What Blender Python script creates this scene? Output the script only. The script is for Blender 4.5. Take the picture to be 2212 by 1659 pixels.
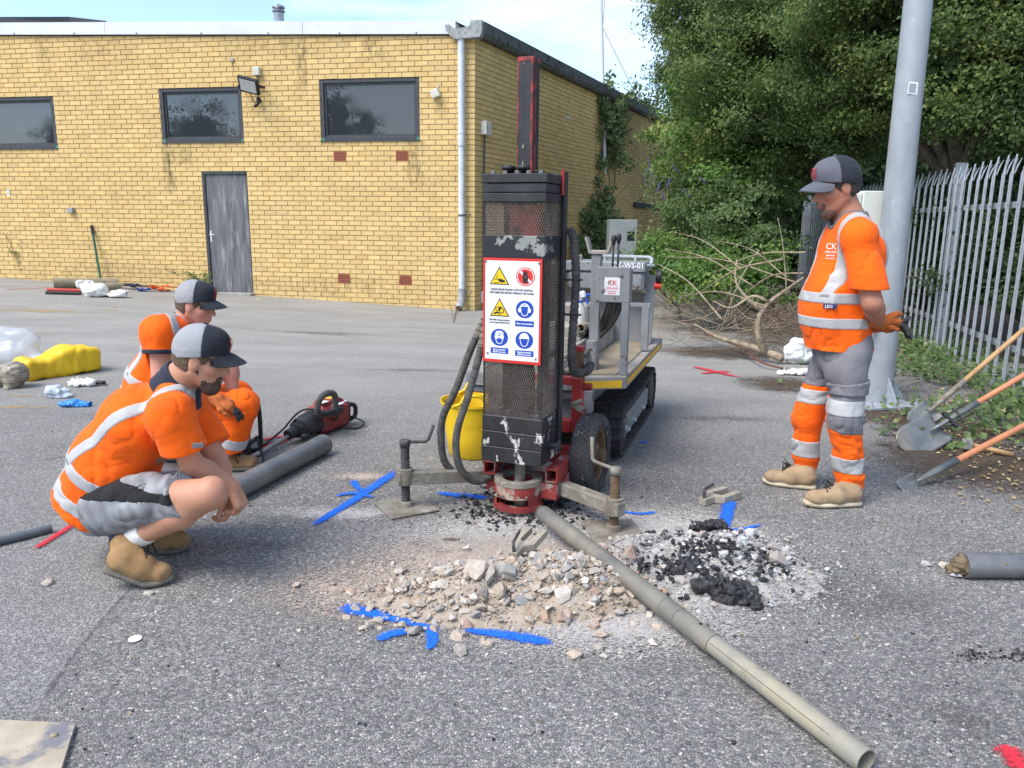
import bpy, bmesh, math, random, time
import numpy as np
from mathutils import Vector, Matrix
T0 = time.time()
random.seed(7); RNG = np.random.default_rng(7)
for o in list(bpy.data.objects): bpy.data.objects.remove(o)
SC = bpy.context.scene
COL = SC.collection
R = math.radians
# ---------------------------------------------------------------- camera
PITCH, ROLL, HCAM, FPX = R(11.8), R(0.64), 1.41, 1661.0       # focal length in pixels of a 2212 px wide frame
cd = bpy.data.cameras.new('camera'); cam = bpy.data.objects.new('camera', cd); COL.objects.link(cam)
cd.sensor_fit = 'HORIZONTAL'; cd.sensor_width = 36.0; cd.lens = 36.0*FPX/2212.0
cd.clip_start = 0.05; cd.clip_end = 3000
_F = np.array([0, math.cos(PITCH), -math.sin(PITCH)]); _U = np.array([0, math.sin(PITCH), math.cos(PITCH)]); _R = np.array([1., 0, 0])
_cr, _sr = math.cos(ROLL), math.sin(ROLL)
# world rolls clockwise in the picture: camera right axis tilts up
_r2 = _R*_cr + _U*_sr; _u2 = _U*_cr - _R*_sr
cam.matrix_world = Matrix(((_r2[0], _u2[0], -_F[0], 0), (_r2[1], _u2[1], -_F[1], 0), (_r2[2], _u2[2], -_F[2], HCAM), (0, 0, 0, 1)))
SC.camera = cam
# ---------------------------------------------------------------- sky
SUN_AZ, SUN_EL = R(232), R(54)     # compass: 0 = +Y (away from camera), 90 = +X ; sun stands to the left and a little behind the camera
sundir = Vector((math.sin(SUN_AZ)*math.cos(SUN_EL), math.cos(SUN_AZ)*math.cos(SUN_EL), math.sin(SUN_EL)))
W = bpy.data.worlds.new('World'); SC.world = W; W.use_nodes = True
nt = W.node_tree; nt.nodes.clear()
def _n(tree, t, **kw):
 n = tree.nodes.new(t)
 for k, v in kw.items():
  if k in n.inputs: n.inputs[k].default_value = v
  else: setattr(n, k, v)
 return n
sky = _n(nt, 'ShaderNodeTexSky', sky_type='NISHITA', sun_disc=False, sun_elevation=SUN_EL, sun_rotation=SUN_AZ, altitude=50, air_density=1.0, dust_density=0.6, ozone_density=2.0)
tc = _n(nt, 'ShaderNodeTexCoord')
mp = _n(nt, 'ShaderNodeMapping'); mp.inputs['Scale'].default_value = (1.5, 1.5, 6.0); mp.inputs['Location'].default_value = (3.1, 1.7, 0.35)
nt.links.new(tc.outputs['Generated'], mp.inputs['Vector'])
nz = _n(nt, 'ShaderNodeTexNoise', Scale=1.9, Detail=7.0, Roughness=0.52, Distortion=0.15)
nt.links.new(mp.outputs[0], nz.inputs['Vector'])
rp = nt.nodes.new('ShaderNodeValToRGB'); rp.color_ramp.elements[0].position = 0.46; rp.color_ramp.elements[1].position = 0.76
nt.links.new(nz.outputs['Fac'], rp.inputs['Fac'])
mx = _n(nt, 'ShaderNodeMix', data_type='RGBA')
nt.links.new(rp.outputs['Color'], mx.inputs[0]); nt.links.new(sky.outputs[0], mx.inputs[6]); mx.inputs[7].default_value = (4.7, 4.85, 5.2, 1)
bg = _n(nt, 'ShaderNodeBackground', Strength=0.095); nt.links.new(mx.outputs[2], bg.inputs['Color'])
wo = _n(nt, 'ShaderNodeOutputWorld'); nt.links.new(bg.outputs[0], wo.inputs['Surface'])
# ---------------------------------------------------------------- sun (hazy: soft edged shadows)
sd = bpy.data.lights.new('sun', 'SUN'); sd.energy = 1.5; sd.angle = R(34); sd.color = (1.0, 0.95, 0.88)
so = bpy.data.objects.new('sun', sd); COL.objects.link(so); so.rotation_euler = (-sundir).to_track_quat('-Z', 'Y').to_euler()
SC.view_settings.view_transform = 'Standard'; SC.view_settings.look = 'None'; SC.view_settings.exposure = 1.66; SC.view_settings.gamma = 1.0
try: SC.view_settings.use_curve_mapping = False
except Exception: pass
SC.cycles.max_bounces = 6; SC.cycles.transparent_max_bounces = 12; SC.cycles.use_denoising = True
# ---------------------------------------------------------------- pixel helpers (2212 x 1659 picture units)
def ray(x, y):
 a, b = x-1106.0, y-829.5
 u = a*_cr+b*_sr; w = -a*_sr+b*_cr
 return _F + _R*u/FPX - _U*w/FPX
def gnd(x, y, z=0.0):
 r = ray(x, y); return Vector(np.array([0, 0, HCAM]) + r*((z-HCAM)/r[2]))
def at(x, y, Y):
 r = ray(x, y); return Vector(np.array([0, 0, HCAM]) + r*(Y/r[1]))
def sstep(a, b, x):
 t = min(max((x-a)/(b-a), 0), 1); return t*t*(3-2*t)
def gz(x, y):        # height of the yard: level near the camera, falling towards the wall corner
 k = sstep(6.5, 13.0, y)
 return k*min(max(-0.085-(min(x, 1.0)+0.7)*0.036, -0.15), 0.32)
# ---------------------------------------------------------------- materials
MAT = {}
def hexc(s):
 s = s.lstrip('#'); return tuple(((int(s[i:i+2], 16)/255)/12.92 if int(s[i:i+2], 16)/255 <= 0.04045 else ((int(s[i:i+2], 16)/255+0.055)/1.055)**2.4) for i in (0, 2, 4))
def c4(c): return (c[0], c[1], c[2], 1.0)
def M(name, base, alt=None, scale=8.0, thr=(0.4, 0.65), rough=0.6, metal=0.0, bump=0.0, bscale=None, spec=0.5, third=None, tscale=3.0, tthr=(0.55, 0.62), detail=5.0, stretch=None, tint=0.0, trans=0.0, coat=0.0, rough2=None, see=0.0):
 m = bpy.data.materials.new(name); m.use_nodes = True; t = m.node_tree; t.nodes.clear()
 out = _n(t, 'ShaderNodeOutputMaterial'); p = _n(t, 'ShaderNodeBsdfPrincipled'); t.links.new(p.outputs[0], out.inputs[0])
 p.inputs['Roughness'].default_value = rough; p.inputs['Metallic'].default_value = metal; p.inputs['Specular IOR Level'].default_value = spec
 p.inputs['Base Color'].default_value = c4(base)
 if coat: p.inputs['Coat Weight'].default_value = coat
 tc = _n(t, 'ShaderNodeTexCoord'); vec = tc.outputs['Object']
 if stretch:
  mpn = _n(t, 'ShaderNodeMapping'); mpn.inputs['Scale'].default_value = stretch; t.links.new(vec, mpn.inputs[0]); vec = mpn.outputs[0]
 col = None
 if alt is not None:
  nz = _n(t, 'ShaderNodeTexNoise', Scale=scale, Detail=detail, Roughness=0.6); t.links.new(vec, nz.inputs['Vector'])
  rp = t.nodes.new('ShaderNodeValToRGB'); e = rp.color_ramp.elements
  e[0].position, e[1].position = thr; e[0].color = c4(base); e[1].color = c4(alt); t.links.new(nz.outputs['Fac'], rp.inputs[0]); col = rp.outputs[0]
  if rough2 is not None:
   mr = _n(t, 'ShaderNodeMapRange'); mr.inputs[1].default_value, mr.inputs[2].default_value = thr; mr.inputs[3].default_value = rough; mr.inputs[4].default_value = rough2
   t.links.new(nz.outputs['Fac'], mr.inputs[0]); t.links.new(mr.outputs[0], p.inputs['Roughness'])
 if third is not None:
  n2 = _n(t, 'ShaderNodeTexNoise', Scale=tscale, Detail=6.0, Roughness=0.65); t.links.new(vec, n2.inputs['Vector'])
  r2 = t.nodes.new('ShaderNodeValToRGB'); r2.color_ramp.elements[0].position, r2.color_ramp.elements[1].position = tthr; t.links.new(n2.outputs['Fac'], r2.inputs[0])
  mxx = _n(t, 'ShaderNodeMix', data_type='RGBA'); t.links.new(r2.outputs[0], mxx.inputs[0])
  if col is not None: t.links.new(col, mxx.inputs[6])
  else: mxx.inputs[6].default_value = c4(base)
  mxx.inputs[7].default_value = c4(third); col = mxx.outputs[2]
 if tint:
  at_ = _n(t, 'ShaderNodeAttribute', attribute_name='tint'); mr = _n(t, 'ShaderNodeMapRange'); mr.inputs[3].default_value = 1-tint; mr.inputs[4].default_value = 1+tint
  t.links.new(at_.outputs['Fac'], mr.inputs[0])
  hv = _n(t, 'ShaderNodeHueSaturation'); t.links.new(mr.outputs[0], hv.inputs['Value'])
  if col is not None: t.links.new(col, hv.inputs['Color'])
  else: hv.inputs['Color'].default_value = c4(base)
  col = hv.outputs[0]
 if col is not None: t.links.new(col, p.inputs['Base Color'])
 if bump:
  nb = _n(t, 'ShaderNodeTexNoise', Scale=bscale or scale*4, Detail=4.0, Roughness=0.6); t.links.new(vec, nb.inputs['Vector'])
  b = _n(t, 'ShaderNodeBump', Strength=min(bump, 1.0), Distance=0.004 if bump <= 1 else 0.004*bump); t.links.new(nb.outputs['Fac'], b.inputs['Height']); t.links.new(b.outputs[0], p.inputs['Normal'])
 if trans:
  p.inputs['Transmission Weight'].default_value = trans
 if see:
  tr = _n(t, 'ShaderNodeBsdfTransparent'); ms = _n(t, 'ShaderNodeMixShader'); ms.inputs[0].default_value = see; t.links.new(p.outputs[0], ms.inputs[1]); t.links.new(tr.outputs[0], ms.inputs[2]); t.links.new(ms.outputs[0], out.inputs[0])
 MAT[name] = m; return m
# ---------------------------------------------------------------- objects
def link(o): COL.objects.link(o); return o
def tag(o, label=None, cat=None, group=None, kind=None):
 if label: o['label'] = label
 if cat: o['category'] = cat
 if group: o['group'] = group
 if kind: o['kind'] = kind
 return o
def thing(name, label, cat, loc=(0, 0, 0), group=None, rz=0.0):
 o = bpy.data.objects.new(name, None); link(o); o.location = loc; o.rotation_euler = (0, 0, rz); o.empty_display_size = 0.1
 return tag(o, label, cat, group)
def keep(o, parent):          # parent without moving: parts are built in world space
 if parent is not None:
  o.parent = parent; o.matrix_parent_inverse = Matrix.Translation(-Vector(parent.location)) if parent.parent is None else Matrix.Identity(4)
 return o
def meshobj(name, verts, faces, mat, parent=None, smooth=False, tint=None, local=False):
 me = bpy.data.meshes.new(name)
 V = np.asarray(verts, dtype=np.float32).reshape(-1, 3)
 if isinstance(faces, np.ndarray):
  n, k = faces.shape; me.vertices.add(len(V)); me.vertices.foreach_set('co', V.ravel())
  me.loops.add(n*k); me.loops.foreach_set('vertex_index', faces.astype(np.int32).ravel())
  me.polygons.add(n); me.polygons.foreach_set('loop_start', np.arange(0, n*k, k, dtype=np.int32)); me.polygons.foreach_set('loop_total', np.full(n, k, dtype=np.int32))
  me.update(calc_edges=True)
 else:
  me.from_pydata(V.tolist(), [], faces); me.update()
 me.polygons.foreach_set('use_smooth', np.full(len(me.polygons), bool(smooth)))
 if tint is not None:
  a = me.attributes.new('tint', 'FLOAT', 'POINT'); a.data.foreach_set('value', np.asarray(tint, dtype=np.float32))
 for m in (mat if isinstance(mat, (list, tuple)) else [mat]): me.materials.append(MAT[m] if isinstance(m, str) else m)
 o = bpy.data.objects.new(name, me); link(o)
 if parent is not None:
  o.parent = parent
  if not local:
   root = parent
   inv = Matrix.Identity(4)
   chain = []
   while root is not None: chain.append(root); root = root.parent
   mw = Matrix.Identity(4)
   for c in reversed(chain): mw = mw @ c.matrix_parent_inverse @ c.matrix_basis
   o.matrix_parent_inverse = mw.inverted()
 return o
class MB:
 def __init__(s, X=None): s.v = []; s.f = []; s.X = X or Matrix.Identity(4)
 def add(s, vs, fs):
  b = len(s.v); s.v += [tuple(s.X @ Vector(v)) for v in vs]; s.f += [tuple(b+i for i in f) for f in fs]; return s
 def box(s, lo, hi, bev=0.0, X=None):
  x0, y0, z0 = lo; x1, y1, z1 = hi
  if bev <= 0:
   vs = [(x0,y0,z0),(x1,y0,z0),(x1,y1,z0),(x0,y1,z0),(x0,y0,z1),(x1,y0,z1),(x1,y1,z1),(x0,y1,z1)]
   fs = [(0,3,2,1),(4,5,6,7),(0,1,5,4),(1,2,6,5),(2,3,7,6),(3,0,4,7)]
  else:
   vs, fs = _bevbox(lo, hi, bev)
  if X is not None: vs = [tuple(X @ Vector(v)) for v in vs]
  return s.add(vs, fs)
 def obox(s, a, b, w, h, up=(0, 0, 1), bev=0.0):
  a = Vector(a); b = Vector(b); d = (b-a); L = d.length; d.normalize(); up = Vector(up); sd_ = d.cross(up)
  if sd_.length < 1e-5: sd_ = d.cross(Vector((1, 0, 0)))
  sd_.normalize(); u = sd_.cross(d)
  X = Matrix(((d.x, sd_.x, u.x, a.x), (d.y, sd_.y, u.y, a.y), (d.z, sd_.z, u.z, a.z), (0, 0, 0, 1)))
  return s.box((0, -w/2, -h/2), (L, w/2, h/2), bev, X)
 def tube(s, pts, r, n=10, cap=True):
  pts = [Vector(p) for p in pts]; m = len(pts)
  rs = r if isinstance(r, (list, tuple)) else [r]*m
  vs = []; fs = []; prev = None
  for i, p in enumerate(pts):
   if i == 0: d = pts[1]-p
   elif i == m-1: d = p-pts[i-1]
   else: d = (pts[i+1]-p).normalized()+(p-pts[i-1]).normalized()
   d.normalize()
   if prev is None:
    a = d.cross(Vector((0, 0, 1)));
    if a.length < 1e-3: a = d.cross(Vector((1, 0, 0)))
   else: a = prev-d*prev.dot(d)
   a.normalize(); prev = a; b = d.cross(a)
   for k in range(n):
    t = 2*math.pi*k/n; vs.append(tuple(p+(a*math.cos(t)+b*math.sin(t))*rs[i]))
  for i in range(m-1):
   for k in range(n):
    k2 = (k+1) % n; fs.append((i*n+k, i*n+k2, (i+1)*n+k2, (i+1)*n+k))
  if cap: fs.append(tuple(range(n-1, -1, -1))); fs.append(tuple((m-1)*n+k for k in range(n)))
  return s.add(vs, fs)
 def pipe(s, a, b, r, t=0.006, n=24):
  a = Vector(a); b = Vector(b)
  prof = [(0, r), (1, r), (1, r-t), (0, r-t)]
  d = (b-a).normalized(); e = d.cross(Vector((0, 0, 1)));
  if e.length < 1e-3: e = d.cross(Vector((1, 0, 0)))
  e.normalize(); g = d.cross(e); vs = []; fs = []
  for (q, rr) in prof:
   for k in range(n):
    th = 2*math.pi*k/n; vs.append(tuple(a+(b-a)*q+(e*math.cos(th)+g*math.sin(th))*rr))
  for i in range(4):
   j = (i+1) % 4
   for k in range(n):
    k2 = (k+1) % n; fs.append((i*n+k, i*n+k2, j*n+k2, j*n+k))
  return s.add(vs, fs)
 def lathe(s, prof, c=(0, 0, 0), axis=(0, 0, 1), n=24, cap=True):
  c = Vector(c); d = Vector(axis).normalized(); e = d.cross(Vector((1, 0, 0)))
  if e.length < 1e-3: e = d.cross(Vector((0, 1, 0)))
  e.normalize(); g = d.cross(e); vs = []; fs = []
  for (rr, h) in prof:
   for k in range(n):
    th = 2*math.pi*k/n; vs.append(tuple(c+d*h+(e*math.cos(th)+g*math.sin(th))*rr))
  for i in range(len(prof)-1):
   for k in range(n):
    k2 = (k+1) % n; fs.append((i*n+k, i*n+k2, (i+1)*n+k2, (i+1)*n+k))
  if cap: fs.append(tuple(range(n-1, -1, -1))); fs.append(tuple((len(prof)-1)*n+k for k in range(n)))
  return s.add(vs, fs)
 def prism(s, poly, a, b):
  b = Vector(b); n = len(poly); P = [Vector(p)+Vector(a) for p in poly]
  vs = [tuple(p) for p in P]+[tuple(p+b) for p in P]
  fs = [tuple(range(n-1, -1, -1)), tuple(range(n, 2*n))]+[(i, (i+1) % n, n+(i+1) % n, n+i) for i in range(n)]
  return s.add(vs, fs)
 def build(s, name, mat, parent=None, smooth=False, tint=None, local=False, autosmooth=None):
  o = meshobj(name, s.v, s.f, mat, parent, smooth or autosmooth is not None, tint, local)
  if autosmooth is not None:
   me = o.data
   bm = bmesh.new(); bm.from_mesh(me); bmesh.ops.recalc_face_normals(bm, faces=bm.faces)
   for e in bm.edges:
    if len(e.link_faces) == 2 and e.calc_face_angle(0) > R(autosmooth): e.smooth = False
   bm.to_mesh(me); bm.free()
  return o
def _bevbox(lo, hi, b):
 x = (lo[0], hi[0]); y = (lo[1], hi[1]); z = (lo[2], hi[2]); vs = []; idx = {}
 for i in (0, 1):
  for j in (0, 1):
   for k in (0, 1):
    sx, sy, sz = (b if i == 0 else -b), (b if j == 0 else -b), (b if k == 0 else -b)
    for ax in range(3):
     p = [x[i]+sx, y[j]+sy, z[k]+sz]; p[ax] = (x[i], y[j], z[k])[ax]
     idx[(i, j, k, ax)] = len(vs); vs.append(tuple(p))
 fs = []
 def q(*ks): fs.append(tuple(idx[k] for k in ks))
 for i in (0, 1):
  a = [(i,0,0,0),(i,1,0,0),(i,1,1,0),(i,0,1,0)]; q(*(a if i else a[::-1]))
  a = [(0,i,0,1),(0,i,1,1),(1,i,1,1),(1,i,0,1)]; q(*(a if i else a[::-1]))
  a = [(0,0,i,2),(1,0,i,2),(1,1,i,2),(0,1,i,2)]; q(*(a if i else a[::-1]))
 for i in (0, 1):
  for j in (0, 1):
   a = [(i,j,0,0),(i,j,1,0),(i,j,1,1),(i,j,0,1)]; q(*(a if i != j else a[::-1]))
   a = [(i,0,j,0),(i,1,j,0),(i,1,j,2),(i,0,j,2)]; q(*(a if i == j else a[::-1]))
   a = [(0,i,j,1),(0,i,j,2),(1,i,j,2),(1,i,j,1)]; q(*(a if i == j else a[::-1]))
 for i in (0, 1):
  for j in (0, 1):
   for k in (0, 1):
    a = [(i,j,k,0),(i,j,k,1),(i,j,k,2)]; q(*(a if (i+j+k) % 2 else a[::-1]))
 return vs, fs
def FR(o, fx, fy=None, z=(0, 0, 1)):
 x = Vector(fx).normalized(); zz = Vector(z); y = zz.cross(x).normalized(); zz = x.cross(y)
 return Matrix(((x.x, y.x, zz.x, o[0]), (x.y, y.y, zz.y, o[1]), (x.z, y.z, zz.z, o[2]), (0, 0, 0, 1)))
def text(name, body, size, X, mat, parent=None, align='LEFT', extrude=0.0004, bold=0.0, sx=1.0):
 cu = bpy.data.curves.new(name, 'FONT'); cu.body = body; cu.size = size; cu.align_x = align; cu.extrude = extrude; cu.offset = bold; cu.resolution_u = 2
 o = bpy.data.objects.new(name+'_tmp', cu); link(o)
 dg = bpy.context.evaluated_depsgraph_get(); me = bpy.data.meshes.new_from_object(o.evaluated_get(dg)); bpy.data.objects.remove(o)
 V = [tuple(X @ Vector((v.co.x*sx, v.co.y, v.co.z))) for v in me.vertices]; Fc = [tuple(p.vertices) for p in me.polygons]
 bpy.data.meshes.remove(me)
 return meshobj(name, V, Fc, mat, parent)
# value noise for shapes
_LAT = np.random.default_rng(3).random((32, 32, 32)).astype(np.float32)
def vnoise(P, s):
 Q = np.asarray(P, dtype=np.float32)*s; I = np.floor(Q).astype(np.int64); Fq = Q-I; Fq = Fq*Fq*(3-2*Fq); I &= 31; J = (I+1) & 31
 x0, y0, z0 = I[..., 0], I[..., 1], I[..., 2]; x1, y1, z1 = J[..., 0], J[..., 1], J[..., 2]; a, b, c = Fq[..., 0], Fq[..., 1], Fq[..., 2]
 L = _LAT
 return ((L[x0,y0,z0]*(1-a)+L[x1,y0,z0]*a)*(1-b)+(L[x0,y1,z0]*(1-a)+L[x1,y1,z0]*a)*b)*(1-c)+((L[x0,y0,z1]*(1-a)+L[x1,y0,z1]*a)*(1-b)+(L[x0,y1,z1]*(1-a)+L[x1,y1,z1]*a)*b)*c
def catmull(pts, n):
 P = [Vector(p) for p in pts]; P = [P[0]*2-P[1]]+P+[P[-1]*2-P[-2]]; out = []; k = len(P)-3
 for i in range(n+1):
  t = i/n*k; j = min(int(t), k-1); u = t-j; a, b, c, d = P[j:j+4]
  out.append(0.5*((2*b)+(c-a)*u+(2*a-5*b+4*c-d)*u*u+(3*b-a-3*c+d)*u**3))
 return out
# ================================================================ GROUND
def ground_material():
 m = bpy.data.materials.new('asphalt'); m.use_nodes = True; t = m.node_tree; t.nodes.clear()
 out = _n(t, 'ShaderNodeOutputMaterial'); p = _n(t, 'ShaderNodeBsdfPrincipled'); t.links.new(p.outputs[0], out.inputs[0])
 tc = _n(t, 'ShaderNodeTexCoord'); vec = tc.outputs['Object']
 L = t.links.new
 nd = _n(t, 'ShaderNodeTexNoise', Scale=60.0, Detail=2.0); L(vec, nd.inputs['Vector'])
 va = _n(t, 'ShaderNodeVectorMath', operation='SCALE'); va.inputs['Scale'].default_value = 0.006; L(nd.outputs['Color'], va.inputs[0])
 vb = _n(t, 'ShaderNodeVectorMath', operation='ADD'); L(vec, vb.inputs[0]); L(va.outputs[0], vb.inputs[1])
 def stones(scale):
  v = _n(t, 'ShaderNodeTexVoronoi', Scale=scale, Randomness=1.0); L(vb.outputs[0], v.inputs['Vector'])
  d = _n(t, 'ShaderNodeTexVoronoi', feature='DISTANCE_TO_EDGE', Scale=scale, Randomness=1.0); L(vb.outputs[0], d.inputs['Vector'])
  return v, d
 v, d = stones(125.0)
 sp = _n(t, 'ShaderNodeSeparateColor'); L(v.outputs['Color'], sp.inputs[0])
 r = t.nodes.new('ShaderNodeValToRGB'); e = r.color_ramp.elements; r.color_ramp.interpolation = 'LINEAR'
 e[0].position = 0.0; e[0].color = (0.115, 0.115, 0.118, 1); e[1].position = 1.0; e[1].color = (0.52, 0.505, 0.48, 1)
 for pos, c in ((0.35, (0.19, 0.19, 0.192)), (0.66, (0.245, 0.243, 0.243)), (0.84, (0.305, 0.298, 0.29)), (0.90, (0.32, 0.27, 0.245)), (0.95, (0.38, 0.365, 0.35))):
  k = e.new(pos); k.color = c4(c)
 L(sp.outputs[0], r.inputs[0])
 # dark binder between the chippings
 b = t.nodes.new('ShaderNodeValToRGB'); b.color_ramp.elements[0].position = 0.02; b.color_ramp.elements[1].position = 0.22; b.color_ramp.elements[0].color = (0.48, 0.48, 0.49, 1)
 L(d.outputs['Distance'], b.inputs[0])
 mu = _n(t, 'ShaderNodeMix', data_type='RGBA', blend_type='MULTIPLY'); mu.inputs[0].default_value = 1.0; L(r.outputs[0], mu.inputs[6]); L(b.outputs[0], mu.inputs[7])
 # second, finer and darker surface left of the old trench seam
 v2, d2 = stones(190.0); s2 = _n(t, 'ShaderNodeSeparateColor'); L(v2.outputs['Color'], s2.inputs[0])
 r2 = t.nodes.new('ShaderNodeValToRGB'); e2 = r2.color_ramp.elements; e2[0].color = (0.09, 0.09, 0.095, 1); e2[1].color = (0.42, 0.415, 0.41, 1)
 k = e2.new(0.7); k.color = (0.205, 0.205, 0.208, 1); L(s2.outputs[0], r2.inputs[0])
 sx = _n(t, 'ShaderNodeSeparateXYZ'); L(vec, sx.inputs[0])
 # seam: straight line through two yard points
 a, c = gnd(300, 1255), gnd(70, 1545); nx, ny = -(c.y-a.y), (c.x-a.x); ln = math.hypot(nx, ny); nx /= ln; ny /= ln
 q1 = _n(t, 'ShaderNodeMath', operation='MULTIPLY'); q1.inputs[1].default_value = nx; L(sx.outputs[0], q1.inputs[0])
 q2 = _n(t, 'ShaderNodeMath', operation='MULTIPLY_ADD'); q2.inputs[1].default_value = ny; L(sx.outputs[1], q2.inputs[0]); L(q1.outputs[0], q2.inputs[2])
 nw = _n(t, 'ShaderNodeTexNoise', Scale=14.0, Detail=3.0); L(vec, nw.inputs['Vector'])
 q3 = _n(t, 'ShaderNodeMath', operation='MULTIPLY_ADD'); q3.inputs[1].default_value = 0.05; L(nw.outputs['Fac'], q3.inputs[0]); L(q2.outputs[0], q3.inputs[2])
 off = nx*a.x+ny*a.y
 sgn = -1 if (nx*(-3)+ny*3-off) < 0 else 1
 mrs = _n(t, 'ShaderNodeMapRange'); mrs.inputs[1].default_value = off+0.025-0.01*sgn; mrs.inputs[2].default_value = off+0.025+0.01*sgn; L(q3.outputs[0], mrs.inputs[0])
 # only the near left corner is relaid
 mry = _n(t, 'ShaderNodeMapRange'); mry.inputs[1].default_value = 4.6; mry.inputs[2].default_value = 3.4; L(sx.outputs[1], mry.inputs[0])
 msk = _n(t, 'ShaderNodeMath', operation='MULTIPLY'); L(mrs.outputs[0], msk.inputs[0]); L(mry.outputs[0], msk.inputs[1])
 m2 = _n(t, 'ShaderNodeMath', operation='MULTIPLY'); m2.inputs[1].default_value = 0.75; L(msk.outputs[0], m2.inputs[0])
 mx1 = _n(t, 'ShaderNodeMix', data_type='RGBA'); L(m2.outputs[0], mx1.inputs[0]); L(mu.outputs[2], mx1.inputs[6]); L(r2.outputs[0], mx1.inputs[7])
 # wide tonal patches: wear, old oil, dust
 n1 = _n(t, 'ShaderNodeTexNoise', Scale=0.8, Detail=8.0, Roughness=0.68); L(vec, n1.inputs['Vector'])
 h = _n(t, 'ShaderNodeMapRange'); h.inputs[1].default_value = 0.3; h.inputs[2].default_value = 0.7; h.inputs[3].default_value = 0.80; h.inputs[4].default_value = 1.2; L(n1.outputs['Fac'], h.inputs[0])
 hv = _n(t, 'ShaderNodeHueSaturation'); L(h.outputs[0], hv.inputs['Value']); L(mx1.outputs[2], hv.inputs['Color'])
 # further off the surface is paler and finer
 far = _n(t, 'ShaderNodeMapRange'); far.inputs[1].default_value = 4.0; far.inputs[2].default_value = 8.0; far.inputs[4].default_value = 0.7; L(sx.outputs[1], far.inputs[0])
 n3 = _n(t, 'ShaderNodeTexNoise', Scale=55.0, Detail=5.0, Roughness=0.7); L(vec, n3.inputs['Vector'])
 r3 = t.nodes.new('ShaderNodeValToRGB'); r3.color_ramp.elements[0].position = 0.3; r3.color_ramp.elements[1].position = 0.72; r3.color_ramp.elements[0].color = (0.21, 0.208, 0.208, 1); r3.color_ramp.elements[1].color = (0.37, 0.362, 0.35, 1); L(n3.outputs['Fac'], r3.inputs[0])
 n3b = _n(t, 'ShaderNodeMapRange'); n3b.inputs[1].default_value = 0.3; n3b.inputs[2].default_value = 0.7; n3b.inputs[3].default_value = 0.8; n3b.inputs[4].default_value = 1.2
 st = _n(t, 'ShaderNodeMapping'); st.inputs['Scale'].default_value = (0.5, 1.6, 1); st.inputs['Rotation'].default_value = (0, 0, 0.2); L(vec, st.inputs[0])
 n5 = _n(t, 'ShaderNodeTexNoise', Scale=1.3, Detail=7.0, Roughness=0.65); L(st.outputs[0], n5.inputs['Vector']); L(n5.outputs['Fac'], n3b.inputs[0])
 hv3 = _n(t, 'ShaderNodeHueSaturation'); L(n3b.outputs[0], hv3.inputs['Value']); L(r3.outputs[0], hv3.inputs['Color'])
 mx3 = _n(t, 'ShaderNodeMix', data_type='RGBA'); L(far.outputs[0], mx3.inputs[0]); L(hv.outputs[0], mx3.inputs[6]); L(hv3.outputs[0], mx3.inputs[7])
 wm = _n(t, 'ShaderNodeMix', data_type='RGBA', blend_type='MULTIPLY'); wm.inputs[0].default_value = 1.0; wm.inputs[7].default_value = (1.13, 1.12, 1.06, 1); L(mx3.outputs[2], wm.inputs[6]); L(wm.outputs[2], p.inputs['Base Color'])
 p.inputs['Roughness'].default_value = 0.82; p.inputs['Specular IOR Level'].default_value = 0.35
 bu = _n(t, 'ShaderNodeBump', Strength=0.6, Distance=0.003)
 mm = _n(t, 'ShaderNodeMapRange'); mm.inputs[2].default_value = 0.25; L(d.outputs['Distance'], mm.inputs[0])
 ad = _n(t, 'ShaderNodeMath', operation='ADD'); L(mm.outputs[0], ad.inputs[0]); L(sp.outputs[1], ad.inputs[1])
 L(ad.outputs[0], bu.inputs['Height']); L(bu.outputs[0], p.inputs['Normal'])
 MAT['asphalt'] = m
ground_material()
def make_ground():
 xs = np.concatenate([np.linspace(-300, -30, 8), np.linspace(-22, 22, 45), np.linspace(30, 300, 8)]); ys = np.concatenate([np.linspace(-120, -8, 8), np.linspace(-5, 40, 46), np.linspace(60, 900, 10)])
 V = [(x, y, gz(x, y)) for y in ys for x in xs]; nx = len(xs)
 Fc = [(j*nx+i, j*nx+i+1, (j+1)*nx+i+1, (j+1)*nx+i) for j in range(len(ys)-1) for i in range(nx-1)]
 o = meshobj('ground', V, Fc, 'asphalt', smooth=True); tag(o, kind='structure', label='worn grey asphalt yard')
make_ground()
# ================================================================ BUILDING
TH = R(11.21); CX, CY = -0.666, 13.36
FD = Vector((-math.cos(TH), math.sin(TH), 0)); FN = Vector((-math.sin(TH), -math.cos(TH), 0))      # along the front wall to the left; out of it
SA = R(25.0); SD = Vector((math.sin(SA), math.cos(SA), 0)); SN = Vector((math.cos(SA), -math.sin(SA), 0))   # along the side wall, away; out of it
CO = Vector((CX, CY, 0))
ROW = 0.084; BP = 0.2287; J = 0.011
def wp(s, z, o=0.0): return CO+FD*s+FN*o+Vector((0, 0, z))
def sp_(s, z, o=0.0): return CO+SD*s+SN*o+Vector((0, 0, z))
def brickmat(name, base, alt, third, moss):
 m = M(name, base, alt, scale=5.0, thr=(0.35, 0.7), rough=0.88, bump=0.5, bscale=120, third=third, tscale=1.6, tthr=(0.60, 0.78), tint=0.12, spec=0.25)
 return m
brickmat('brick_yellow', (0.625, 0.435, 0.175), (0.675, 0.49, 0.22), (0.50, 0.36, 0.16), 0)
M('mortar', (0.40, 0.30, 0.18), (0.46, 0.355, 0.225), scale=30, rough=0.95, bump=0.6, bscale=200)
M('frame_grey', (0.035, 0.038, 0.044), (0.05, 0.055, 0.06), scale=14, rough=0.5, bump=0.1)
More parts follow.
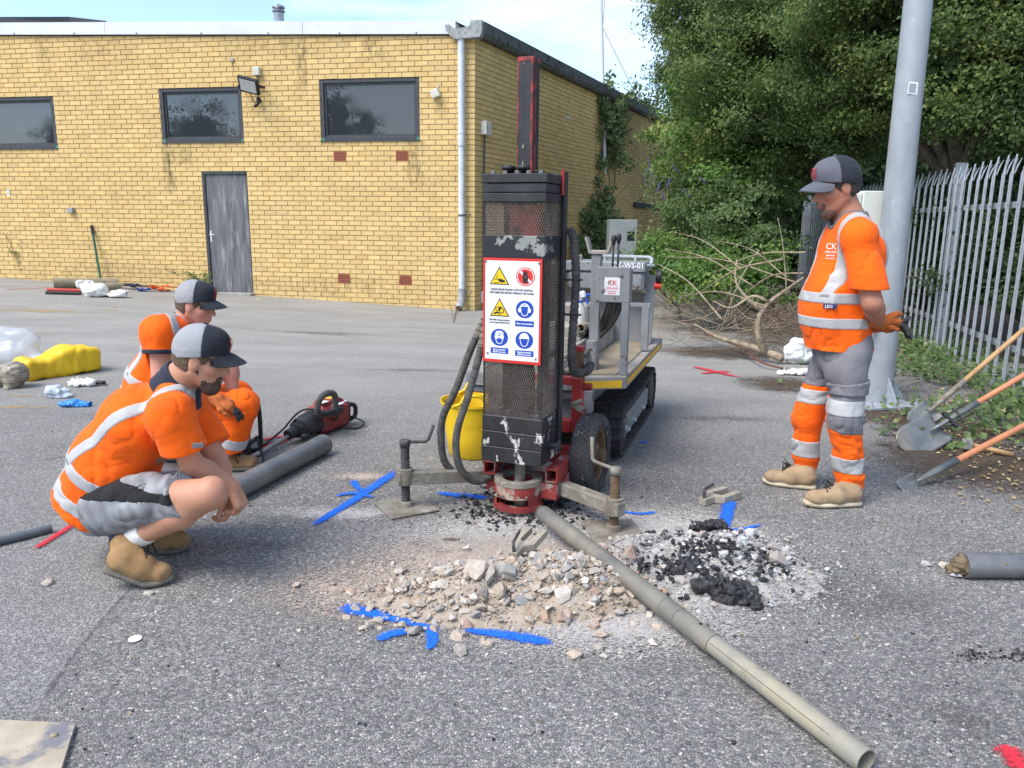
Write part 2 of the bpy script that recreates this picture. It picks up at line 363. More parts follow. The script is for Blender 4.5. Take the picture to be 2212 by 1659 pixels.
M('green_paint', (0.06, 0.26, 0.19), (0.03, 0.12, 0.09), scale=40, rough=0.6)
M('roof_white', (0.66, 0.66, 0.68), (0.60, 0.60, 0.63), scale=2.0, rough=0.4, bump=0.05)
M('roof_dark', (0.05, 0.053, 0.058), rough=0.7)
M('gutter', (0.085, 0.088, 0.085), (0.16, 0.165, 0.155), scale=9.0, thr=(0.45, 0.75), rough=0.8, bump=0.5, bscale=60, third=(0.02, 0.022, 0.02), tscale=5)
M('gutter_end', (0.36, 0.37, 0.36), (0.20, 0.205, 0.20), scale=18, rough=0.85, bump=0.6, bscale=90)
M('pipe_white', (0.60, 0.63, 0.66), (0.50, 0.52, 0.54), scale=6, rough=0.45, third=(0.30, 0.31, 0.30), tscale=3, tthr=(0.63, 0.75))
M('plastic_box', (0.62, 0.60, 0.52), (0.52, 0.50, 0.43), scale=12, rough=0.5)
M('plastic_grey', (0.33, 0.34, 0.34), (0.26, 0.27, 0.27), scale=12, rough=0.55)
M('terracotta', (0.38, 0.105, 0.045), (0.30, 0.085, 0.04), scale=30, rough=0.85, bump=0.3)
M('black', (0.008, 0.008, 0.009), rough=0.6)
M('cable', (0.045, 0.05, 0.058), rough=0.55)
M('old_door', (0.155, 0.155, 0.165), (0.085, 0.088, 0.095), scale=10, thr=(0.35, 0.65), rough=0.8, third=(0.27, 0.265, 0.265), tscale=11, tthr=(0.52, 0.68), stretch=(1, 1, 0.14), bump=0.5, bscale=40)
M('galv', (0.40, 0.43, 0.46), (0.30, 0.325, 0.35), scale=24, rough=0.5, metal=0.25, third=(0.54, 0.57, 0.60), tscale=40, tthr=(0.62, 0.7))
M('concrete', (0.33, 0.32, 0.29), (0.24, 0.23, 0.20), scale=12, rough=0.9, bump=0.5)
def glassmat():
 m = bpy.data.materials.new('window_glass'); m.use_nodes = True; t = m.node_tree; t.nodes.clear()
 out = _n(t, 'ShaderNodeOutputMaterial'); p = _n(t, 'ShaderNodeBsdfPrincipled'); t.links.new(p.outputs[0], out.inputs[0])
 p.inputs['Base Color'].default_value = (0.03, 0.034, 0.04, 1); p.inputs['Roughness'].default_value = 0.02; p.inputs['IOR'].default_value = 1.8
 tc = _n(t, 'ShaderNodeTexCoord'); nz = _n(t, 'ShaderNodeTexNoise', Scale=3.0, Detail=6.0); t.links.new(tc.outputs['Object'], nz.inputs['Vector'])
 mr = _n(t, 'ShaderNodeMapRange'); mr.inputs[1].default_value = 0.45; mr.inputs[2].default_value = 0.8; mr.inputs[3].default_value = 0.015; mr.inputs[4].default_value = 0.10; t.links.new(nz.outputs['Fac'], mr.inputs[0]); t.links.new(mr.outputs[0], p.inputs['Roughness'])
 MAT['window_glass'] = m
glassmat()
OPEN = [(0.956, 2.736, 33*ROW, 45*ROW), (4.203, 5.812, 33*ROW, 44*ROW), (8.004, 9.85, 32*ROW, 43*ROW), (4.187, 5.075, 0.09, 27*ROW)]
def ztop(s): return 4.405+0.0322*s
SLEN = 13.6; FLEN = 12.0
def base_z(p): return gz(p.x, p.y)
bld = thing('brick_building', 'yellow brick workshop with white roof edge, three windows and a weathered grey door', 'building', CO)
def wall_core():
 # front: strips between opening edges, recessed behind the brick faces
 so_ = sorted({0.0, FLEN}|{o[0] for o in OPEN}|{o[1] for o in OPEN}); mb = MB()
 for a, b in zip(so_[:-1], so_[1:]):
  cuts = sorted([(o[2], o[3]) for o in OPEN if o[0] <= a+1e-6 and o[1] >= b-1e-6]); z = -0.4; segs = []
  for c in cuts: segs.append((z, c[0])); z = c[1]
  segs.append((z, None))
  for z0, z1 in segs:
   ta, tb = (z1, z1) if z1 is not None else (ztop(a), ztop(b))
   P = [wp(a, z0, -0.012), wp(b, z0, -0.012), wp(b, tb, -0.012), wp(a, ta, -0.012)]
   mb.prism(P, (0, 0, 0), -FN*0.19)
 w1 = mb.build('wall', 'mortar', bld)
 mb = MB(); P = [sp_(0.004, -0.4, -0.012), sp_(SLEN, -0.4, -0.012), sp_(SLEN, 4.40, -0.012), sp_(0.004, 4.40, -0.012)]
 mb.prism(P, (0, 0, 0), -SN*0.19)
 w2 = mb.build('wall', 'mortar', bld)
 w1['label'] = 'sunlit front wall of yellow brick'; w2['label'] = 'side wall of the same brick in shade'
 mb = MB()                                        # closed back and roof so that no light leaks
 bk = [wp(FLEN, -0.4, -0.2), wp(FLEN, 4.75, -0.2), sp_(SLEN, 4.35, -0.2)+FD*12, sp_(SLEN, -0.4, -0.2)+FD*12]
 mb.add([tuple(v) for v in bk], [(0, 1, 2, 3)])
 mb.add([tuple(v) for v in (sp_(SLEN, -0.4), sp_(SLEN, 4.4), sp_(SLEN, 4.4)+FD*12, sp_(SLEN, -0.4)+FD*12)], [(0, 1, 2, 3)])
 mb.build('rear_wall', 'concrete', bld)
 return w1, w2
wfront, wside = wall_core()
def bricks():
 recs = []     # (frame fn, s0, s1, z0, z1, wall)
 for r in range(-5, 62):
  z0 = r*ROW; z1 = z0+ROW-J; off = 0.0 if r % 2 == 0 else BP/2
  s = -BP/2 if r % 2 == 0 else 0.0
  s = 0.0; first = True
  while s < FLEN-0.3:
   L = BP if not (first and r % 2) else BP/2; first = False
   a, b = s, s+L-J; s += L
   if z0 > ztop(b)-0.03: continue
   zz = min(z1, ztop(b)-0.005)
   segs = [(a, b)]
   for o in OPEN:
    if z1 > o[2]+0.02 and z0 < o[3]-0.02:
     ns = []
     for (p, q) in segs:
      if q <= o[0] or p >= o[1]: ns.append((p, q)); continue
      if p < o[0]-0.02: ns.append((p, o[0]-0.004))
      if q > o[1]+0.02: ns.append((o[1]+0.004, q))
     segs = ns
   for (p, q) in segs:
    if q-p > 0.025: recs.append(('f', p, q, z0, zz))
  s = 0.0; first = True
  if z0 < 4.36:
   while s < SLEN-0.3:
    L = BP if not (first and r % 2 == 0) else BP/2; first = False
    a, b = s, s+L-J; s += L
    recs.append(('s', max(a, 0.0), b, z0, min(z1, 4.385)))
 # the bricks that show largest: nearest the camera, above the ground
 def dist(rc):
  p = (wp if rc[0] == 'f' else sp_)((rc[1]+rc[2])/2, rc[3]); return (p-Vector((0, 0, HCAM))).length
 vis = [i for i, rc in enumerate(recs) if rc[0] == 'f' and rc[3] > 0.0 and rc[2]-rc[1] > 0.15]
 vis.sort(key=lambda i: dist(recs[i])); single = set(vis[:300])
 big = {'f': MB(), 's': MB()}; tints = {'f': [], 's': []}
 for i, (w, a, b, z0, z1) in enumerate(recs):
  fr = wp if w == 'f' else sp_; d = random.uniform(-0.0022, 0.0022); dz = random.uniform(-0.0015, 0.0015)
  if w == 'f' and a == 0.0: a = -0.001
  o1 = d; o0 = -0.03; c = 0.004
  P = [fr(a, z0+dz, o0), fr(b, z0+dz, o0), fr(b, z1+dz, o0), fr(a, z1+dz, o0), fr(a+c*.4, z0+dz+c*.4, o1), fr(b-c*.4, z0+dz+c*.4, o1), fr(b-c*.4, z1+dz-c*.4, o1), fr(a+c*.4, z1+dz-c*.4, o1)]
  fs = [(4, 5, 6, 7), (0, 1, 5, 4), (1, 2, 6, 5), (2, 3, 7, 6), (3, 0, 4, 7)]
  if w == 's': fs = [f[::-1] for f in fs]
  ti = min(max(random.gauss(0.5, 0.2), 0), 1)
  # stained top courses, paler foot
  if i in single:
   meshobj('brick', P, fs, 'brick_yellow', wfront, tint=[ti]*8)
  else:
   big[w].add([tuple(p) for p in P], fs); tints[w] += [ti]*8
 o = big['f'].build('brickwork', 'brick_yellow', wfront, tint=tints['f']); o['kind'] = 'stuff'
 o = big['s'].build('brickwork', 'brick_yellow', wside, tint=tints['s']); o['kind'] = 'stuff'
bricks()
def wall_details():
 # windows
 for (a, b, z0, z1) in OPEN[:3]:
  mb = MB(); X = Matrix(((FD.x, FN.x, 0, CO.x), (FD.y, FN.y, 0, CO.y), (0, 0, 1, 0), (0, 0, 0, 1))); mb.X = X
  w = 0.065; y0, y1 = -0.085, -0.015
  mb.box((a+.004, y0, z0+.004), (a+w, y1, z1-.004), .004); mb.box((b-w, y0, z0+.004), (b-.004, y1, z1-.004), .004)
  mb.box((a+w+.001, y0, z1-w), (b-w-.001, y1, z1-.004), .004); mb.box((a+w+.001, y0, z0+.004), (b-w-.001, y1, z0+w), .004)
  fo = mb.build('window', 'frame_grey', bld)
  m2 = MB(X); i = w+.001; u = 0.035      # inner bead
  m2.box((a+i, y0+.005, z0+i), (a+i+u, y1-.03, z1-i)); m2.box((b-i-u, y0+.005, z0+i), (b-i, y1-.03, z1-i))
  m2.box((a+i+u+.001, y0+.005, z1-i-u), (b-i-u-.001, y1-.03, z1-i)); m2.box((a+i+u+.001, y0+.005, z0+i), (b-i-u-.001, y1-.03, z0+i+u)); m2.build('frame', 'frame_grey', fo)
  m3 = MB(X); m3.box((a+i+u*.6, y0+.008, z0+i+u*.6), (b-i-u*.6, y0+.02, z1-i-u*.6)); m3.build('pane', 'window_glass', fo)
  m4 = MB(X); m4.box((a-.005, -0.02, z0-.018), (b+.005, 0.022, z0+.002), .003); m4.build('sill', 'frame_grey', fo)
  m5 = MB(X)
  for q in (a+.03, b-.03): m5.box((q-.028, -0.0149, z0+.004), (q+.028, -0.011, z0+.05))
  m5.build('paint_remnant', 'green_paint', fo)
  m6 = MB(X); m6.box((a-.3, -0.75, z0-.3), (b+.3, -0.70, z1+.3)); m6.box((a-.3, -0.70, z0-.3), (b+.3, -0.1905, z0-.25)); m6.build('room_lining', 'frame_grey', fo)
 # door
 a, b, z0, z1 = OPEN[3]; X = Matrix(((FD.x, FN.x, 0, CO.x), (FD.y, FN.y, 0, CO.y), (0, 0, 1, 0), (0, 0, 0, 1)))
 d = MB(X).box((a+.03, -0.075, z0+.02), (b-.05, -0.035, z1-.055), .003).build('door', 'old_door', bld); d['label'] = 'weathered grey timber door with peeling paint'
 fr_ = MB(X); fr_.box((a+.002, -0.11, z0), (a+.026, -0.02, z1-.002)); fr_.box((b-.047, -0.11, z0), (b-.002, -0.008, z1-.002)); fr_.box((a+.027, -0.11, z1-.05), (b-.048, -0.006, z1-.002)); fr_.build('frame', 'frame_grey', d)
 h = MB(X); h.box((b-.105, -0.034, z0+.93), (b-.07, -0.028, z0+1.13), .002); h.tube([X.inverted()@p for p in (wp(b-.088, z0+1.06, -.03), wp(b-.088, z0+1.06, 0.02), wp(b-.19, z0+1.055, 0.025))], 0.009, 8); h.build('handle', 'pipe_white', d)
 MB(X).box((a-.03, -0.1, z0-.3), (b+.05, 0.16, z0+.016), .01).build('threshold', 'concrete', bld)
 # terracotta air bricks
 for (s0, z0_) in ((2.29, 29*ROW), (1.16, 29*ROW), (2.29, 4*ROW), (1.14, 4*ROW)):
  m = MB(X); w, h_ = 0.225, 2*ROW-.012; m.box((s0, -0.028, z0_-.004), (s0+w, 0.006, z0_+h_))
  ab = m.build('air_brick', 'terracotta', bld)
  m = MB(X)
  for i in range(7):
   for k in range(5): m.box((s0+.016+i*.029, .0062, z0_+.012+k*.028), (s0+.034+i*.029, .0072, z0_+.029+k*.028))
  m.build('vent_hole', 'black', ab)
 # roof edge: three white sheets with bolts
 xs = [0.31, 2.98, 6.75, 10.5]
 for p, q in zip(xs[:-1], xs[1:]):
  m = MB(); P = [wp(p+.004, ztop(p)-.005, .045), wp(q-.004, ztop(q)-.005, .045), wp(q-.004, ztop(q)+.20, .045), wp(p+.004, ztop(p)+.20, .045)]
  m.prism(P, (0, 0, 0), FN*-.4); f = m.build('fascia_sheet', 'roof_white', bld)
  m = MB(); n = max(2, int((q-p)/1.0))
  for i in range(n):
   s = p+(i+.5)*(q-p)/n; m.lathe([(.0, 0), (.012, .004), (.008, .016)], wp(s, ztop(s)+.012, .046), FN, 8)
  m.build('bolt', 'black', f)
 m = MB(); P = [wp(.02, ztop(0)-.022, .03), wp(FLEN, ztop(FLEN)-.022, .03), wp(FLEN, ztop(FLEN)-.006, .03), wp(.02, ztop(0)-.006, .03)]; m.prism(P, (0, 0, 0), FN*-.2); m.build('flashing', 'black', bld)
 m = MB(); m.add([tuple(v) for v in (wp(.30, 4.60, .0), wp(FLEN, ztop(FLEN)+.17, .0), wp(FLEN, ztop(FLEN)+.17, .0)+SD*SLEN, sp_(SLEN, 4.60, -.2), )], [(0, 1, 2, 3)]); m.build('roof', 'roof_dark', bld)
 # gutter along the side with cast end
 m = MB()
 prof = [(-.10, -.02), (.0, -.04), (.11, -.04), (.155, .02), (.16, .19), (.145, .19), (.135, .04), (.0, .0), (-.10, .0)]
 def gut(s0, s1, nm, mat, cap=True):
  mm = MB(); Pp = [sp_(0, 4.40+z, o)+SD*s0 for o, z in prof]
  mm.prism(Pp, (0, 0, 0), SD*(s1-s0)); return mm.build(nm, mat, bld)
 s = 0.02
 for k, L in enumerate((2.6, 2.6, 2.6, 2.6, 3.2)):
  gut(s, s+L-.012, 'gutter', 'gutter'); s += L
 # sculpted end box towards the yard
 E_ = [(-.46, .145), (-.44, .06), (-.36, -.03), (-.28, -.075), (.12, -.05), (.15, .02), (.155, .20), (-.03, .20), (-.05, .12), (-.15, .10), (-.26, .085), (-.33, .10), (-.38, .15)]
 Ux = (-FD); m = MB(); P = [CO+Ux*x+FN*.16+Vector((0, 0, 4.38+z)) for x, z in E_]; m.prism(P, (0, 0, 0), -FN*.17); m.build('gutter_end', 'gutter_end', bld)
 # downpipe
 q = 0.205; o = 0.085
 dp = MB(); dp.tube([wp(q, 4.33, o), wp(q, 2.72, o)], .058, 20); dp.tube([wp(q, 2.70, o), wp(q, 0.10, o)], .055, 20); dpo = dp.build('downpipe', 'pipe_white', bld, autosmooth=40); dpo['label'] = 'white plastic downpipe at the wall corner'
 c = MB(); c.tube([wp(q, 2.66, o), wp(q, 2.80, o)], .066, 20); c.tube([wp(q, 2.86, o), wp(q, 2.89, o)], .064, 20); c.build('collar', 'pipe_white', dpo, autosmooth=40)
 c = MB(); c.tube([wp(q, 1.52, o), wp(q, 1.55, o)], .063, 20); c.tube([wp(q, 1.535, o), wp(q-.14, 1.55, .01)], .01, 8); c.build('bracket', 'gutter', dpo)
 c = MB(); c.tube([wp(q, .30, o), wp(q, .16, o+.0), wp(q+.01, .04, o+.05), wp(q+.015, -.03, o+.14)], [.064, .066, .066, .066], 18); c.tube([wp(q, .22, o), wp(q-.15, .26, .01)], .009, 8); c.build('shoe', 'gutter_end', dpo, autosmooth=40)
 c = MB(); c.lathe([(.05, 0), (.05, .008)], wp(q+.0152, -.032, o+.143), (wp(q+.015, -.03, o+.14)-wp(q+.01, .04, o+.05)), 16); c.build('outlet', 'black', dpo)
wall_details()
# ---------------------------------------------------------------- fittings on the wall
def fbox(name, s, z, w, h, d, mat, label, cat, side=False, bev=.006, rot=0.0):
 p = (sp_ if side else wp)(s, z, 0.003); x = SD if side else -FD; n = SN if side else FN
 X = Matrix(((x.x, -n.x, 0, p.x), (x.y, -n.y, 0, p.y), (0, 0, 1, p.z), (0, 0, 0, 1))) @ Matrix.Rotation(rot, 4, 'Y')
 t = thing(name, label, cat, p); MB(X).box((-w/2, -d, -h/2), (w/2, 0, h/2), bev).build('case', mat, t)
 return t, X
t, X = fbox('junction_box', .30, 2.98, .20, .22, .11, 'plastic_box', 'cream junction box on the shaded side wall near the corner, cable below it', 'junction box', True)
MB(X).lathe([(.0, 0), (.014, .002)], (-.06, -.112, 0.0), (0, -1, 0), 10).build('plug', 'black', t)
MB().tube([sp_(.28, 2.87, .045), sp_(.28, 2.2, .03), sp_(.285, 1.2, .03), sp_(.28, .25, .03)], .016, 8).build('conduit', 'cable', t)
t, X = fbox('junction_box', .30, .14, .17, .20, .10, 'plastic_box', 'white junction box at the foot of the side wall, conduit running into it', 'junction box', True)
t, X = fbox('alarm_box', 1.05, 2.03, .26, .28, .12, 'plastic_box', 'square cream box on the side wall just above the black drill guard', 'alarm box', True)
t, X = fbox('junction_box', 7.4, 3.55, .22, .26, .12, 'plastic_box', 'small white box high on the side wall beside the thin mast', 'junction box', True)
MB().tube([sp_(7.4, 3.42, .05), sp_(7.5, 2.9, .04), sp_(7.55, 2.3, .04)], .012, 6).build('cable', 'cable', t)
t, X = fbox('vent_box', 12.2, 2.75, .35, .5, .08, 'plastic_box', 'white vent cover near the far end of the side wall', 'vent', True)
MB(X).box((-.12, -.086, -.18), (.12, -.0805, .18)).build('grille', 'black', t)
t, X = fbox('vent_box', 10.4, 2.75, .35, .5, .08, 'plastic_box', 'white vent cover half hidden by climbing plants on the side wall', 'vent', True)
MB(X).box((-.12, -.086, -.18), (.12, -.0805, .18)).build('grille', 'black', t)
t, X = fbox('wall_tag', 4.2, 3.62, .20, .045, .02, 'roof_white', 'tiny white plate on the side wall right of the red mast', 'plate', True, .002)
t, X = fbox('door_lintel', 10.9, 1.95, 3.0, .14, .05, 'black', 'dark lintel strip on the side wall above the climbers', 'lintel', True, .004)
t, X = fbox('sensor_box', .66, 3.50, .14, .13, .10, 'plastic_box', 'small tilted cream sensor on the wall right of the window', 'sensor', rot=R(-22))
MB(X).tube([(.05, 0, .05), (.09, .0, .12)], .012, 8).build('cable_end', 'plastic_box', t)
t, X = fbox('junction_box', 3.86, 3.93, .12, .14, .08, 'plastic_box', 'white junction box above the floodlight', 'junction box')
MB().tube([wp(3.86, 3.86, .03), wp(3.85, 3.74, .02)], .008, 6).build('cable', 'cable', t)
t, X = fbox('socket_box', 7.83, 1.56, .11, .10, .07, 'plastic_grey', 'grey outdoor socket low on the left part of the wall', 'socket')
t, X = fbox('warning_label', 9.2, 1.85, .075, .15, .004, 'roof_white', 'small white and yellow electrical warning label at the left end of the wall', 'sign', bev=.0005)
M('sign_yellow', (0.80, 0.55, 0.01), (0.74, 0.49, 0.01), scale=6, rough=0.45); M('sign_black', (0.012, 0.012, 0.013), rough=0.5)
m = MB(X); m.prism([(-.03, -.0045, .005), (.03, -.0045, .005), (0, -.0045, .06)], (0, 0, 0), (0, -.001, 0)); m.box((-.032, -.0055, -.07), (.032, -.0045, -.035)); m.build('warning_triangle', 'sign_yellow', t)
m = MB(X); m.prism([(-.004, -.0057, .014), (.006, -.0057, .026), (.001, -.0057, .028), (.004, -.0057, .045), (-.006, -.0057, .027), (0, -.0057, .025)], (0, 0, 0), (0, -.0006, 0)); m.build('bolt_symbol', 'sign_black', t)
t, X = fbox('hook_plate', 4.33, 4.13, .07, .05, .03, 'plastic_grey', 'small metal eye plate under the roof edge', 'bracket')
MB().tube([wp(4.33, 4.1, .012), wp(4.32, 3.95, .012)], .003, 6).build('wire', 'cable', t)
# floodlight with movement sensor
M('flood_glass', (0.42, 0.44, 0.42), (0.55, 0.57, 0.55), scale=30, rough=0.25)
fp = wp(3.93, 3.67, .22); t = thing('floodlight', 'black floodlight with movement sensor on the wall between the two windows', 'floodlight', wp(3.9, 3.6, 0))
X = Matrix(((-FD.x, -FN.x, 0, fp.x), (-FD.y, -FN.y, 0, fp.y), (0, 0, 1, fp.z), (0, 0, 0, 1))) @ Matrix.Rotation(R(14), 4, 'Y') @ Matrix.Rotation(R(35), 4, 'X')
m = MB(X); m.box((-.19, -.02, -.14), (.19, .04, .14), .012); m.build('housing', 'black', t)
m = MB(X); m.box((-.15, -.0235, -.105), (.15, -.0205, .105)); m.build('lamp_glass', 'flood_glass', t)
m = MB(); m.tube([fp+(-FD)*.2, wp(3.73, 3.66, .05)], .012, 8); m.tube([fp+(FD)*.2, wp(4.13, 3.68, .05)], .012, 8); m.obox(wp(3.72, 3.66, .045), wp(4.14, 3.68, .045), .01, .04); m.build('bracket', 'black', t)
m = MB(); m.lathe([(.0, 0), (.032, .005), (.036, .03), (.036, .085), (.025, .1)], wp(3.84, 3.40, .07), (0, 0, 1), 14); m.tube([wp(3.84, 3.41, .07), wp(3.87, 3.36, .10)], .022, 10); m.lathe([(.02, 0), (.03, .03), (.02, .045)], wp(3.87, 3.36, .10), (FN+FD*.4)*1+Vector((0, 0, -.5)), 12); m.tube([wp(3.84, 3.45, .07), wp(3.84, 3.45, .0)], .02, 8); m.build('sensor', 'black', t)
m = MB(); m.tube([wp(3.95, 3.56, .15), wp(3.94, 3.45, .06), wp(3.9, 3.39, .05)], .007, 6); m.build('cable', 'black', t)
# flue on the roof
p = wp(4.55, 0, -2.2); t = thing('roof_flue', 'short steel flue with cowl on the roof', 'flue', (p.x, p.y, 4.75))
M('steel', (0.42, 0.43, 0.45), (0.30, 0.31, 0.33), scale=9, rough=0.38, metal=0.7)
m = MB(); m.lathe([(.10, 0), (.10, .76)], (p.x, p.y, 4.70), (0, 0, 1), 18); m.build('pipe', 'steel', t, autosmooth=40)
m = MB(); m.lathe([(.10, 0), (.125, .03), (.125, .05), (.10, .055)], (p.x, p.y, 5.43), (0, 0, 1), 18); m.lathe([(.09, 0), (.125, .03), (.12, .06), (.03, .10)], (p.x, p.y, 5.50), (0, 0, 1), 18); m.tube([(p.x, p.y, 5.4), (p.x, p.y, 5.53)], .03, 8); m.build('cowl', 'steel', t, autosmooth=40)
# dark shed roof far behind
t = thing('shed_roof', 'dark grey ribbed metal roof of a building behind the workshop, far left', 'building', at(0, 70, 34))
A, B_ = at(-260, 60, 33), at(150, 60, 36); m = MB(); m.prism([(A.x, A.y, 3), (B_.x, B_.y, 3), (B_.x+1.6, B_.y, 3+0), (B_.x+1.6, B_.y, at(246, 45, 36).z), (at(150, 36, 36).x, B_.y, at(150, 36, 36).z), (A.x, A.y, at(-260, 37, 33).z)], (0, 0, 0), (0, 6, 0)); m.build('wall', 'frame_grey', t)
m = MB(); n = 46
for i in range(n):
 q = A.lerp(B_, i/(n-1)); m.box((q.x-.07, q.y-.16, 4.0), (q.x+.07, q.y-.005, at(60, 55, q.y).z))
m.build('rib', 'plastic_grey', t)
M('shed_fascia', (0.075, 0.08, 0.088), rough=.5)
zt = at(60, 36, 34).z; m = MB(); m.obox((A.x, A.y-.1, zt-.12), (B_.x+.3, B_.y-.1, zt-.12+.05), .3, .42); m.build('fascia', 'shed_fascia', t)
# rain streaks and grime on the front wall
def stain_mat():
 m = bpy.data.materials.new('wall_stain'); m.use_nodes = True; t = m.node_tree; t.nodes.clear(); L = t.links.new
 out = _n(t, 'ShaderNodeOutputMaterial'); p = _n(t, 'ShaderNodeBsdfPrincipled', Roughness=.95); p.inputs['Base Color'].default_value = (0.10, 0.085, 0.05, 1); tr = _n(t, 'ShaderNodeBsdfTransparent'); mx = _n(t, 'ShaderNodeMixShader'); tc = _n(t, 'ShaderNodeTexCoord'); mp = _n(t, 'ShaderNodeMapping'); mp.inputs['Scale'].default_value = (1, 1, .35); L(tc.outputs['Object'], mp.inputs[0]); nz = _n(t, 'ShaderNodeTexNoise', Scale=16.0, Detail=7.0, Roughness=.7); L(mp.outputs[0], nz.inputs['Vector']); a = _n(t, 'ShaderNodeAttribute', attribute_name='tint')
 mr = _n(t, 'ShaderNodeMapRange'); mr.inputs[1].default_value = .42; mr.inputs[2].default_value = .75; L(nz.outputs['Fac'], mr.inputs[0]); mu = _n(t, 'ShaderNodeMath', operation='MULTIPLY'); L(mr.outputs[0], mu.inputs[0]); L(a.outputs['Fac'], mu.inputs[1]); L(mu.outputs[0], mx.inputs[0]); L(tr.outputs[0], mx.inputs[1]); L(p.outputs[0], mx.inputs[2]); L(mx.outputs[0], out.inputs[0]); MAT['wall_stain'] = m
stain_mat()
for (s, z1, w, h, k) in ((5.72, 2.76, .30, 1.0, .9), (3.05, 4.45, .28, 1.1, .8), (1.05, 2.75, .45, .9, .7), (1.75, 4.42, .5, .45, .6), (8.1, 4.6, .35, .7, .5), (6.9, 4.58, 1.6, .5, .35), (3.6, 4.48, 2.2, .35, .4), (9.3, 4.6, .7, 1.2, .35), (5.4, 2.76, .4, .5, .5), (2.6, .45, 4.4, .5, .35), (7.6, .62, 4.4, .5, .3)):
 V = []; T = []; Fc = []
 for j in range(7):
  for i in range(9): u = -1+2*i/8; v = j/6; V.append(tuple(wp(s+u*w/2, z1-v*h, .0045))); T.append(k*(1-abs(u)**2)*(math.sin(math.pi*min(1, v*1.0+.12))**.6 if v < 1 else 0))
 for j in range(6):
  for i in range(8): q = j*9+i; Fc.append((q, q+1, q+10, q+9))
 meshobj('rain_stain', V, Fc, 'wall_stain', wfront, tint=T)
# ================================================================ VEGETATION
def leafmat(name, cols, rough=0.5, transl=0.35):
 m = bpy.data.materials.new(name); m.use_nodes = True; t = m.node_tree; t.nodes.clear(); L = t.links.new
 out = _n(t, 'ShaderNodeOutputMaterial'); p = _n(t, 'ShaderNodeBsdfPrincipled', Roughness=rough); p.inputs['Specular IOR Level'].default_value = 0.35
 a = _n(t, 'ShaderNodeAttribute', attribute_name='tint'); r = t.nodes.new('ShaderNodeValToRGB'); e = r.color_ramp.elements
 e[0].position = cols[0][0]; e[0].color = c4(cols[0][1]); e[1].position = cols[-1][0]; e[1].color = c4(cols[-1][1])
 for q, c in cols[1:-1]: k = e.new(q); k.color = c4(c)
 L(a.outputs['Fac'], r.inputs[0]); L(r.outputs[0], p.inputs['Base Color'])
 tr = _n(t, 'ShaderNodeBsdfTranslucent'); hv = _n(t, 'ShaderNodeHueSaturation', Saturation=1.1, Value=1.15); L(r.outputs[0], hv.inputs['Color']); L(hv.outputs[0], tr.inputs['Color'])
 mx = _n(t, 'ShaderNodeMixShader'); mx.inputs[0].default_value = transl; L(p.outputs[0], mx.inputs[1]); L(tr.outputs[0], mx.inputs[2]); L(mx.outputs[0], out.inputs[0]); MAT[name] = m
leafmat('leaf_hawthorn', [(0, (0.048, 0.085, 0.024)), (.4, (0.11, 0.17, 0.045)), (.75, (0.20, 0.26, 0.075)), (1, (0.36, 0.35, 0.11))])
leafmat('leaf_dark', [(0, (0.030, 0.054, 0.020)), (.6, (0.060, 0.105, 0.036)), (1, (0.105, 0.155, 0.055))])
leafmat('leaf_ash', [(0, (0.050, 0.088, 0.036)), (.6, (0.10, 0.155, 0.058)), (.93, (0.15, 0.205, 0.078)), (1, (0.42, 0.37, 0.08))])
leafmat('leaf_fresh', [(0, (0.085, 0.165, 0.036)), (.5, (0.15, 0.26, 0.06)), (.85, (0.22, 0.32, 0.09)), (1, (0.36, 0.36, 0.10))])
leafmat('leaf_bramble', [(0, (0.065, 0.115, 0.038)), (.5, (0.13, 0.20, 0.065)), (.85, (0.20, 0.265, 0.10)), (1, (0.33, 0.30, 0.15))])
leafmat('leaf_dry', [(0, (0.16, 0.10, 0.052)), (.5, (0.31, 0.22, 0.115)), (.85, (0.48, 0.36, 0.20)), (1, (0.55, 0.48, 0.25))], rough=.8, transl=.15)
M('bark', (0.075, 0.06, 0.045), (0.12, 0.10, 0.075), scale=20, rough=0.95, bump=0.8, bscale=60, stretch=(1, 1, .25)); M('twig', (0.34, 0.27, 0.185), (0.20, 0.15, 0.10), scale=14, rough=0.85, bump=0.7, bscale=70, third=(.13, .10, .07), tscale=9); M('twig_dark', (0.12, 0.085, 0.06), (0.18, 0.13, 0.09), scale=18, rough=0.9); M('cane_red', (0.16, 0.055, 0.04), (0.10, 0.045, 0.035), scale=18, rough=0.7)
M('flower_purple', (0.20, 0.12, 0.42), (0.14, 0.08, 0.30), scale=30, rough=0.8); M('earth', (0.075, 0.055, 0.038), (0.12, 0.092, 0.062), scale=6, rough=0.95, bump=0.9, bscale=40, third=(0.05, 0.06, 0.03), tscale=2)
def leaf_mesh(C, Nrm, size, aspect=.62, rng=RNG, droop=.25, fold=.18, dirs=None):
 n = len(C); Nn = Nrm/np.maximum(np.linalg.norm(Nrm, axis=1, keepdims=True), 1e-6)
 if dirs is None:
  r = rng.normal(size=(n, 3)); r[:, 2] -= droop
 else: r = dirs
 T = r-Nn*(r*Nn).sum(1, keepdims=True); T /= np.maximum(np.linalg.norm(T, axis=1, keepdims=True), 1e-6); B = np.cross(Nn, T)
 s = (size*rng.uniform(.65, 1.25, n))[:, None]; w = s*aspect*.5; base = C-T*s*.5; tip = C+T*s*.5-Nn*s*.10; l = C+B*w+Nn*s*fold*.5; q = C-B*w+Nn*s*fold*.5
 V = np.stack([base, q, tip, l], 1).reshape(-1, 3); Fq = np.arange(n*4).reshape(-1, 4); return V, Fq
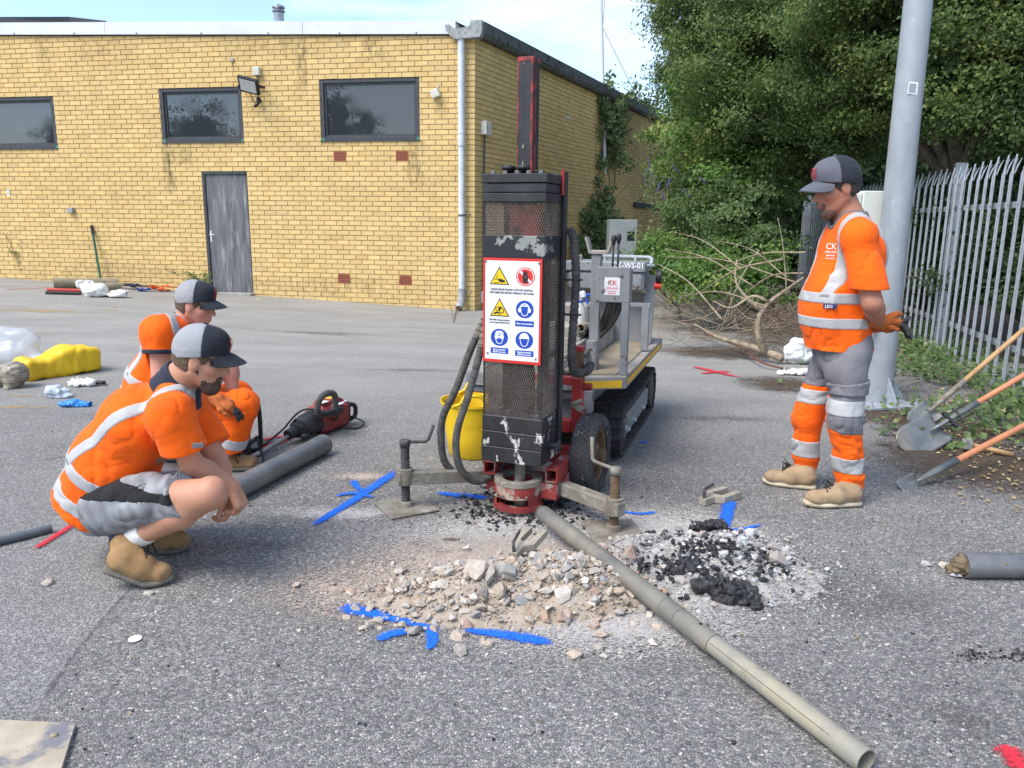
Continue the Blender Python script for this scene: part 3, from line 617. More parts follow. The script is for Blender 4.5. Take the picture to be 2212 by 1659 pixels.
def crown(lobes, size, per, rng, clump=.14, nsub=26, flat=1.0, inner=.25, face=None, aspect=.62, tint_top=.0, droop=.25):
 Cs, Ns, Ts, Sz = [], [], [], []
 for c, r in lobes:
  c = np.array(c); r = np.array(r); area = (r[0]*r[1]+r[1]*r[2]+r[0]*r[2])/3; k = max(6, int(nsub*area)); n = int(per*area); lt = rng.normal(0, .10)
  d = rng.normal(size=(k*3, 3)); d /= np.linalg.norm(d, axis=1, keepdims=True)
  cam_ = -c/np.linalg.norm(c); keepm = (d@cam_ > -.35) | (d[:, 2] > .4); d = d[keepm][:k]; k = len(d)
  rad = rng.uniform(.70, 1.16, (k, 1)); sub = c+d*r*rad; m = n//k+1
  idx = np.repeat(np.arange(k), m); sp = rng.normal(size=(len(idx), 3))*clump*np.array([1, 1, .55]); P = sub[idx]+sp; nd = d[idx]*.75+rng.normal(size=(len(idx), 3))*.45; nd[:, 2] += .55
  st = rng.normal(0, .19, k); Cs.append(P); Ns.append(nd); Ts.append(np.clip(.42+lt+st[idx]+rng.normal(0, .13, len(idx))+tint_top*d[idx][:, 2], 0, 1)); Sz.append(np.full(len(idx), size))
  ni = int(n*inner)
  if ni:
   e = rng.normal(size=(ni, 3)); e /= np.linalg.norm(e, axis=1, keepdims=True); P = c+e*r*rng.uniform(.25, .62, (ni, 1)); Cs.append(P); Ns.append(e+rng.normal(size=(ni, 3))*.3+cam_*.5); Ts.append(np.clip(rng.normal(.05, .05, ni), 0, 1)); Sz.append(np.full(ni, size*2.2))  # inner leaves tinted near dark: shade inside the crown put into leaf colour
 C = np.concatenate(Cs); V, Fq = leaf_mesh(C, np.concatenate(Ns), np.concatenate(Sz), aspect, rng, droop); return V, Fq, np.repeat(np.concatenate(Ts), 4)
def limb_tree(name, label, cat, foot, lobes, mat, size, per, seed, trunk_r=.12, group=None, leafname='crown', bark='bark', clump=.14, nsub=26, inner=.25, aspect=.62, tint_top=0.0, droop=.25):
 rng = np.random.default_rng(seed); t = thing(name, label, cat, tuple(foot), group); V, Fq, ti = crown(lobes, size, per, rng, clump, nsub, inner=inner, aspect=aspect, tint_top=tint_top, droop=droop); meshobj(leafname, V, Fq, mat, t, tint=ti)
 m = MB(); foot = Vector(foot); cen = sum((Vector(c) for c, r in lobes), Vector())/len(lobes); fork_ = foot.lerp(Vector((cen.x, cen.y, max(foot.z+.3, foot.z+(cen.z-foot.z)*.45))), .8); m.tube(catmull([foot-Vector((0, 0, .15)), foot.lerp(fork_, .5)+Vector((.08, .05, 0)), fork_], 8), [trunk_r*(1-.05*i) for i in range(9)], 9)
 for c, r in lobes:
  c = Vector(c); mid = fork_.lerp(c, .55)+Vector(tuple(rng.normal(0, .12, 3))); m.tube(catmull([fork_-Vector((0, 0, .05)), mid, c, c+Vector(tuple(rng.normal(0, 1, 3)*np.array(r)*.15))], 9), [trunk_r*.5*(1-.085*i) for i in range(10)], 6)
 m.build('trunk', bark, t, smooth=True); return t
def L_(px, py, Y, rx, ry=None, rz=None): return (tuple(at(px, py, Y)), (rx, ry or rx, rz or rx))
def bank():
 xs = np.linspace(0, 1, 14); V = []; ys = np.linspace(3, 60, 30); Fc = []
 def fx(y): return 4.17+(y-6.05)*(4.83-4.17)/(8.84-6.05) if y < 8.84 else 4.83+(y-8.84)*.2
 for y in ys:
  for u in xs:
   x = fx(y)+.05+u*16; z = -.02+2.2*sstep(.10, .55, u)+.12*math.sin(x*1.7+y)*u; V.append((x, y, z-.03*(u == 0)))
 n = len(xs)
 for j in range(len(ys)-1):
  for i in range(n-1): Fc.append((j*n+i, j*n+i+1, (j+1)*n+i+1, (j+1)*n+i))
 tag(meshobj('embankment', V, Fc, 'earth', smooth=True), kind='structure')
bank()
def trees():
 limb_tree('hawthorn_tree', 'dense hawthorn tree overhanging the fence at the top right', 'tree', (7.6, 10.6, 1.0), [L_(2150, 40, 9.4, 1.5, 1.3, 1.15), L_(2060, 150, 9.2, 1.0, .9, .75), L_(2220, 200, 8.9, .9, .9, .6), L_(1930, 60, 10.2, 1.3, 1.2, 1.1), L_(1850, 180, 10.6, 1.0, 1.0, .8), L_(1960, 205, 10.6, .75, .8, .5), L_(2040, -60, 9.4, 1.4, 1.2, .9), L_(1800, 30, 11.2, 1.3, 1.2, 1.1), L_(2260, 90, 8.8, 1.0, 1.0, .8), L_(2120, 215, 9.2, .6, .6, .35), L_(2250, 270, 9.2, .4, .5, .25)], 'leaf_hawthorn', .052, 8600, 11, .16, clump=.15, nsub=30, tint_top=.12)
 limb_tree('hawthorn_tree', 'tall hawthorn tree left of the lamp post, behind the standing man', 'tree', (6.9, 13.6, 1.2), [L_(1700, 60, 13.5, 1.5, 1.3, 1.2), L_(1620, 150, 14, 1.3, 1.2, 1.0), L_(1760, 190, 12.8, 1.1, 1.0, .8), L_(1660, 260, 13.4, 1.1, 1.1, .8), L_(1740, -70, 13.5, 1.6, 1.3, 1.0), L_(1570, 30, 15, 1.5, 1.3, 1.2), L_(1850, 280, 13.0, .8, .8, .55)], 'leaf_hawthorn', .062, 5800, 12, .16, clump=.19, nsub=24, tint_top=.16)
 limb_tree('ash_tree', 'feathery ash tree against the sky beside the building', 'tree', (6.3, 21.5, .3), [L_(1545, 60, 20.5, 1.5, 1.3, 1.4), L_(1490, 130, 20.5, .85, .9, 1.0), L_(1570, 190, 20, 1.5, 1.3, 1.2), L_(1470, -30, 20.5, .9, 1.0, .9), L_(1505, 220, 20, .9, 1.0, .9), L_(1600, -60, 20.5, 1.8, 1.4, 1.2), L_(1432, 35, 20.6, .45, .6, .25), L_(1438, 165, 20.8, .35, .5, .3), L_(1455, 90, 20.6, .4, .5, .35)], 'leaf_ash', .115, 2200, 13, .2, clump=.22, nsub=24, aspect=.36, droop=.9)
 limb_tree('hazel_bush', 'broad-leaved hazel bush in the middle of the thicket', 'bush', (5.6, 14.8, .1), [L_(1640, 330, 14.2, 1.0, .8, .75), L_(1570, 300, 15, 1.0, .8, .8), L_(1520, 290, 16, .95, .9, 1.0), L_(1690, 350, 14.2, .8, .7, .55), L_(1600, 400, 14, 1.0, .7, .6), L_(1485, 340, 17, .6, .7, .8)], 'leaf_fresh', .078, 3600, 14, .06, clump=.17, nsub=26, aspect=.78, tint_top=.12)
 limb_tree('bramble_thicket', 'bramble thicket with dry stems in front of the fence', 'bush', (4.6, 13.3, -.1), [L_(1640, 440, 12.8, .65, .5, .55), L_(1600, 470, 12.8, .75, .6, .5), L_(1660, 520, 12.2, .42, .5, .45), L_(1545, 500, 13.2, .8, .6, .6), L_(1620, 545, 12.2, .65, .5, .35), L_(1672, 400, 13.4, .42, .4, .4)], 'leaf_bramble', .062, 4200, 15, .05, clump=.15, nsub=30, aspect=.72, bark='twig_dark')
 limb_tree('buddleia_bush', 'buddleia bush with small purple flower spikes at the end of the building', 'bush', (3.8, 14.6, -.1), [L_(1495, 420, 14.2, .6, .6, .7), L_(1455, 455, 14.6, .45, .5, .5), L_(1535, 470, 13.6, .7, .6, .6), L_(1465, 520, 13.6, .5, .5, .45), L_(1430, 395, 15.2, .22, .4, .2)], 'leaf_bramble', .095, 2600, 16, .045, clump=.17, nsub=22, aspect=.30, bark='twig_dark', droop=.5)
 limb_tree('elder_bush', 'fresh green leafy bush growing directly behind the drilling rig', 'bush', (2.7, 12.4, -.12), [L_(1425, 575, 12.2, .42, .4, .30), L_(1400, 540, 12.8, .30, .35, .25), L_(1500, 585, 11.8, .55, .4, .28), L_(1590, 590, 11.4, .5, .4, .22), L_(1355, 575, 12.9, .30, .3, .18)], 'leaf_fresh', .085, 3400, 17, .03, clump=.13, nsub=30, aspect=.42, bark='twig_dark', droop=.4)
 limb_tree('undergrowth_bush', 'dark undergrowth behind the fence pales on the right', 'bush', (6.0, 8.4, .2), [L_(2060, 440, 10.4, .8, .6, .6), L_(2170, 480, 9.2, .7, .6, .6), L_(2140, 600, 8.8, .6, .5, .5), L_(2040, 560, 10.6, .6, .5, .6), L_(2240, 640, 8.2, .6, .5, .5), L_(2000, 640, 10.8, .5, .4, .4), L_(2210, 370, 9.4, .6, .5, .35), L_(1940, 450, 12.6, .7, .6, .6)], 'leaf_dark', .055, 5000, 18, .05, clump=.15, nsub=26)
 limb_tree('distant_tree', 'small pale tree glimpsed over the roof end', 'tree', (3.9, 33, -.1), [L_(1355, 225, 33, .8, .6, .9), L_(1390, 235, 33, .7, .5, .8), L_(1375, 260, 33, .9, .6, .7)], 'leaf_ash', .14, 900, 19, .08, clump=.26, nsub=16, aspect=.4)
 limb_tree('tree', 'tree across the yard behind the viewer, mirrored in the right window', 'tree', (-20.5, -12, 0), [((-20.9, -12, 7.2), (.6, .8, 1.4)), ((-19.4, -12.4, 6.6), (.6, .7, 1.0)), ((-22.3, -12, 6.6), (.9, 1, 1.3)), ((-20.6, -12, 5.2), (1.8, 1.4, 1.3))], 'leaf_dark', .16, 1500, 61, .15, clump=.26, nsub=16, inner=.5)
 limb_tree('tree', 'dark trees behind the viewer, mirrored in the left windows', 'tree', (-33, -12, 0), [((-33+2.6*k, -12+.5*k, 5.2+1.0*math.sin(k*2.3)), (1.9, 1.5, 2.4)) for k in range(-5, 3)], 'leaf_dark', .2, 500, 62, .15, clump=.3, nsub=12, inner=.7)
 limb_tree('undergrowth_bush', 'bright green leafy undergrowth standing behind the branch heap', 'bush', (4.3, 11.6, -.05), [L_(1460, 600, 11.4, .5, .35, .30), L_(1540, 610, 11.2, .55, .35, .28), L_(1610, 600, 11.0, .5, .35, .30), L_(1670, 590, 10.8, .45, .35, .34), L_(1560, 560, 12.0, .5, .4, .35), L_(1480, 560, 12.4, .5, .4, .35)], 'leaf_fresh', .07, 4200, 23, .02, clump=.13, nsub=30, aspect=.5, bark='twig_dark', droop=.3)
 # far wood closes the view under the crowns
 rng = np.random.default_rng(4); V, Fq, ti = crown([((x, 27+3*math.sin(x*1.3), 1.6+.5*math.sin(x*2.1)), (1.7, 1.2, 2.0)) for x in np.arange(5.2, 16, 1.5)]+[((x, 17+.4*x, 3.4), (1.7, 1.5, 2.6)) for x in np.arange(8.6, 15, 1.6)]+[((8.0+.6*k, 13.0-1.5*k, 2.9), (1.2, 1.2, 1.9)) for k in range(5)], .17, 900, rng, .3, 14, inner=.5); tag(meshobj('thicket', V, Fq, 'leaf_dark', tint=ti), 'dark wood closing the view behind the fence', 'wood', kind='stuff')
trees()
def creeper():
 rng = np.random.default_rng(31); t = thing('wall_creeper', 'climbing bramble and ivy growing up the side wall to the roof', 'climbing plant', tuple(sp_(6.3, -.1, .2))); C = []; N = []; m = MB()
 paths = [(6.1, 0, 6.5, 4.3, 150, .22), (7.0, 2.9, 7.3, 4.75, 300, .50), (5.4, 0, 5.5, 1.9, 330, .42), (6.4, 0, 6.3, 2.1, 420, .55), (7.8, 0, 7.9, 1.7, 300, .6), (6.6, 2.2, 6.9, 3.6, 90, .22), (4.8, 0, 4.9, 1.1, 130, .25), (6.6, 3.9, 6.3, 4.9, 110, .35)]
 for (s0, z0, s1, z1, n, w) in paths:
  P = [sp_(s0+(s1-s0)*u+.15*math.sin(u*7+s0), -.1+z0+(z1-z0)*u, .05+.10*math.sin(u*5+s0)**2) for u in np.linspace(0, 1, 9)]; m.tube(P, [.016*(1-.07*i) for i in range(9)], 6)
  K = n//7; cu = rng.uniform(0, 1, K); cs = rng.normal(0, w*.6, K); co = np.abs(rng.normal(.14, .16, K))
  for j in range(K):
   for q in range(22): u = cu[j]; C.append(tuple(sp_(float(s0+(s1-s0)*u+cs[j]+rng.normal(0, .12)), float(-.1+z0+(z1-z0)*u+rng.normal(0, .10)), float(max(.02, co[j]+rng.normal(0, .06)))))); N.append(tuple(np.array(SN)*.7+rng.normal(size=3)*.45+np.array([0, -.5, .5])))
 C = np.array(C); N = np.array(N); V, Fq = leaf_mesh(C, N, np.full(len(C), .115), .75, rng, .5); ti = np.repeat(np.clip(rng.normal(.5, .24, len(C)), 0, 1), 4); meshobj('foliage', V, Fq, 'leaf_bramble', t, tint=ti)
 for k in range(26):
  s = rng.uniform(5.2, 8.6); z = rng.uniform(1.0, 4.2); p = sp_(s, z, .2); q = p+Vector((rng.uniform(-.3, .9), rng.uniform(-.8, .1), rng.uniform(-.2, .8))); m.tube(catmull([p, p.lerp(q, .5)+Vector((0, -.1, .12)), q], 8), [.007-.0006*i for i in range(9)], 5)
 m.build('stem', 'twig_dark', t)
creeper()
def flowers():
 rng = np.random.default_rng(8); t = [o for o in COL.objects if o.name.startswith('buddleia_bush') and o.parent is None][0]
 for (px, py, Y) in ((1405, 362, 15), (1412, 390, 15), (1440, 405, 14.0), (1435, 432, 14), (1490, 425, 13.4), (1465, 372, 14.3), (1524, 396, 13.5), (1420, 415, 14.3)):
  p = at(px, py, Y); d = Vector((rng.uniform(-.6, .2), -.3, rng.uniform(.2, .9))).normalized(); m = MB()
  for k in range(22):
   u = k/22; th = k*2.4; o = Vector((math.cos(th), math.sin(th), .2))*.022*(1-u*.7); q = p+d*(.20*u)+o; m.lathe([(.0, -.008), (.010, 0), (.0, .008)], q, o, 5, cap=False)
  m.build('flower_spike', 'flower_purple', t)
flowers()
# dead branches cleared into a heap
def tw(m, rng, a, d, L, r, bend=.5, n=8, kids=2):
 pts = [Vector(a)]; d = Vector(d).normalized()
 for i in range(3): d = (d+Vector(tuple(rng.normal(0, bend*.33, 3)))).normalized(); pts.append(pts[-1]+d*(L/3))
 for p in pts: p.z = max(p.z, gz(p.x, p.y)+r)
 P = catmull(pts, n); m.tube(P, [r*(1-.085*i*8/n) for i in range(n+1)], 5)
 for k in range(kids):
  q = P[int(rng.integers(2, n-1))]; tw(m, rng, q, d+Vector(tuple(rng.normal(0, .6, 3))), L*rng.uniform(.3, .55), r*.55, bend, 5, 0)
def brush():
 rng = np.random.default_rng(21); m = MB(); c = gnd(1585, 700)
 for k in range(330):
  px, py = rng.uniform(1430, 1740), rng.uniform(620, 745); a = gnd(px, py); a.z = abs(rng.normal(.08, .09)); th = rng.uniform(0, 6.28); tw(m, rng, a, (math.cos(th), math.sin(th)*.6, rng.normal(.10, .2)), rng.uniform(.4, 1.3), rng.uniform(.003, .0075), .6, 7, 2)
 for (x0, y0, x1, y1, Y0, Y1, r) in ((1437, 537, 1630, 620, 10.5, 8.9, .010), (1550, 520, 1700, 600, 9.5, 8.4, .008), (1428, 555, 1720, 610, 10.2, 8.2, .008), (1450, 500, 1600, 580, 11.5, 9.5, .009), (1680, 470, 1700, 640, 8.2, 8.0, .007), (1420, 570, 1560, 690, 10, 8.6, .012), (1600, 640, 1735, 590, 8.6, 8.0, .010), (1540, 590, 1740, 545, 9.4, 8.2, .010), (1500, 640, 1690, 560, 9.3, 8.1, .011), (1560, 700, 1640, 540, 8.5, 8.9, .009), (1470, 640, 1650, 660, 9.6, 8.4, .010)):
  p, q = at(x0, y0, Y0), at(x1, y1, Y1); p.z = max(p.z, .02); q.z = max(q.z, .02); mid = p.lerp(q, .5)+Vector((0, 0, .10)); m.tube(catmull([p, mid, q], 12), [r*(.45+.05*i) for i in range(13)], 6)
 o = m.build('brush_pile', 'twig', None, smooth=True); tag(o, 'tangled heap of dry pale branches in front of the bushes', 'branches', kind='stuff')
 m = MB(); rng = np.random.default_rng(22)
 for k in range(700):
  px, py = rng.uniform(1625, 1760), rng.uniform(655, 770); a = gnd(px, py); h = .45*max(0, 1-((px-1700)/80)**2)*rng.uniform(0, 1); a.z = h; th = rng.uniform(0, 6.28); d = Vector((math.cos(th), math.sin(th), rng.normal(0, .35))).normalized(); e = a+d*rng.uniform(.15, .4); e.z = max(e.z, .005); m.tube([a, a.lerp(e, .5)+Vector((0, 0, .04)), e], .0028, 4, False)
 o = m.build('dry_stalks', 'twig_dark', None); tag(o, 'heap of fine dry brown stalks behind the standing man', 'dry stalks', kind='stuff')
 # the big forked branch
 t = thing('fallen_branch', 'thick forked bare branch lying at the front of the brush heap', 'branch', tuple(gnd(1690, 783))); m = MB()
 def bp(x, y, Y): q = at(x, y, Y); q.z = max(q.z, .03); return q
 g0 = gnd(1690, 783); Y = g0.y
 m.tube(catmull([g0+Vector((0, 0, .04)), bp(1650, 758, Y+.15), bp(1600, 742, Y+.35), bp(1550, 728, Y+.6), bp(1500, 700, Y+.9)], 16), [.045-.0022*i for i in range(17)], 9)
 m.tube(catmull([bp(1655, 762, Y+.12), bp(1640, 735, Y+.1), bp(1638, 690, Y+.1), bp(1660, 655, Y+.15), bp(1700, 625, Y+.25), bp(1735, 600, Y+.3)], 18), [.040-.0016*i for i in range(19)], 9)
 m.tube(catmull([bp(1648, 668, Y+.12), bp(1620, 650, Y+.2), bp(1590, 610, Y+.3), bp(1592, 560, Y+.4)], 12), [.026-.0016*i for i in range(13)], 7)
 m.tube(catmull([bp(1660, 652, Y+.15), bp(1625, 640, Y+.2), bp(1580, 665, Y+.25), bp(1540, 650, Y+.4)], 12), [.022-.0014*i for i in range(13)], 7)
 m.build('bough', 'twig', t, smooth=True)
 p = [gnd(1690, 800), gnd(1640, 790), gnd(1600, 760), gnd(1560, 738), gnd(1510, 715), gnd(1470, 690)]; p = [q+Vector((0, 0, .02+.03*math.sin(i))) for i, q in enumerate(p)]; t = thing('bramble_cane', 'long dark red bramble cane trailing on the asphalt before the branches', 'cane', tuple(p[0])); MB().tube(catmull(p, 30), .011, 7).build('cane', 'cane_red', t, smooth=True)
brush()
def groundcover():
 rng = np.random.default_rng(41); C = []; N = []
 for k in range(4200):
  y = rng.uniform(4.6, 11.5); fx = 4.17+(y-6.05)*.2366 if y < 8.84 else 4.83+(y-8.84)*.2; u = abs(rng.normal(0, .38)); x = fx-.25+.75*rng.uniform(0, 1)-u*(1.5 if y < 7.5 else 1.0); dens = math.sin(x*4.1+y*2.3)+math.sin(x*1.7-y*3.1)
  if dens < -.5 and u > .15: continue
  C.append((x, y, .02+abs(rng.normal(0, .06))+.12*max(0, 1-u*2.2)*rng.uniform(0, 1))); N.append(np.array([-.2, -.4, 1])+rng.normal(size=3)*.4)
 C = np.array(C); V, Fq = leaf_mesh(C, np.array(N), np.full(len(C), .058), .8, rng, 0); tag(meshobj('ivy', V, Fq, 'leaf_bramble', tint=np.repeat(np.clip(rng.normal(.35, .28, len(C)), 0, 1), 4)), 'ivy and weeds creeping along the foot of the fence', 'ivy', kind='stuff')
 # fallen leaves and bark chips along the verge
 C = []; N = []
 for k in range(5200):
  y = rng.uniform(3.4, 13); fx = 4.17+(y-6.05)*.2366 if y < 8.84 else 4.83+(y-8.84)*.2; x = fx-abs(rng.normal(0, .62))-.0;
  if x < 2.2: continue
  C.append((x, y, .006+rng.uniform(0, .012))); N.append(np.array([0, 0, 1])+rng.normal(size=3)*.25)
 for k in range(260): x, y = rng.uniform(-4, 3.5), rng.uniform(1.8, 12); C.append((x, y, gz(x, y)+.006)); N.append(np.array([0, 0, 1])+rng.normal(size=3)*.3)
 C = np.array(C); sz = np.where(C[:, 0] > 2.3, .034, .016); V, Fq = leaf_mesh(C, np.array(N), sz, .6, rng, 0); tag(meshobj('leaf_litter', V, Fq, 'leaf_dry', tint=np.repeat(np.clip(rng.normal(.5, .28, len(C)), 0, 1), 4)), 'dry fallen leaves scattered along the verge', 'leaf litter', kind='stuff')
groundcover()
def weed(label, px, py, h, n, mat, seed, spread=.25, size=.05):
 p = gnd(px, py, .15); p.z = gz(p.x, p.y); rng = np.random.default_rng(seed); t = thing('weed', label, 'weed', tuple(p)); m = MB(); C = []; N = []
 for k in range(n):
  e = p+Vector((rng.normal(0, spread), rng.normal(-.05, spread*.4), h*rng.uniform(.5, 1))); P = catmull([p, p.lerp(e, .5)+Vector((0, 0, h*.15)), e], 8); m.tube(P, .004, 4)
  for q in P[2:]:
   for _ in range(4): C.append(tuple(q+Vector(tuple(rng.normal(0, .03, 3))))); N.append(np.array([0, -.4, .8])+rng.normal(size=3)*.5)
 m.build('stem', 'twig_dark', t); V, Fq = leaf_mesh(np.array(C), np.array(N), np.full(len(C), size), .45, rng, .2); meshobj('leaf', V, Fq, mat, t, tint=np.repeat(np.clip(rng.normal(.5, .2, len(C)), 0, 1), 4))
weed('tall spindly weed at the foot of the wall, far left', 50, 612, .85, 5, 'leaf_bramble', 51, .10); weed('small green tuft at the wall foot left of the rolled mat', 120, 612, .16, 9, 'leaf_fresh', 52, .08); weed('dry brown weed against the wall beside the broom', 200, 612, .24, 9, 'leaf_dry', 53, .09, .03); weed('thin reddish dead stalk at the wall foot', 100, 612, .5, 1, 'leaf_dry', 54, .03, .03); weed('arching bramble sprout by the door threshold', 440, 625, .42, 9, 'leaf_bramble', 55, .34, .06); weed('thin dry weed at the foot of the downpipe', 980, 668, .3, 4, 'leaf_dry', 56, .07, .02)
print('veg', round(time.time()-T0, 1))
# ================================================================ DRILLING RIG
class Fr:
 def __init__(s, o, deg):
  a = R(deg); s.o = np.array([o[0], o[1], 0.0]); s.b = np.array([math.sin(a), math.cos(a), 0]); s.r = np.array([math.cos(a), -math.sin(a), 0])
  s.X = Matrix(((s.r[0], s.b[0], 0, o[0]), (s.r[1], s.b[1], 0, o[1]), (0, 0, 1, 0), (0, 0, 0, 1)))
 def f(s, px, py, d):
  v = ray(px, py); c = np.array([0, 0, HCAM]); P = c+v*((d-(c-s.o)@s.b)/(v@s.b)); return float((P-s.o)@s.r), float(P[2])
 def sd(s, px, py, d):
  v = ray(px, py); c = np.array([0, 0, HCAM]); P = c+v*((d-(c-s.o)@s.r)/(v@s.r)); return float((P-s.o)@s.b), float(P[2])
 def P(s, r, d, z): return Vector(s.o+s.r*r+s.b*d+np.array([0, 0, z]))
M('rig_black', (0.014, 0.015, 0.017), (0.035, 0.036, 0.038), scale=9, thr=(0.45, 0.75), rough=0.5, third=(0.50, 0.49, 0.45), tscale=15, tthr=(0.565, 0.60), bump=0.2, bscale=50, stretch=(1, 1, 0.6))
M('rig_black_clean', (0.014, 0.015, 0.017), (0.032, 0.034, 0.036), scale=11, thr=(0.45, 0.75), rough=0.55, third=(0.19, 0.185, 0.17), tscale=6, tthr=(0.66, 0.74), bump=0.2, bscale=50)
M('rig_peel', (0.22, 0.23, 0.21), (0.28, 0.29, 0.26), scale=12, rough=0.6, third=(0.010, 0.012, 0.018), tscale=5.5, tthr=(0.46, 0.475), bump=0.2)
M('rig_grey', (0.185, 0.192, 0.20), (0.235, 0.24, 0.245), scale=7, rough=0.6, third=(0.065, 0.035, 0.022), tscale=22, tthr=(0.625, 0.655), bump=0.25, bscale=60)
M('rig_grey_dusty', (0.33, 0.31, 0.265), (0.215, 0.205, 0.185), scale=8, rough=0.85, third=(0.095, 0.055, 0.034), tscale=20, tthr=(0.64, 0.67), bump=0.3, bscale=60)
M('rig_red', (0.36, 0.022, 0.020), (0.23, 0.017, 0.016), scale=8, rough=0.5, third=(0.42, 0.30, 0.25), tscale=15, tthr=(0.635, 0.67), bump=0.25, bscale=60)
M('mast_red', (0.33, 0.03, 0.025), (0.05, 0.014, 0.014), scale=14, thr=(.45, .6), rough=0.5); M('rig_red_dusty', (0.30, 0.035, 0.028), (0.18, 0.022, 0.02), scale=9, rough=0.75, third=(0.36, 0.30, 0.24), tscale=10, tthr=(0.53, 0.62), bump=0.3, bscale=60)
M('dusty_steel', (0.235, 0.215, 0.175), (0.14, 0.115, 0.085), scale=12, rough=0.8, third=(0.34, 0.33, 0.29), tscale=13, tthr=(0.58, 0.68), bump=0.35, bscale=50)
M('mesh_wire', (0.20, 0.17, 0.14), (0.12, 0.09, 0.07), scale=40, rough=0.6, metal=0.3)
M('hose', (0.035, 0.034, 0.033), (0.085, 0.08, 0.073), scale=30, rough=0.7, bump=0.3)
M('hose_dusty', (0.10, 0.095, 0.085), (0.05, 0.048, 0.045), scale=30, rough=0.85, bump=0.3)
M('rubber', (0.020, 0.020, 0.021), (0.055, 0.053, 0.05), scale=14, rough=0.85, bump=0.4, third=(0.12, 0.115, 0.10), tscale=6, tthr=(0.60, 0.78))
M('tyre_scuffed', (0.028, 0.028, 0.029), (0.05, 0.05, 0.05), scale=14, rough=0.85, third=(0.42, 0.40, 0.35), tscale=26, tthr=(0.64, 0.68), bump=0.3)
M('rust', (0.10, 0.058, 0.032), (0.17, 0.11, 0.06), scale=18, rough=0.85, bump=0.4)
M('yellow_strip', (0.72, 0.42, 0.01), (0.60, 0.34, 0.012), scale=7, rough=0.55, third=(0.10, 0.07, 0.03), tscale=16, tthr=(0.68, 0.70))
M('sign_white', (0.74, 0.75, 0.77), (0.68, 0.69, 0.71), scale=5, rough=0.35, third=(0.52, 0.51, 0.47), tscale=9, tthr=(0.72, 0.80)); M('sign_red', (0.62, 0.028, 0.018), (0.54, 0.025, 0.018), scale=9, rough=0.4); M('sign_blue', (0.008, 0.05, 0.36), rough=0.4); M('sign_text', (0.05, 0.05, 0.055), rough=0.5); M('sign_text_white', (0.78, 0.80, 0.84), rough=0.5)
M('bolt', (0.25, 0.24, 0.22), (0.13, 0.12, 0.11), scale=50, rough=0.5, metal=0.4); M('muddy', (0.30, 0.25, 0.17), (0.22, 0.18, 0.12), scale=6, rough=0.9, bump=0.5, bscale=40, third=(0.17, 0.165, 0.15), tscale=4, tthr=(0.55, 0.7))
M('tank_plastic', (0.62, 0.62, 0.60), (0.5, 0.5, 0.48), scale=6, rough=0.4, trans=0.0); M('trigger_blue', (0.03, 0.10, 0.50), rough=0.4); M('spray_bottle', (0.50, 0.51, 0.49), (0.42, 0.43, 0.41), scale=6, rough=0.35)
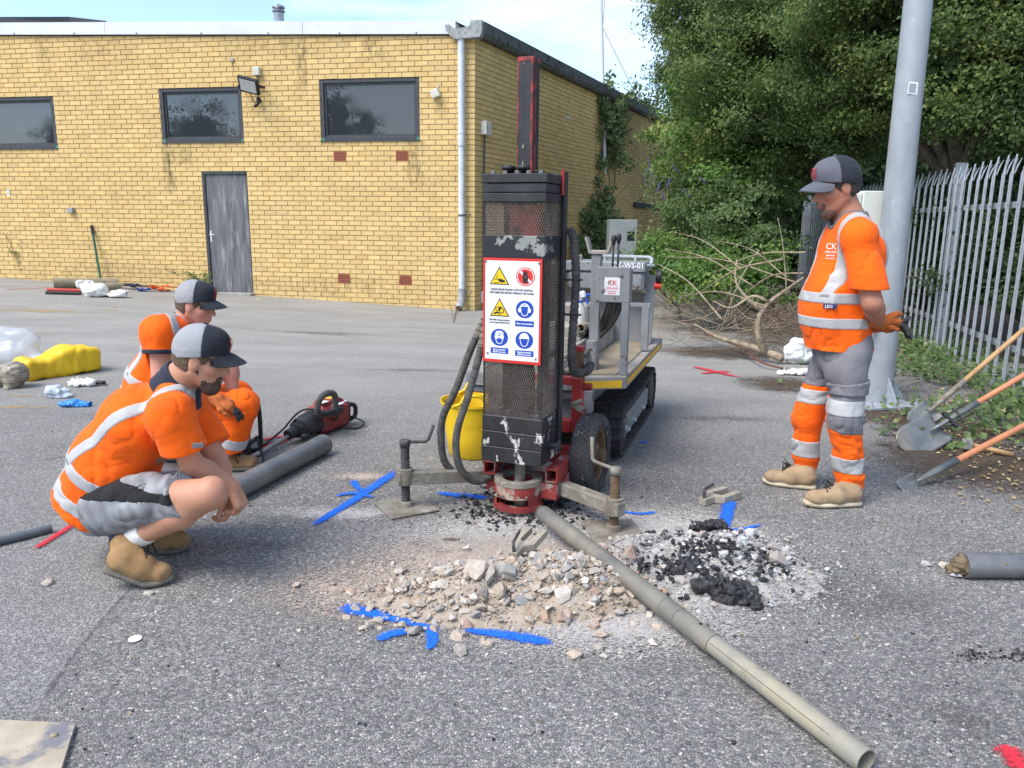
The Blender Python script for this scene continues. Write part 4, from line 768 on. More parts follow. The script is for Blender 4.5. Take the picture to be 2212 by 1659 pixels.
def rig():
 A = Fr((0.035, 3.72), 21.7)       # mast frame
 B = Fr((0.035, 3.72), 18.0)       # crawler frame
 root = thing('drilling_rig', 'tracked drilling rig with black mesh mast guard, safety sign and red stabiliser base', 'drilling rig', A.P(0, 0, 0))
 def mb(fr=A): return MB(fr.X)
 # ---------- guard
 r0, r1, s0, s1 = -.136, .166, -.13, .13
 zt = A.f(1045, 375, -.13)[1]; zb1 = A.f(1045, 437, -.13)[1]; zm = A.f(1045, 508, -.13)[1]; zp = A.f(1045, 556, -.13)[1]; zs = A.f(1045, 779, -.13)[1]; zm2 = A.f(1045, 894, -.13)[1]; z0 = .262
 g = mb(); h3 = (zt-zb1)/3
 for k in range(3):
  e = (.008, .003, .004)[k]; g.box((r0-e, s0-e, zt-h3*(k+1)+.0015), (r1+e, s1, zt-h3*k-.0015), .003)
 guard = g.build('guard_head', 'rig_black_clean', root)
 g = mb()
 for k in range(5):
  rr = r0+.035+k*.058; g.lathe([(.011, 0), (.011, .012), (.006, .014)], (rr, s0+.03, zt), (0, 0, 1), 6); g.lathe([(.011, 0), (.011, .012), (.006, .014)], (rr, s1-.03, zt), (0, 0, 1), 6)
 g.build('bolt', 'bolt', guard)
 for rr in (-.055, .022):
  g = mb(); g.lathe([(.012, 0), (.014, .018), (.030, .022), (.038, .030), (.030, .040), (.012, .044)], (rr, s0+.10, zt), (0, 0, 1), 12); g.tube([(rr+.01, s0+.11, zt+.016), (rr+.09, s0+.13, zt+.012)], .009, 8); g.build('hydraulic_port', 'rig_black_clean', guard, smooth=True)
 g = mb(); g.box((r1+.007, s1-.045, z0+.02), (r1+.022, s1-.002, zt+.02), .003); g.build('guard_hinge_post', 'rig_black_clean', guard)
 g = mb(); g.tube([(r1+.012, s1-.056, zt-.09), (r1+.012, s1-.056, zt+.028)], .008, 8); g.build('hinge_pin', 'rig_red', guard)
 # expanded metal panels
 def panel(u0, u1, v0, v1, plane, off):
  m = mb(); dw, dh = .0112, .0265; tn = (dw/2)/(dh/2)
  n = int((u1-u0+(v1-v0)*tn)/dw)+2
  for fam in (1, -1):
   for i in range(-1, n+1):
    ua = (u0+i*dw-(v1-v0)*tn) if fam > 0 else u0+i*dw; ub = ua+fam*(v1-v0)*tn
    if fam < 0: ua, ub = u0+i*dw, u0+i*dw-(v1-v0)*tn
    pa, pb = np.array([ua, v0]), np.array([ub, v1]); d = pb-pa; t0, t1 = 0.0, 1.0
    if abs(d[0]) > 1e-9:
     for lim, sg in ((u0, 1), (u1, -1)):
      t = (lim-pa[0])/d[0]
      if d[0]*sg > 0: t0 = max(t0, t)
      else: t1 = min(t1, t)
    if t1-t0 < .02: continue
    q0, q1 = pa+d*t0, pa+d*t1; o2 = off+(.0009 if fam > 0 else -.0009)
    if plane == 'f': m.obox((q0[0], o2, q0[1]), (q1[0], o2, q1[1]), .0016, .0019, (1, 0, 0))
    else: m.obox((o2, q0[0], q0[1]), (o2, q1[0], q1[1]), .0016, .0019, (0, 1, 0))
  return m
 for a, b in ((zb1, zm), (zs, zm2)):
  lo, hi = min(a, b)-.002, max(a, b)+.002
  panel(r0+.006, r1-.004, lo, hi, 'f', s0+.004).build('guard_mesh', 'mesh_wire', guard)
 panel(s0+.008, s1-.02, zm2, zp, 's', r1-.003).build('guard_mesh', 'mesh_wire', guard); panel(s0+.008, s1-.02, zm, zb1, 's', r1-.003).build('guard_mesh', 'mesh_wire', guard); panel(s0+.008, s1-.02, zm2, zb1, 's', r0+.003).build('guard_mesh', 'mesh_wire', guard)
 g = mb(); fw = .006
 for rr in (r0, r1-fw): g.box((rr, s0, z0+.18), (rr+fw, s0+fw, zb1+.01))
 for rr in (r0, r1-.02): g.box((rr, s1-.02, z0+.18), (rr+.02, s1-.001, zb1+.01))
 g.build('guard_frame', 'rig_black_clean', guard)
 g = mb(); g.box((r0-.004, s0-.004, zp), (r1+.004, s1, zm), .003); p = g.build('painted_plate', 'rig_peel', guard); p['label'] = 'grey plate with black paint peeling off in patches'
 g = mb(); hh = (zm2-z0)/3
 for k in range(3): g.box((r0-.004+.002*(k == 0), s0-.004, z0+hh*k+.001), (r1+.006-.002*(k == 0), s1, z0+hh*(k+1)-.001), .003)
 p = g.build('guard_foot', 'rig_black', guard); p['label'] = 'black lower guard splashed with white mud'
 # what shows through the mesh: hammer slide, weights, ram
 g = mb(); g.box((-.095, .05, z0+.1), (-.05, .10, zt-.03), .004); g.box((.075, .05, z0+.1), (.12, .10, zt-.03), .004); g.build('slide_rail', 'rig_black_clean', root)
 g = mb(); g.box((-.045, -.04, zm-.03), (.10, .06, zb1-.005), .01); g.box((-.06, -.05, zm-.10), (.11, .07, zm-.035), .006); g.build('drop_weight', 'mast_red', root)
 g = mb(); g.lathe([(.055, 0), (.055, .42), (.03, .43)], (.03, -.01, z0+.03), (0, 0, 1), 20); g.box((-.08, -.06, z0+.02), (.13, .06, z0+.12), .01); g.build('hammer', 'rig_black_clean', root, autosmooth=40)
 # ---------- safety sign
 W0, W1 = r0+.002, r1-.006; Zt, Zb = zp-.0, zs
 def S(x, y, o=0.0): return ((W0+(x-384)/419.*(W1-W0)), s0-.010-o, Zt-(y-762)/752.*(Zt-Zb))
 g = mb(); a, b = S(384, 1514), S(803, 762); g.box((a[0], s0-.010, a[2]), (b[0], s0-.0045, b[2]), .0008); sign = g.build('safety_sign', 'sign_red', root)
 g = mb(); a, b = S(401, 1492), S(787, 780); g.box((a[0], s0-.0112, a[2]), (b[0], s0-.0095, b[2])); sign_w = g.build('sign_face', 'sign_white', sign)
 def poly(pts, o, mat, nm):
  P = [S(x, y, o) for x, y in pts]; MB(A.X).prism(P, (0, 0, 0), (0, -.0005, 0)).build(nm, mat, sign)
 def circ(cx, cy, r, o, mat, nm, n=28, sx=1.0): poly([(cx+r*sx*math.cos(2*math.pi*k/n), cy+r*math.sin(2*math.pi*k/n)) for k in range(n)], o, mat, nm)
 for (cx, ty, by) in ((503, 820, 950), (506, 1046, 1177)):
  poly([(cx, ty), (cx+72, by), (cx-70, by)], .0014, 'sign_black', 'triangle_border'); poly([(cx, ty+13), (cx+60, by-7), (cx-59, by-7)], .0022, 'sign_yellow', 'warning_triangle')
 poly([(467, 908), (520, 908), (520, 913), (467, 913)], .003, 'sign_black', 'pictogram'); poly([(467, 935), (500, 935), (500, 939), (467, 939)], .003, 'sign_black', 'pictogram'); poly([(484, 878), (488, 878), (488, 903), (484, 903)], .003, 'sign_black', 'pictogram')
 poly([(495, 914), (520, 912), (542, 916), (544, 932), (520, 934), (500, 928)], .003, 'sign_black', 'pictogram')
 circ(490, 1123, 14, .003, 'sign_black', 'pictogram', 12); circ(490, 1123, 9, .0036, 'sign_yellow', 'pictogram', 12); circ(523, 1136, 18, .003, 'sign_black', 'pictogram', 14); circ(523, 1136, 12, .0036, 'sign_yellow', 'pictogram', 14)
 poly([(462, 1158), (480, 1142), (500, 1144), (516, 1162), (508, 1166), (494, 1154), (466, 1164)], .003, 'sign_black', 'pictogram')
 for k in range(4): poly([(500+k*6, 1104+3*abs(k-1.5)), (504+k*6, 1104+3*abs(k-1.5)), (508+k*3, 1140), (503+k*3, 1140)], .0032, 'sign_black', 'pictogram')
 # prohibition: no hands
 circ(688, 888, 66, .0014, 'sign_red', 'prohibition_ring'); circ(688, 888, 59, .0018, 'sign_white', 'prohibition_ring'); circ(688, 888, 54, .0022, 'sign_red', 'prohibition_disc')
 c_, s_ = math.cos(R(45)), math.sin(R(45)); poly([(688-54*c_-7*s_, 888-54*s_+7*c_), (688-54*c_+7*s_, 888-54*s_-7*c_), (688+54*c_+7*s_, 888+54*s_-7*c_), (688+54*c_-7*s_, 888+54*s_+7*c_)], .0026, 'sign_white', 'prohibition_bar')
 poly([(672, 930), (671, 898), (706, 898), (704, 930)], .003, 'sign_black', 'pictogram')
 for k, (x, y) in enumerate(((673, 862), (681, 848), (690, 845), (699, 855))): poly([(x-3.5, y), (x+3.5, y), (x+4, 900), (x-4, 900)], .003, 'sign_black', 'pictogram')
 poly([(706, 880), (710, 884), (706, 910), (700, 906)], .003, 'sign_black', 'pictogram')
 # blue mandatory discs
 for (cx, cy, kind) in ((686, 1118, 'ear'), (506, 1330, 'eye'), (686, 1338, 'head')):
  circ(cx, cy, 63, .0014, 'sign_blue', 'mandatory_disc')
  poly([(cx-30, cy-28), (cx+30, cy-28), (cx+31, cy+8), (cx+20, cy+38), (cx+7, cy+48), (cx-7, cy+48), (cx-20, cy+38), (cx-31, cy+8)], .0022, 'sign_text_white', 'pictogram'); poly([(cx-25, cy-20), (cx+25, cy-20), (cx+26, cy+6), (cx+16, cy+34), (cx+6, cy+42), (cx-6, cy+42), (cx-16, cy+34), (cx-26, cy+6)], .0028, 'sign_blue', 'pictogram')
  if kind == 'ear':
   circ(cx-34, cy+6, 17, .0034, 'sign_text_white', 'pictogram', 14, .7); circ(cx+34, cy+6, 17, .0034, 'sign_text_white', 'pictogram', 14, .7)
   poly([(cx+38*math.cos(t), cy+2-46*math.sin(t)) for t in np.linspace(0, math.pi, 14)]+[(cx-30*math.cos(t), cy+2-38*math.sin(t)) for t in np.linspace(0, math.pi, 14)], .0034, 'sign_text_white', 'pictogram')
  if kind == 'eye':
   circ(cx-17, cy-4, 15, .0034, 'sign_text_white', 'pictogram', 14); circ(cx+17, cy-4, 15, .0034, 'sign_text_white', 'pictogram', 14); poly([(cx-36, cy-9), (cx+36, cy-9), (cx+36, cy-3), (cx-36, cy-3)], .0036, 'sign_text_white', 'pictogram'); poly([(cx-28, cy-28), (cx-24, cy-44), (cx+8, cy-50), (cx+28, cy-40), (cx+30, cy-28), (cx+10, cy-34)], .0034, 'sign_text_white', 'pictogram')
  if kind == 'head':
   poly([(cx-42, cy-10)]+[(cx-34*math.cos(t), cy-14-38*math.sin(t)) for t in np.linspace(0, math.pi, 14)]+[(cx+42, cy-10)], .0034, 'sign_text_white', 'pictogram')
 for (x0, x1, y0, y1) in ((619, 752, 1200, 1241), (443, 572, 1406, 1448), (621, 753, 1414, 1456)): poly([(x0, y0), (x1, y0), (x1, y1), (x0, y1)], .0014, 'sign_blue', 'caption_bar')
 def T(x, y, body, sz, mat='sign_text', al='CENTER', sx=1.0):
  p = S(x, y, .0024); X = A.X @ Matrix.Translation(p) @ Matrix.Rotation(R(90), 4, 'X'); text('sign_lettering', body, sz, X, mat, sign, al, .0002, .0003, sx)
 k = (W1-W0)/419.
 T(592, 990, 'PLEASE ENSURE ENGINE IS OFF AND IGNITION', 19*k, sx=.75); T(592, 1013, 'KEYS REMOVED BEFORE OPENING THE GUARD', 19*k, sx=.78)
 T(506, 1207, 'DANGER moving machinery,', 15*k, sx=.85); T(506, 1226, 'risk of trapped fingers/hands', 15*k, sx=.85)
 T(686, 1226, 'Wear ear protection', 16*k, 'sign_text_white', sx=.85); T(507, 1425, 'Eye protection', 17*k, 'sign_text_white', sx=.9); T(507, 1442, 'MUST be worn', 17*k, 'sign_text_white', sx=.9); T(687, 1433, 'Head protection', 17*k, 'sign_text_white', sx=.9); T(687, 1450, 'MUST be worn', 17*k, 'sign_text_white', sx=.9)
 for x, y in ((405, 788), (782, 792), (420, 1450), (768, 1470)): mb().lathe([(.0055, 0), (.0055, .003), (.002, .004)], S(x, y, .001), (0, -1, 0), 8).build('screw', 'bolt', sign)
 # ---------- mast column
 m0, m1 = -.012, .062; zT = 2.143; g = mb(); g.box((m0, -.035, z0+.4), (m1, .055, zT), .006); mast = g.build('mast', 'rig_black_clean', root)
 g = mb()
 for rr in (m0, m1-.0098):
  g.box((rr-.0012, -.0362, zt+.002), (rr+.0060+.005*(rr > 0), -.02, zT-.003), .002)
 g.box((m0-.001, -.0365, zT-.02), (m1+.001, .0562, zT+.0012), .003); g.build('worn_edge', 'mast_red', mast)
 g = mb(); zz = zt+.02
 while zz < zT-.08: g.box((m0+.027, -.0358, zz), (m0+.031, -.0335, zz+.075), 0); zz += .098
 g.build('slot', 'rig_black', mast)
 g = mb(); g.box((m1-.003, -.008, zt+.01), (m1+.002, .004, zT-.04), .001); g.build('wear_strip', 'mast_red', mast)
 # ---------- rod, clamp ring
 cz = .245; g = mb(); g.lathe([(.050, .0), (.046, .02)], (.04, -.02, z0-.022), (0, 0, 1), 20); g.lathe([(.031, 0), (.031, .05), (.029, .052), (.029, .085), (.033, .09), (.033, .115), (.029, .12), (.029, .33)], (.02, -.02, z0-.345), (0, 0, 1), 18); g.build('drill_rod', 'dusty_steel', root, autosmooth=40)
 RC = (.022, -.045)
 def ring(ro, ri, a0, a1, nm, mat, gap=None):
  m = mb(); n = 40; vs = []; fs = []
  for (rr, zz) in ((ro, a0), (ro, a1), (ri, a1), (ri, a0)):
   for k in range(n): vs.append((RC[0]+rr*math.cos(2*math.pi*k/n), RC[1]+rr*math.sin(2*math.pi*k/n), zz))
  for i in range(4):
   j = (i+1) % 4
   for k in range(n):
    if gap and gap[0] <= k < gap[1]: continue
    k2 = (k+1) % n; fs.append((i*n+k, i*n+k2, j*n+k2, j*n+k))
  m.add(vs, fs); return m.build(nm, mat, root, autosmooth=40)
 ring(.122, .082, .148, .172, 'clamp_plate', 'dusty_steel'); ring(.118, .100, .085, .1475, 'clamp_ring', 'rig_red_dusty'); ring(.118, .100, .048, .0845, 'clamp_ring', 'rig_red_dusty', gap=(25, 35)); ring(.125, .088, .022, .0475, 'clamp_plate', 'rig_red_dusty'); ring(.112, .098, -.06, .0215, 'casing', 'dusty_steel')
 g = mb()
 for a in (R(245), R(205), R(300)):
  c = (RC[0]+.122*math.cos(a), RC[1]+.122*math.sin(a), .105); t = (-math.sin(a), math.cos(a)); o = (math.cos(a), math.sin(a)); g.tube([(c[0]-t[0]*.02, c[1]-t[1]*.02, .105), (c[0]-t[0]*.02+o[0]*.02, c[1]-t[1]*.02+o[1]*.02, .10), (c[0]+t[0]*.02+o[0]*.02, c[1]+t[1]*.02+o[1]*.02, .10), (c[0]+t[0]*.02, c[1]+t[1]*.02, .105)], .006, 7)
 g.build('pull_ring', 'dusty_steel', root, smooth=True)
 # ---------- base beams
 g = mb(); g.box((-.19, .02, .075), (.24, .115, .16), .004); g.box((-.16, -.03, .075), (-.10, .0195, .155), .003); g.box((.125, -.05, .075), (.225, .0195, .155), .003); base = g.build('base_beam', 'rig_red_dusty', root)
 for rr in (-.165, .165):
  g = mb(); w = .062; x0, x1 = rr, rr+w; y0, y1 = -.055, .30; q = .165
  g.box((x0, y0, q), (x1, y1, q+.006)); g.box((x0, y0, q+.062), (x1, y1, q+.068)); g.box((x0, y0, q+.0062), (x0+.006, y1, q+.0618)); g.box((x1-.006, y0, q+.0062), (x1, y1, q+.0618)); t_ = g.build('box_tube', 'rig_red_dusty', base)
  g = mb(); g.lathe([(.013, 0), (.013, .014), (.008, .016)], (rr+.03, .24, q+.068), (0, 0, 1), 6); g.lathe([(.006, 0), (.006, .0008)], (rr+.03, .0, q+.068), (0, 0, 1), 8); g.build('bolt', 'rust', t_)
 # stabiliser arms with screw jacks
 for (px, py, sA, sB, ang) in ((877, 1045, -.05, -.19, 0), (1325, 1110, -.05, .0, 1)):
  J = gnd(877, 1098) if ang == 0 else gnd(1325, 1150); Jx = Vector((J.x, J.y, .165)); st = A.P(-.185, .05, .125) if ang == 0 else A.P(.235, .02, .120); en = Vector((J.x, J.y, .165 if ang == 0 else .125)); dr = (en-st).normalized()
  g = MB(); g.obox(st, en+dr*.045, .062, .066, bev=.005); arm = g.build('stabiliser_arm', 'dusty_steel', root)
  g = MB(); g.lathe([(.040, -.034), (.040, .045), (.034, .047)], en, (0, 0, 1), 16); g.build('jack_nut', 'dusty_steel', arm, autosmooth=40)
  prof = []; zz = .012-en.z
  while zz < .155: prof += [(.0235, zz), (.0200, zz+.004)]; zz += .008
  g = MB(); g.lathe(prof, en, (0, 0, 1), 14); sc_ = g.build('jack_screw', 'rust' if ang else 'hose', arm)
  top = en+Vector((0, 0, .16)); g = MB(); g.lathe([(.027, 0), (.027, .03), (.02, .034)], top, (0, 0, 1), 12)
  if ang == 0: g.tube([top+Vector((0, 0, .022)), top+Vector((.10, .02, .02)), top+Vector((.115, .03, .03)), top+Vector((.135, .07, .09))], .009, 8)
  else: g.tube([top+Vector((0, 0, .022)), top+Vector((-.09, .08, .035)), top+Vector((-.100, .09, .045)), top+Vector((-.105, .09, .15))], .009, 8)
  g.build('crank_handle', 'hose' if ang == 0 else 'dusty_steel', arm, smooth=True)
  g = MB(); rz = R(30 if ang == 0 else 8); X = Matrix.Translation((J.x, J.y, .010)) @ Matrix.Rotation(rz, 4, 'Z'); g.X = X; g.box((-.125, -.125, -.005), (.125, .125, .004), .002); g.lathe([(.038, .004), (.034, .028), (.027, .032)], (0, 0, 0), (0, 0, 1), 14); p = g.build('foot_plate', 'dusty_steel', arm)
 # ---------- carriage: red frame, wheels
 g = mb(); g.obox((-.25, .34, .21), (.32, .34, .21), .05, .05); g.obox((-.22, .26, .22), (.27, .26, .22), .04, .09); g.build('axle_beam', 'rig_red', root)
 f0 = A.f(1245, 815, .42); zt2 = f0[1]; rp = A.f(1247, 870, .42)[0]
 g = mb(); g.box((rp-.028, .40, .30), (rp+.028, .46, zt2), .004); g.box((-.10, .405, zt2-.045), (rp-.0285, .455, zt2), .004); g.box((-.10, .405, A.f(1215, 925, .42)[1]-.02), (rp-.0285, .455, A.f(1215, 905, .42)[1]), .004); g.tube([(rp+.028, .43, zt2-.05), (rp+.075, .43, zt2-.045)], .019, 10); fr_ = g.build('carriage_frame', 'rig_red', root)
 g = mb(); g.box((rp-.022, .41, zt2+.001), (rp+.022, .45, A.f(1243, 757, .42)[1])); g.build('post', 'rust', fr_); g = mb(); g.box((rp-.026, .405, A.f(1243, 757, .42)[1]), (rp+.026, .455, A.f(1243, 748, .42)[1])); g.build('post_cap', 'rig_red', fr_)
 g = mb(); g.obox((rp-.01, .392, A.f(1243, 870, .42)[1]), (rp+.04, .385, A.f(1243, 882, .42)[1]), .02, .035, bev=.004); g.tube([(rp-.015, .385, A.f(1243, 872, .4)[1]), (rp+.035, .38, A.f(1243, 862, .4)[1])], .012, 8); g.build('latch', 'dusty_steel', fr_)
 g = mb(); g.tube([(.14, -.02, .345), (.215, -.02, .345)], .015, 10); g.lathe([(.03, 0), (.032, .006), (.02, .012)], (.215, -.02, .345), (1, 0, 0), 14); g.build('pin', 'rig_black_clean', root)
 def wheel(rc, sc, rad, w, scuff):
  m = mb(); n = 36; prof = [(-.40, .66), (-.5, .80), (-.46, .93), (-.30, .99), (0, 1.0), (.30, .99), (.46, .93), (.5, .80), (.40, .66)]
  m.lathe([(rad*b_, a_*w) for a_, b_ in prof], (rc, sc, rad), (1, 0, 0), n, cap=False); ty = m.build('wheel', 'tyre_scuffed' if scuff else 'rubber', root, smooth=True)
  m = mb()
  for k in range(44):
   for j in range(5):
    t = 2*math.pi*(k+(j % 2)*.5)/44; x = rc+(j-2)*w*.165; rr_ = rad*(1.002 if abs(j-2) < 2 else .982); c0 = (x, sc+rr_*math.cos(t), rad+rr_*math.sin(t)); tx = (0.35*w*.3*(1 if j % 2 else -1), -math.sin(t)*.0115, math.cos(t)*.0115)
    m.obox((c0[0]-w*.062, c0[1]-tx[1], c0[2]-tx[2]), (c0[0]+w*.062, c0[1]+tx[1], c0[2]+tx[2]), .008, .007, (0, math.cos(t), math.sin(t)))
  m.build('tread_block', 'tyre_scuffed' if scuff else 'rubber', ty)
  m = mb(); m.lathe([(rad*.67, -.36*w), (rad*.62, -.30*w), (rad*.56, .05*w), (rad*.60, .30*w), (rad*.68, .36*w)], (rc, sc, rad), (1, 0, 0), 28, cap=False); m.lathe([(rad*.57, 0), (rad*.35, .012), (rad*.30, .03), (rad*.20, .045), (rad*.18, .075), (.02, .08)], (rc, sc, rad), (1, 0, 0), 24); m.build('rim', 'rust', ty, autosmooth=40)
 wheel(.285, .33, .215, .125, True); wheel(-.235, .40, .215, .125, False)
 # ---------- crawler
 def track(rc, w, sA, sB, ra, rb):
  path = []; za, zb = ra+.012, rb+.012
  for k in range(17): t = R(90)+math.pi*k/16; path.append((sA+ra*math.cos(t), za+ra*math.sin(t)))
  for k in range(1, 12): path.append((sA+(sB-sA)*k/12, .012-.006*math.sin(math.pi*k/12)+.006))
  for k in range(17): t = R(-90)+math.pi*k/16; path.append((sB+rb*math.cos(t), zb+rb*math.sin(t)))
  for k in range(1, 12): path.append((sB+(sA-sB)*k/12, (2*rb+.012)+(2*ra-2*rb)*k/12-.02*math.sin(math.pi*k/12)))
  n = len(path); vs = []; fs = []
  C_ = np.array(path); T_ = np.roll(C_, -1, 0)-np.roll(C_, 1, 0); T_ /= np.linalg.norm(T_, axis=1)[:, None]; N_ = np.stack([T_[:, 1], -T_[:, 0]], 1)*1.0
  if (N_[0]@(C_[0]-C_.mean(0))) < 0: N_ = -N_
  for i in range(n):
   for (rr, o) in ((rc-w/2, 0), (rc+w/2, 0), (rc+w/2, -.028), (rc-w/2, -.028)): q = C_[i]+N_[i]*o; vs.append((rr, q[0], q[1]))
  for i in range(n):
   j = (i+1) % n
   for k in range(4): k2 = (k+1) % 4; fs.append((i*4+k, i*4+k2, j*4+k2, j*4+k))
  m = MB(B.X); m.add(vs, fs); tr = m.build('track', 'rubber', root, autosmooth=50)
  L = np.linalg.norm(np.roll(C_, -1, 0)-C_, axis=1); cum = np.concatenate([[0], np.cumsum(L)]); tot = cum[-1]; m = MB(B.X); K = int(tot/.062)
  for k in range(K):
   t = tot*k/K; i = int(np.searchsorted(cum, t, side='right')-1); i = min(i, n-1); u = (t-cum[i])/L[i]; q = C_[i]*(1-u)+C_[(i+1) % n]*u; N2 = N_[i]*(1-u)+N_[(i+1) % n]*u
   if q[1] < .03: continue
   for a_, b_ in ((-.5, -.06), (.06, .5)): sh = .010*(1 if a_ < 0 else -1); c = q+N2*.006; m.obox((rc+a_*w, c[0], c[1]), (rc+b_*w, c[0]+T_[i][0]*sh, c[1]+T_[i][1]*sh), .030, .016, (0, N2[0], N2[1]))
  m.build('track_lug', 'rubber', tr)
  m = MB(B.X)
  m.box((rc-w*.30, sA+.04, .10), (rc+w*.44, sB-.18, .235), .012); m.prism([(rc-w*.30, sA+.10, .235), (rc-w*.30, sA+.45, .235), (rc-w*.30, sA+.40, .30), (rc-w*.30, sA+.20, .30)], (0, 0, 0), (w*.5, 0, 0)); fr2 = m.build('track_frame', 'rig_grey', root)
  m = MB(B.X)
  for q in (sA+.09, sA+.34, sA+.72): m.lathe([(.026, 0), (.026, .006), (.016, .007), (.016, .02), (.008, .03)], (rc+w*.44, q, .155), (1, 0, 0), 8)
  m.build('bolt', 'galv', fr2)
  for sC, rd in ((sA, ra), (sB, rb)):
   m = MB(B.X); m.lathe([(rd-.03, -w*.42), (rd-.03, w*.40), (rd*.72, w*.46), (rd*.55, w*.42), (rd*.3, w*.46), (.02, w*.47)], (rc, sC, rd+.012), (1, 0, 0), 24); m.build('drum', 'rig_black_clean', fr2, autosmooth=40)
 gx = gnd(1338, 992); rO = float((np.array(gx)-B.o)@B.r); sF = float((np.array(gx)-B.o)@B.b)
 gy = gnd(1412, 893); sR = float((np.array(gy)-B.o)@B.b); rR = float((np.array(gy)-B.o)@B.r)
 ro_ = (rO+rR)/2; wT = .19; track(ro_-wT/2, wT, sF+.06, sR+.02, .155, .165); track(ro_-wT/2-.56, wT, sF+.06, sR+.02, .155, .165)
 # deck
 zd = .575; dF, dR = sF-.42, sR+.08; rr1 = ro_+.045; rr0 = ro_-.86
 cF = (rr1, dF+.16); front = [(rr0, dF), (rr1-.30, dF), (rr1, dF+.16), (rr1, dR), (rr0, dR)]
 m = MB(B.X); m.prism([(x, y, zd-.075) for x, y in front], (0, 0, 0), (0, 0, .055)); deck = m.build('deck', 'rig_grey', root)
 m = MB(B.X); m.prism([(x*.999+.0, y+.002, zd-.0198) for x, y in front], (0, 0, 0), (0, 0, .012)); m.build('deck_plate', 'rig_grey_dusty', deck)
 def strip(p, q, z0_, z1_, nm, mat, o=.003):
  p = Vector((p[0], p[1], 0)); q = Vector((q[0], q[1], 0)); n = (q-p).cross(Vector((0, 0, 1))).normalized(); m = MB(B.X); m.prism([(p.x, p.y, z0_), (q.x, q.y, z0_), (q.x, q.y, z1_), (p.x, p.y, z1_)], tuple(n*.0008), tuple(n*o)); return m.build(nm, mat, deck)
 strip((rr1-.27, dF+.016), (rr1-.02, dF+.149), zd-.068, zd-.026, 'hazard_strip', 'yellow_strip'); strip((rr1, dF+.20), (rr1, dR-.1), zd-.060, zd-.028, 'hazard_strip', 'yellow_strip')
 m = MB(B.X); q = [(rr1-.30, dF+.10, zd-.0075), (rr1-.06, dF+.19, zd-.0075), (rr1-.05, dR-.15, zd-.0075), (rr1-.30, dR-.15, zd-.0075)]; m.prism(q, (0, 0, 0), (0, 0, .008)); m.build('rubber_mat', 'muddy', deck)
 # channel tray on the deck
 m = MB(B.X); m.box((rr1-.34, dF+.12, zd-.007), (rr1-.315, dR-.2, zd+.14), .003); m.box((rr0+.05, dF+.45, zd-.007), (rr1-.3405, dF+.47, zd+.15), .003); m.build('tray_wall', 'rig_grey_dusty', deck)
 m = MB(B.X); m.box((rr0+.1, sF-.1, .25), (ro_-.22, sR, zd-.08), .02); m.tube([(rr0, dF+.06, zd-.12), (ro_-.12, dF+.06, zd-.12)], .024, 12); m.box((ro_-.12-.06, dF+.03, zd-.2), (ro_-.12, dF+.09, zd-.08)); m.build('chassis', 'rig_grey', root)
 m = MB(B.X); m.box((rr0+.1, dF+.1, zd-.34), (ro_-.16, dF+.12, zd-.14), .004); m.build('front_panel', 'rig_grey', root)
 # control box on a post
 sC = dF+.20; c0, c1 = B.f(1289, 576, sC), B.f(1359, 655, sC); pb = B.f(1337, 803, sC)
 m = MB(B.X); m.box((c0[0], sC, c1[1]), (c1[0], sC+.03, c0[1]), .004); m.box((pb[0], sC, zd-.007), (c1[0], sC+.045, c1[1]-.0005), .003); m.box((c1[0]-.004, sC+.031, c1[1]), (c1[0], sC+.09, c0[1]-.01)); cb = m.build('control_panel', 'rig_grey', root)
 m = MB(B.X)
 for (x, y) in ((1342, 594), (1303, 626)): q = B.f(x, y, sC); m.lathe([(.012, 0), (.012, .006), (.005, .008)], (q[0], sC, q[1]), (0, -1, 0), 8)
 m.build('bolt', 'bolt', cb)
 q0, q1 = B.f(1305, 637, sC), B.f(1340, 600, sC); m = MB(B.X); m.box((q0[0], sC-.0016, q0[1]), (q1[0], sC-.0002, q1[1])); m.build('maker_plate', 'sign_white', cb)
 wd = q1[0]-q0[0]; hg = q1[1]-q0[1]; cx_ = (q0[0]+q1[0])/2
 for body, sz, fz in (('CK', wd*.46, .56), ('DRILLING', wd*.185, .34), ('01708 330999', wd*.10, .18), ('ckdrilling.com', wd*.09, .07)):
  text('maker_lettering', body, sz, B.X @ Matrix.Translation((cx_, sC-.0018, q0[1]+hg*fz)) @ Matrix.Rotation(R(90), 4, 'X'), 'sign_red', cb, 'CENTER', .0002, .0006 if body == 'CK' else .0003)
 m = MB(B.X); c = (q0[0]+wd*.36, sC-.0024, q0[1]+hg*.72)
 m.lathe([(wd*.07, 0), (wd*.07, .0004)], c, (0, -1, 0), 14); m.build('maker_emblem', 'green_paint', cb)
 for x, y in ((1326, 517), (1337, 514)):
  q = B.f(x, y, sC+.10); qb = B.f(x, 575, sC+.10); m = MB(B.X); m.tube([(qb[0], sC+.06, qb[1]-.05), (q[0], sC+.10, q[1]-.02)], .006, 8); m.lathe([(.007, -.025), (.014, .0), (.015, .018), (.011, .032), (.0, .036)], (q[0], sC+.10, q[1]-.01), (0, 0, 1), 12); m.build('lever', 'rig_black_clean', cb, smooth=True)
 # cradle post with U bracket
 sP = sC+.12; pl, pr = B.f(1277.5, 560, sP)[0], B.f(1298, 560, sP)[0]; zt3 = B.f(1288, 549, sP)[1]
 m = MB(B.X); m.box((pl, sP, zd), (pr, sP+.05, zt3), .003); cp = m.build('cradle_post', 'rig_grey', root)
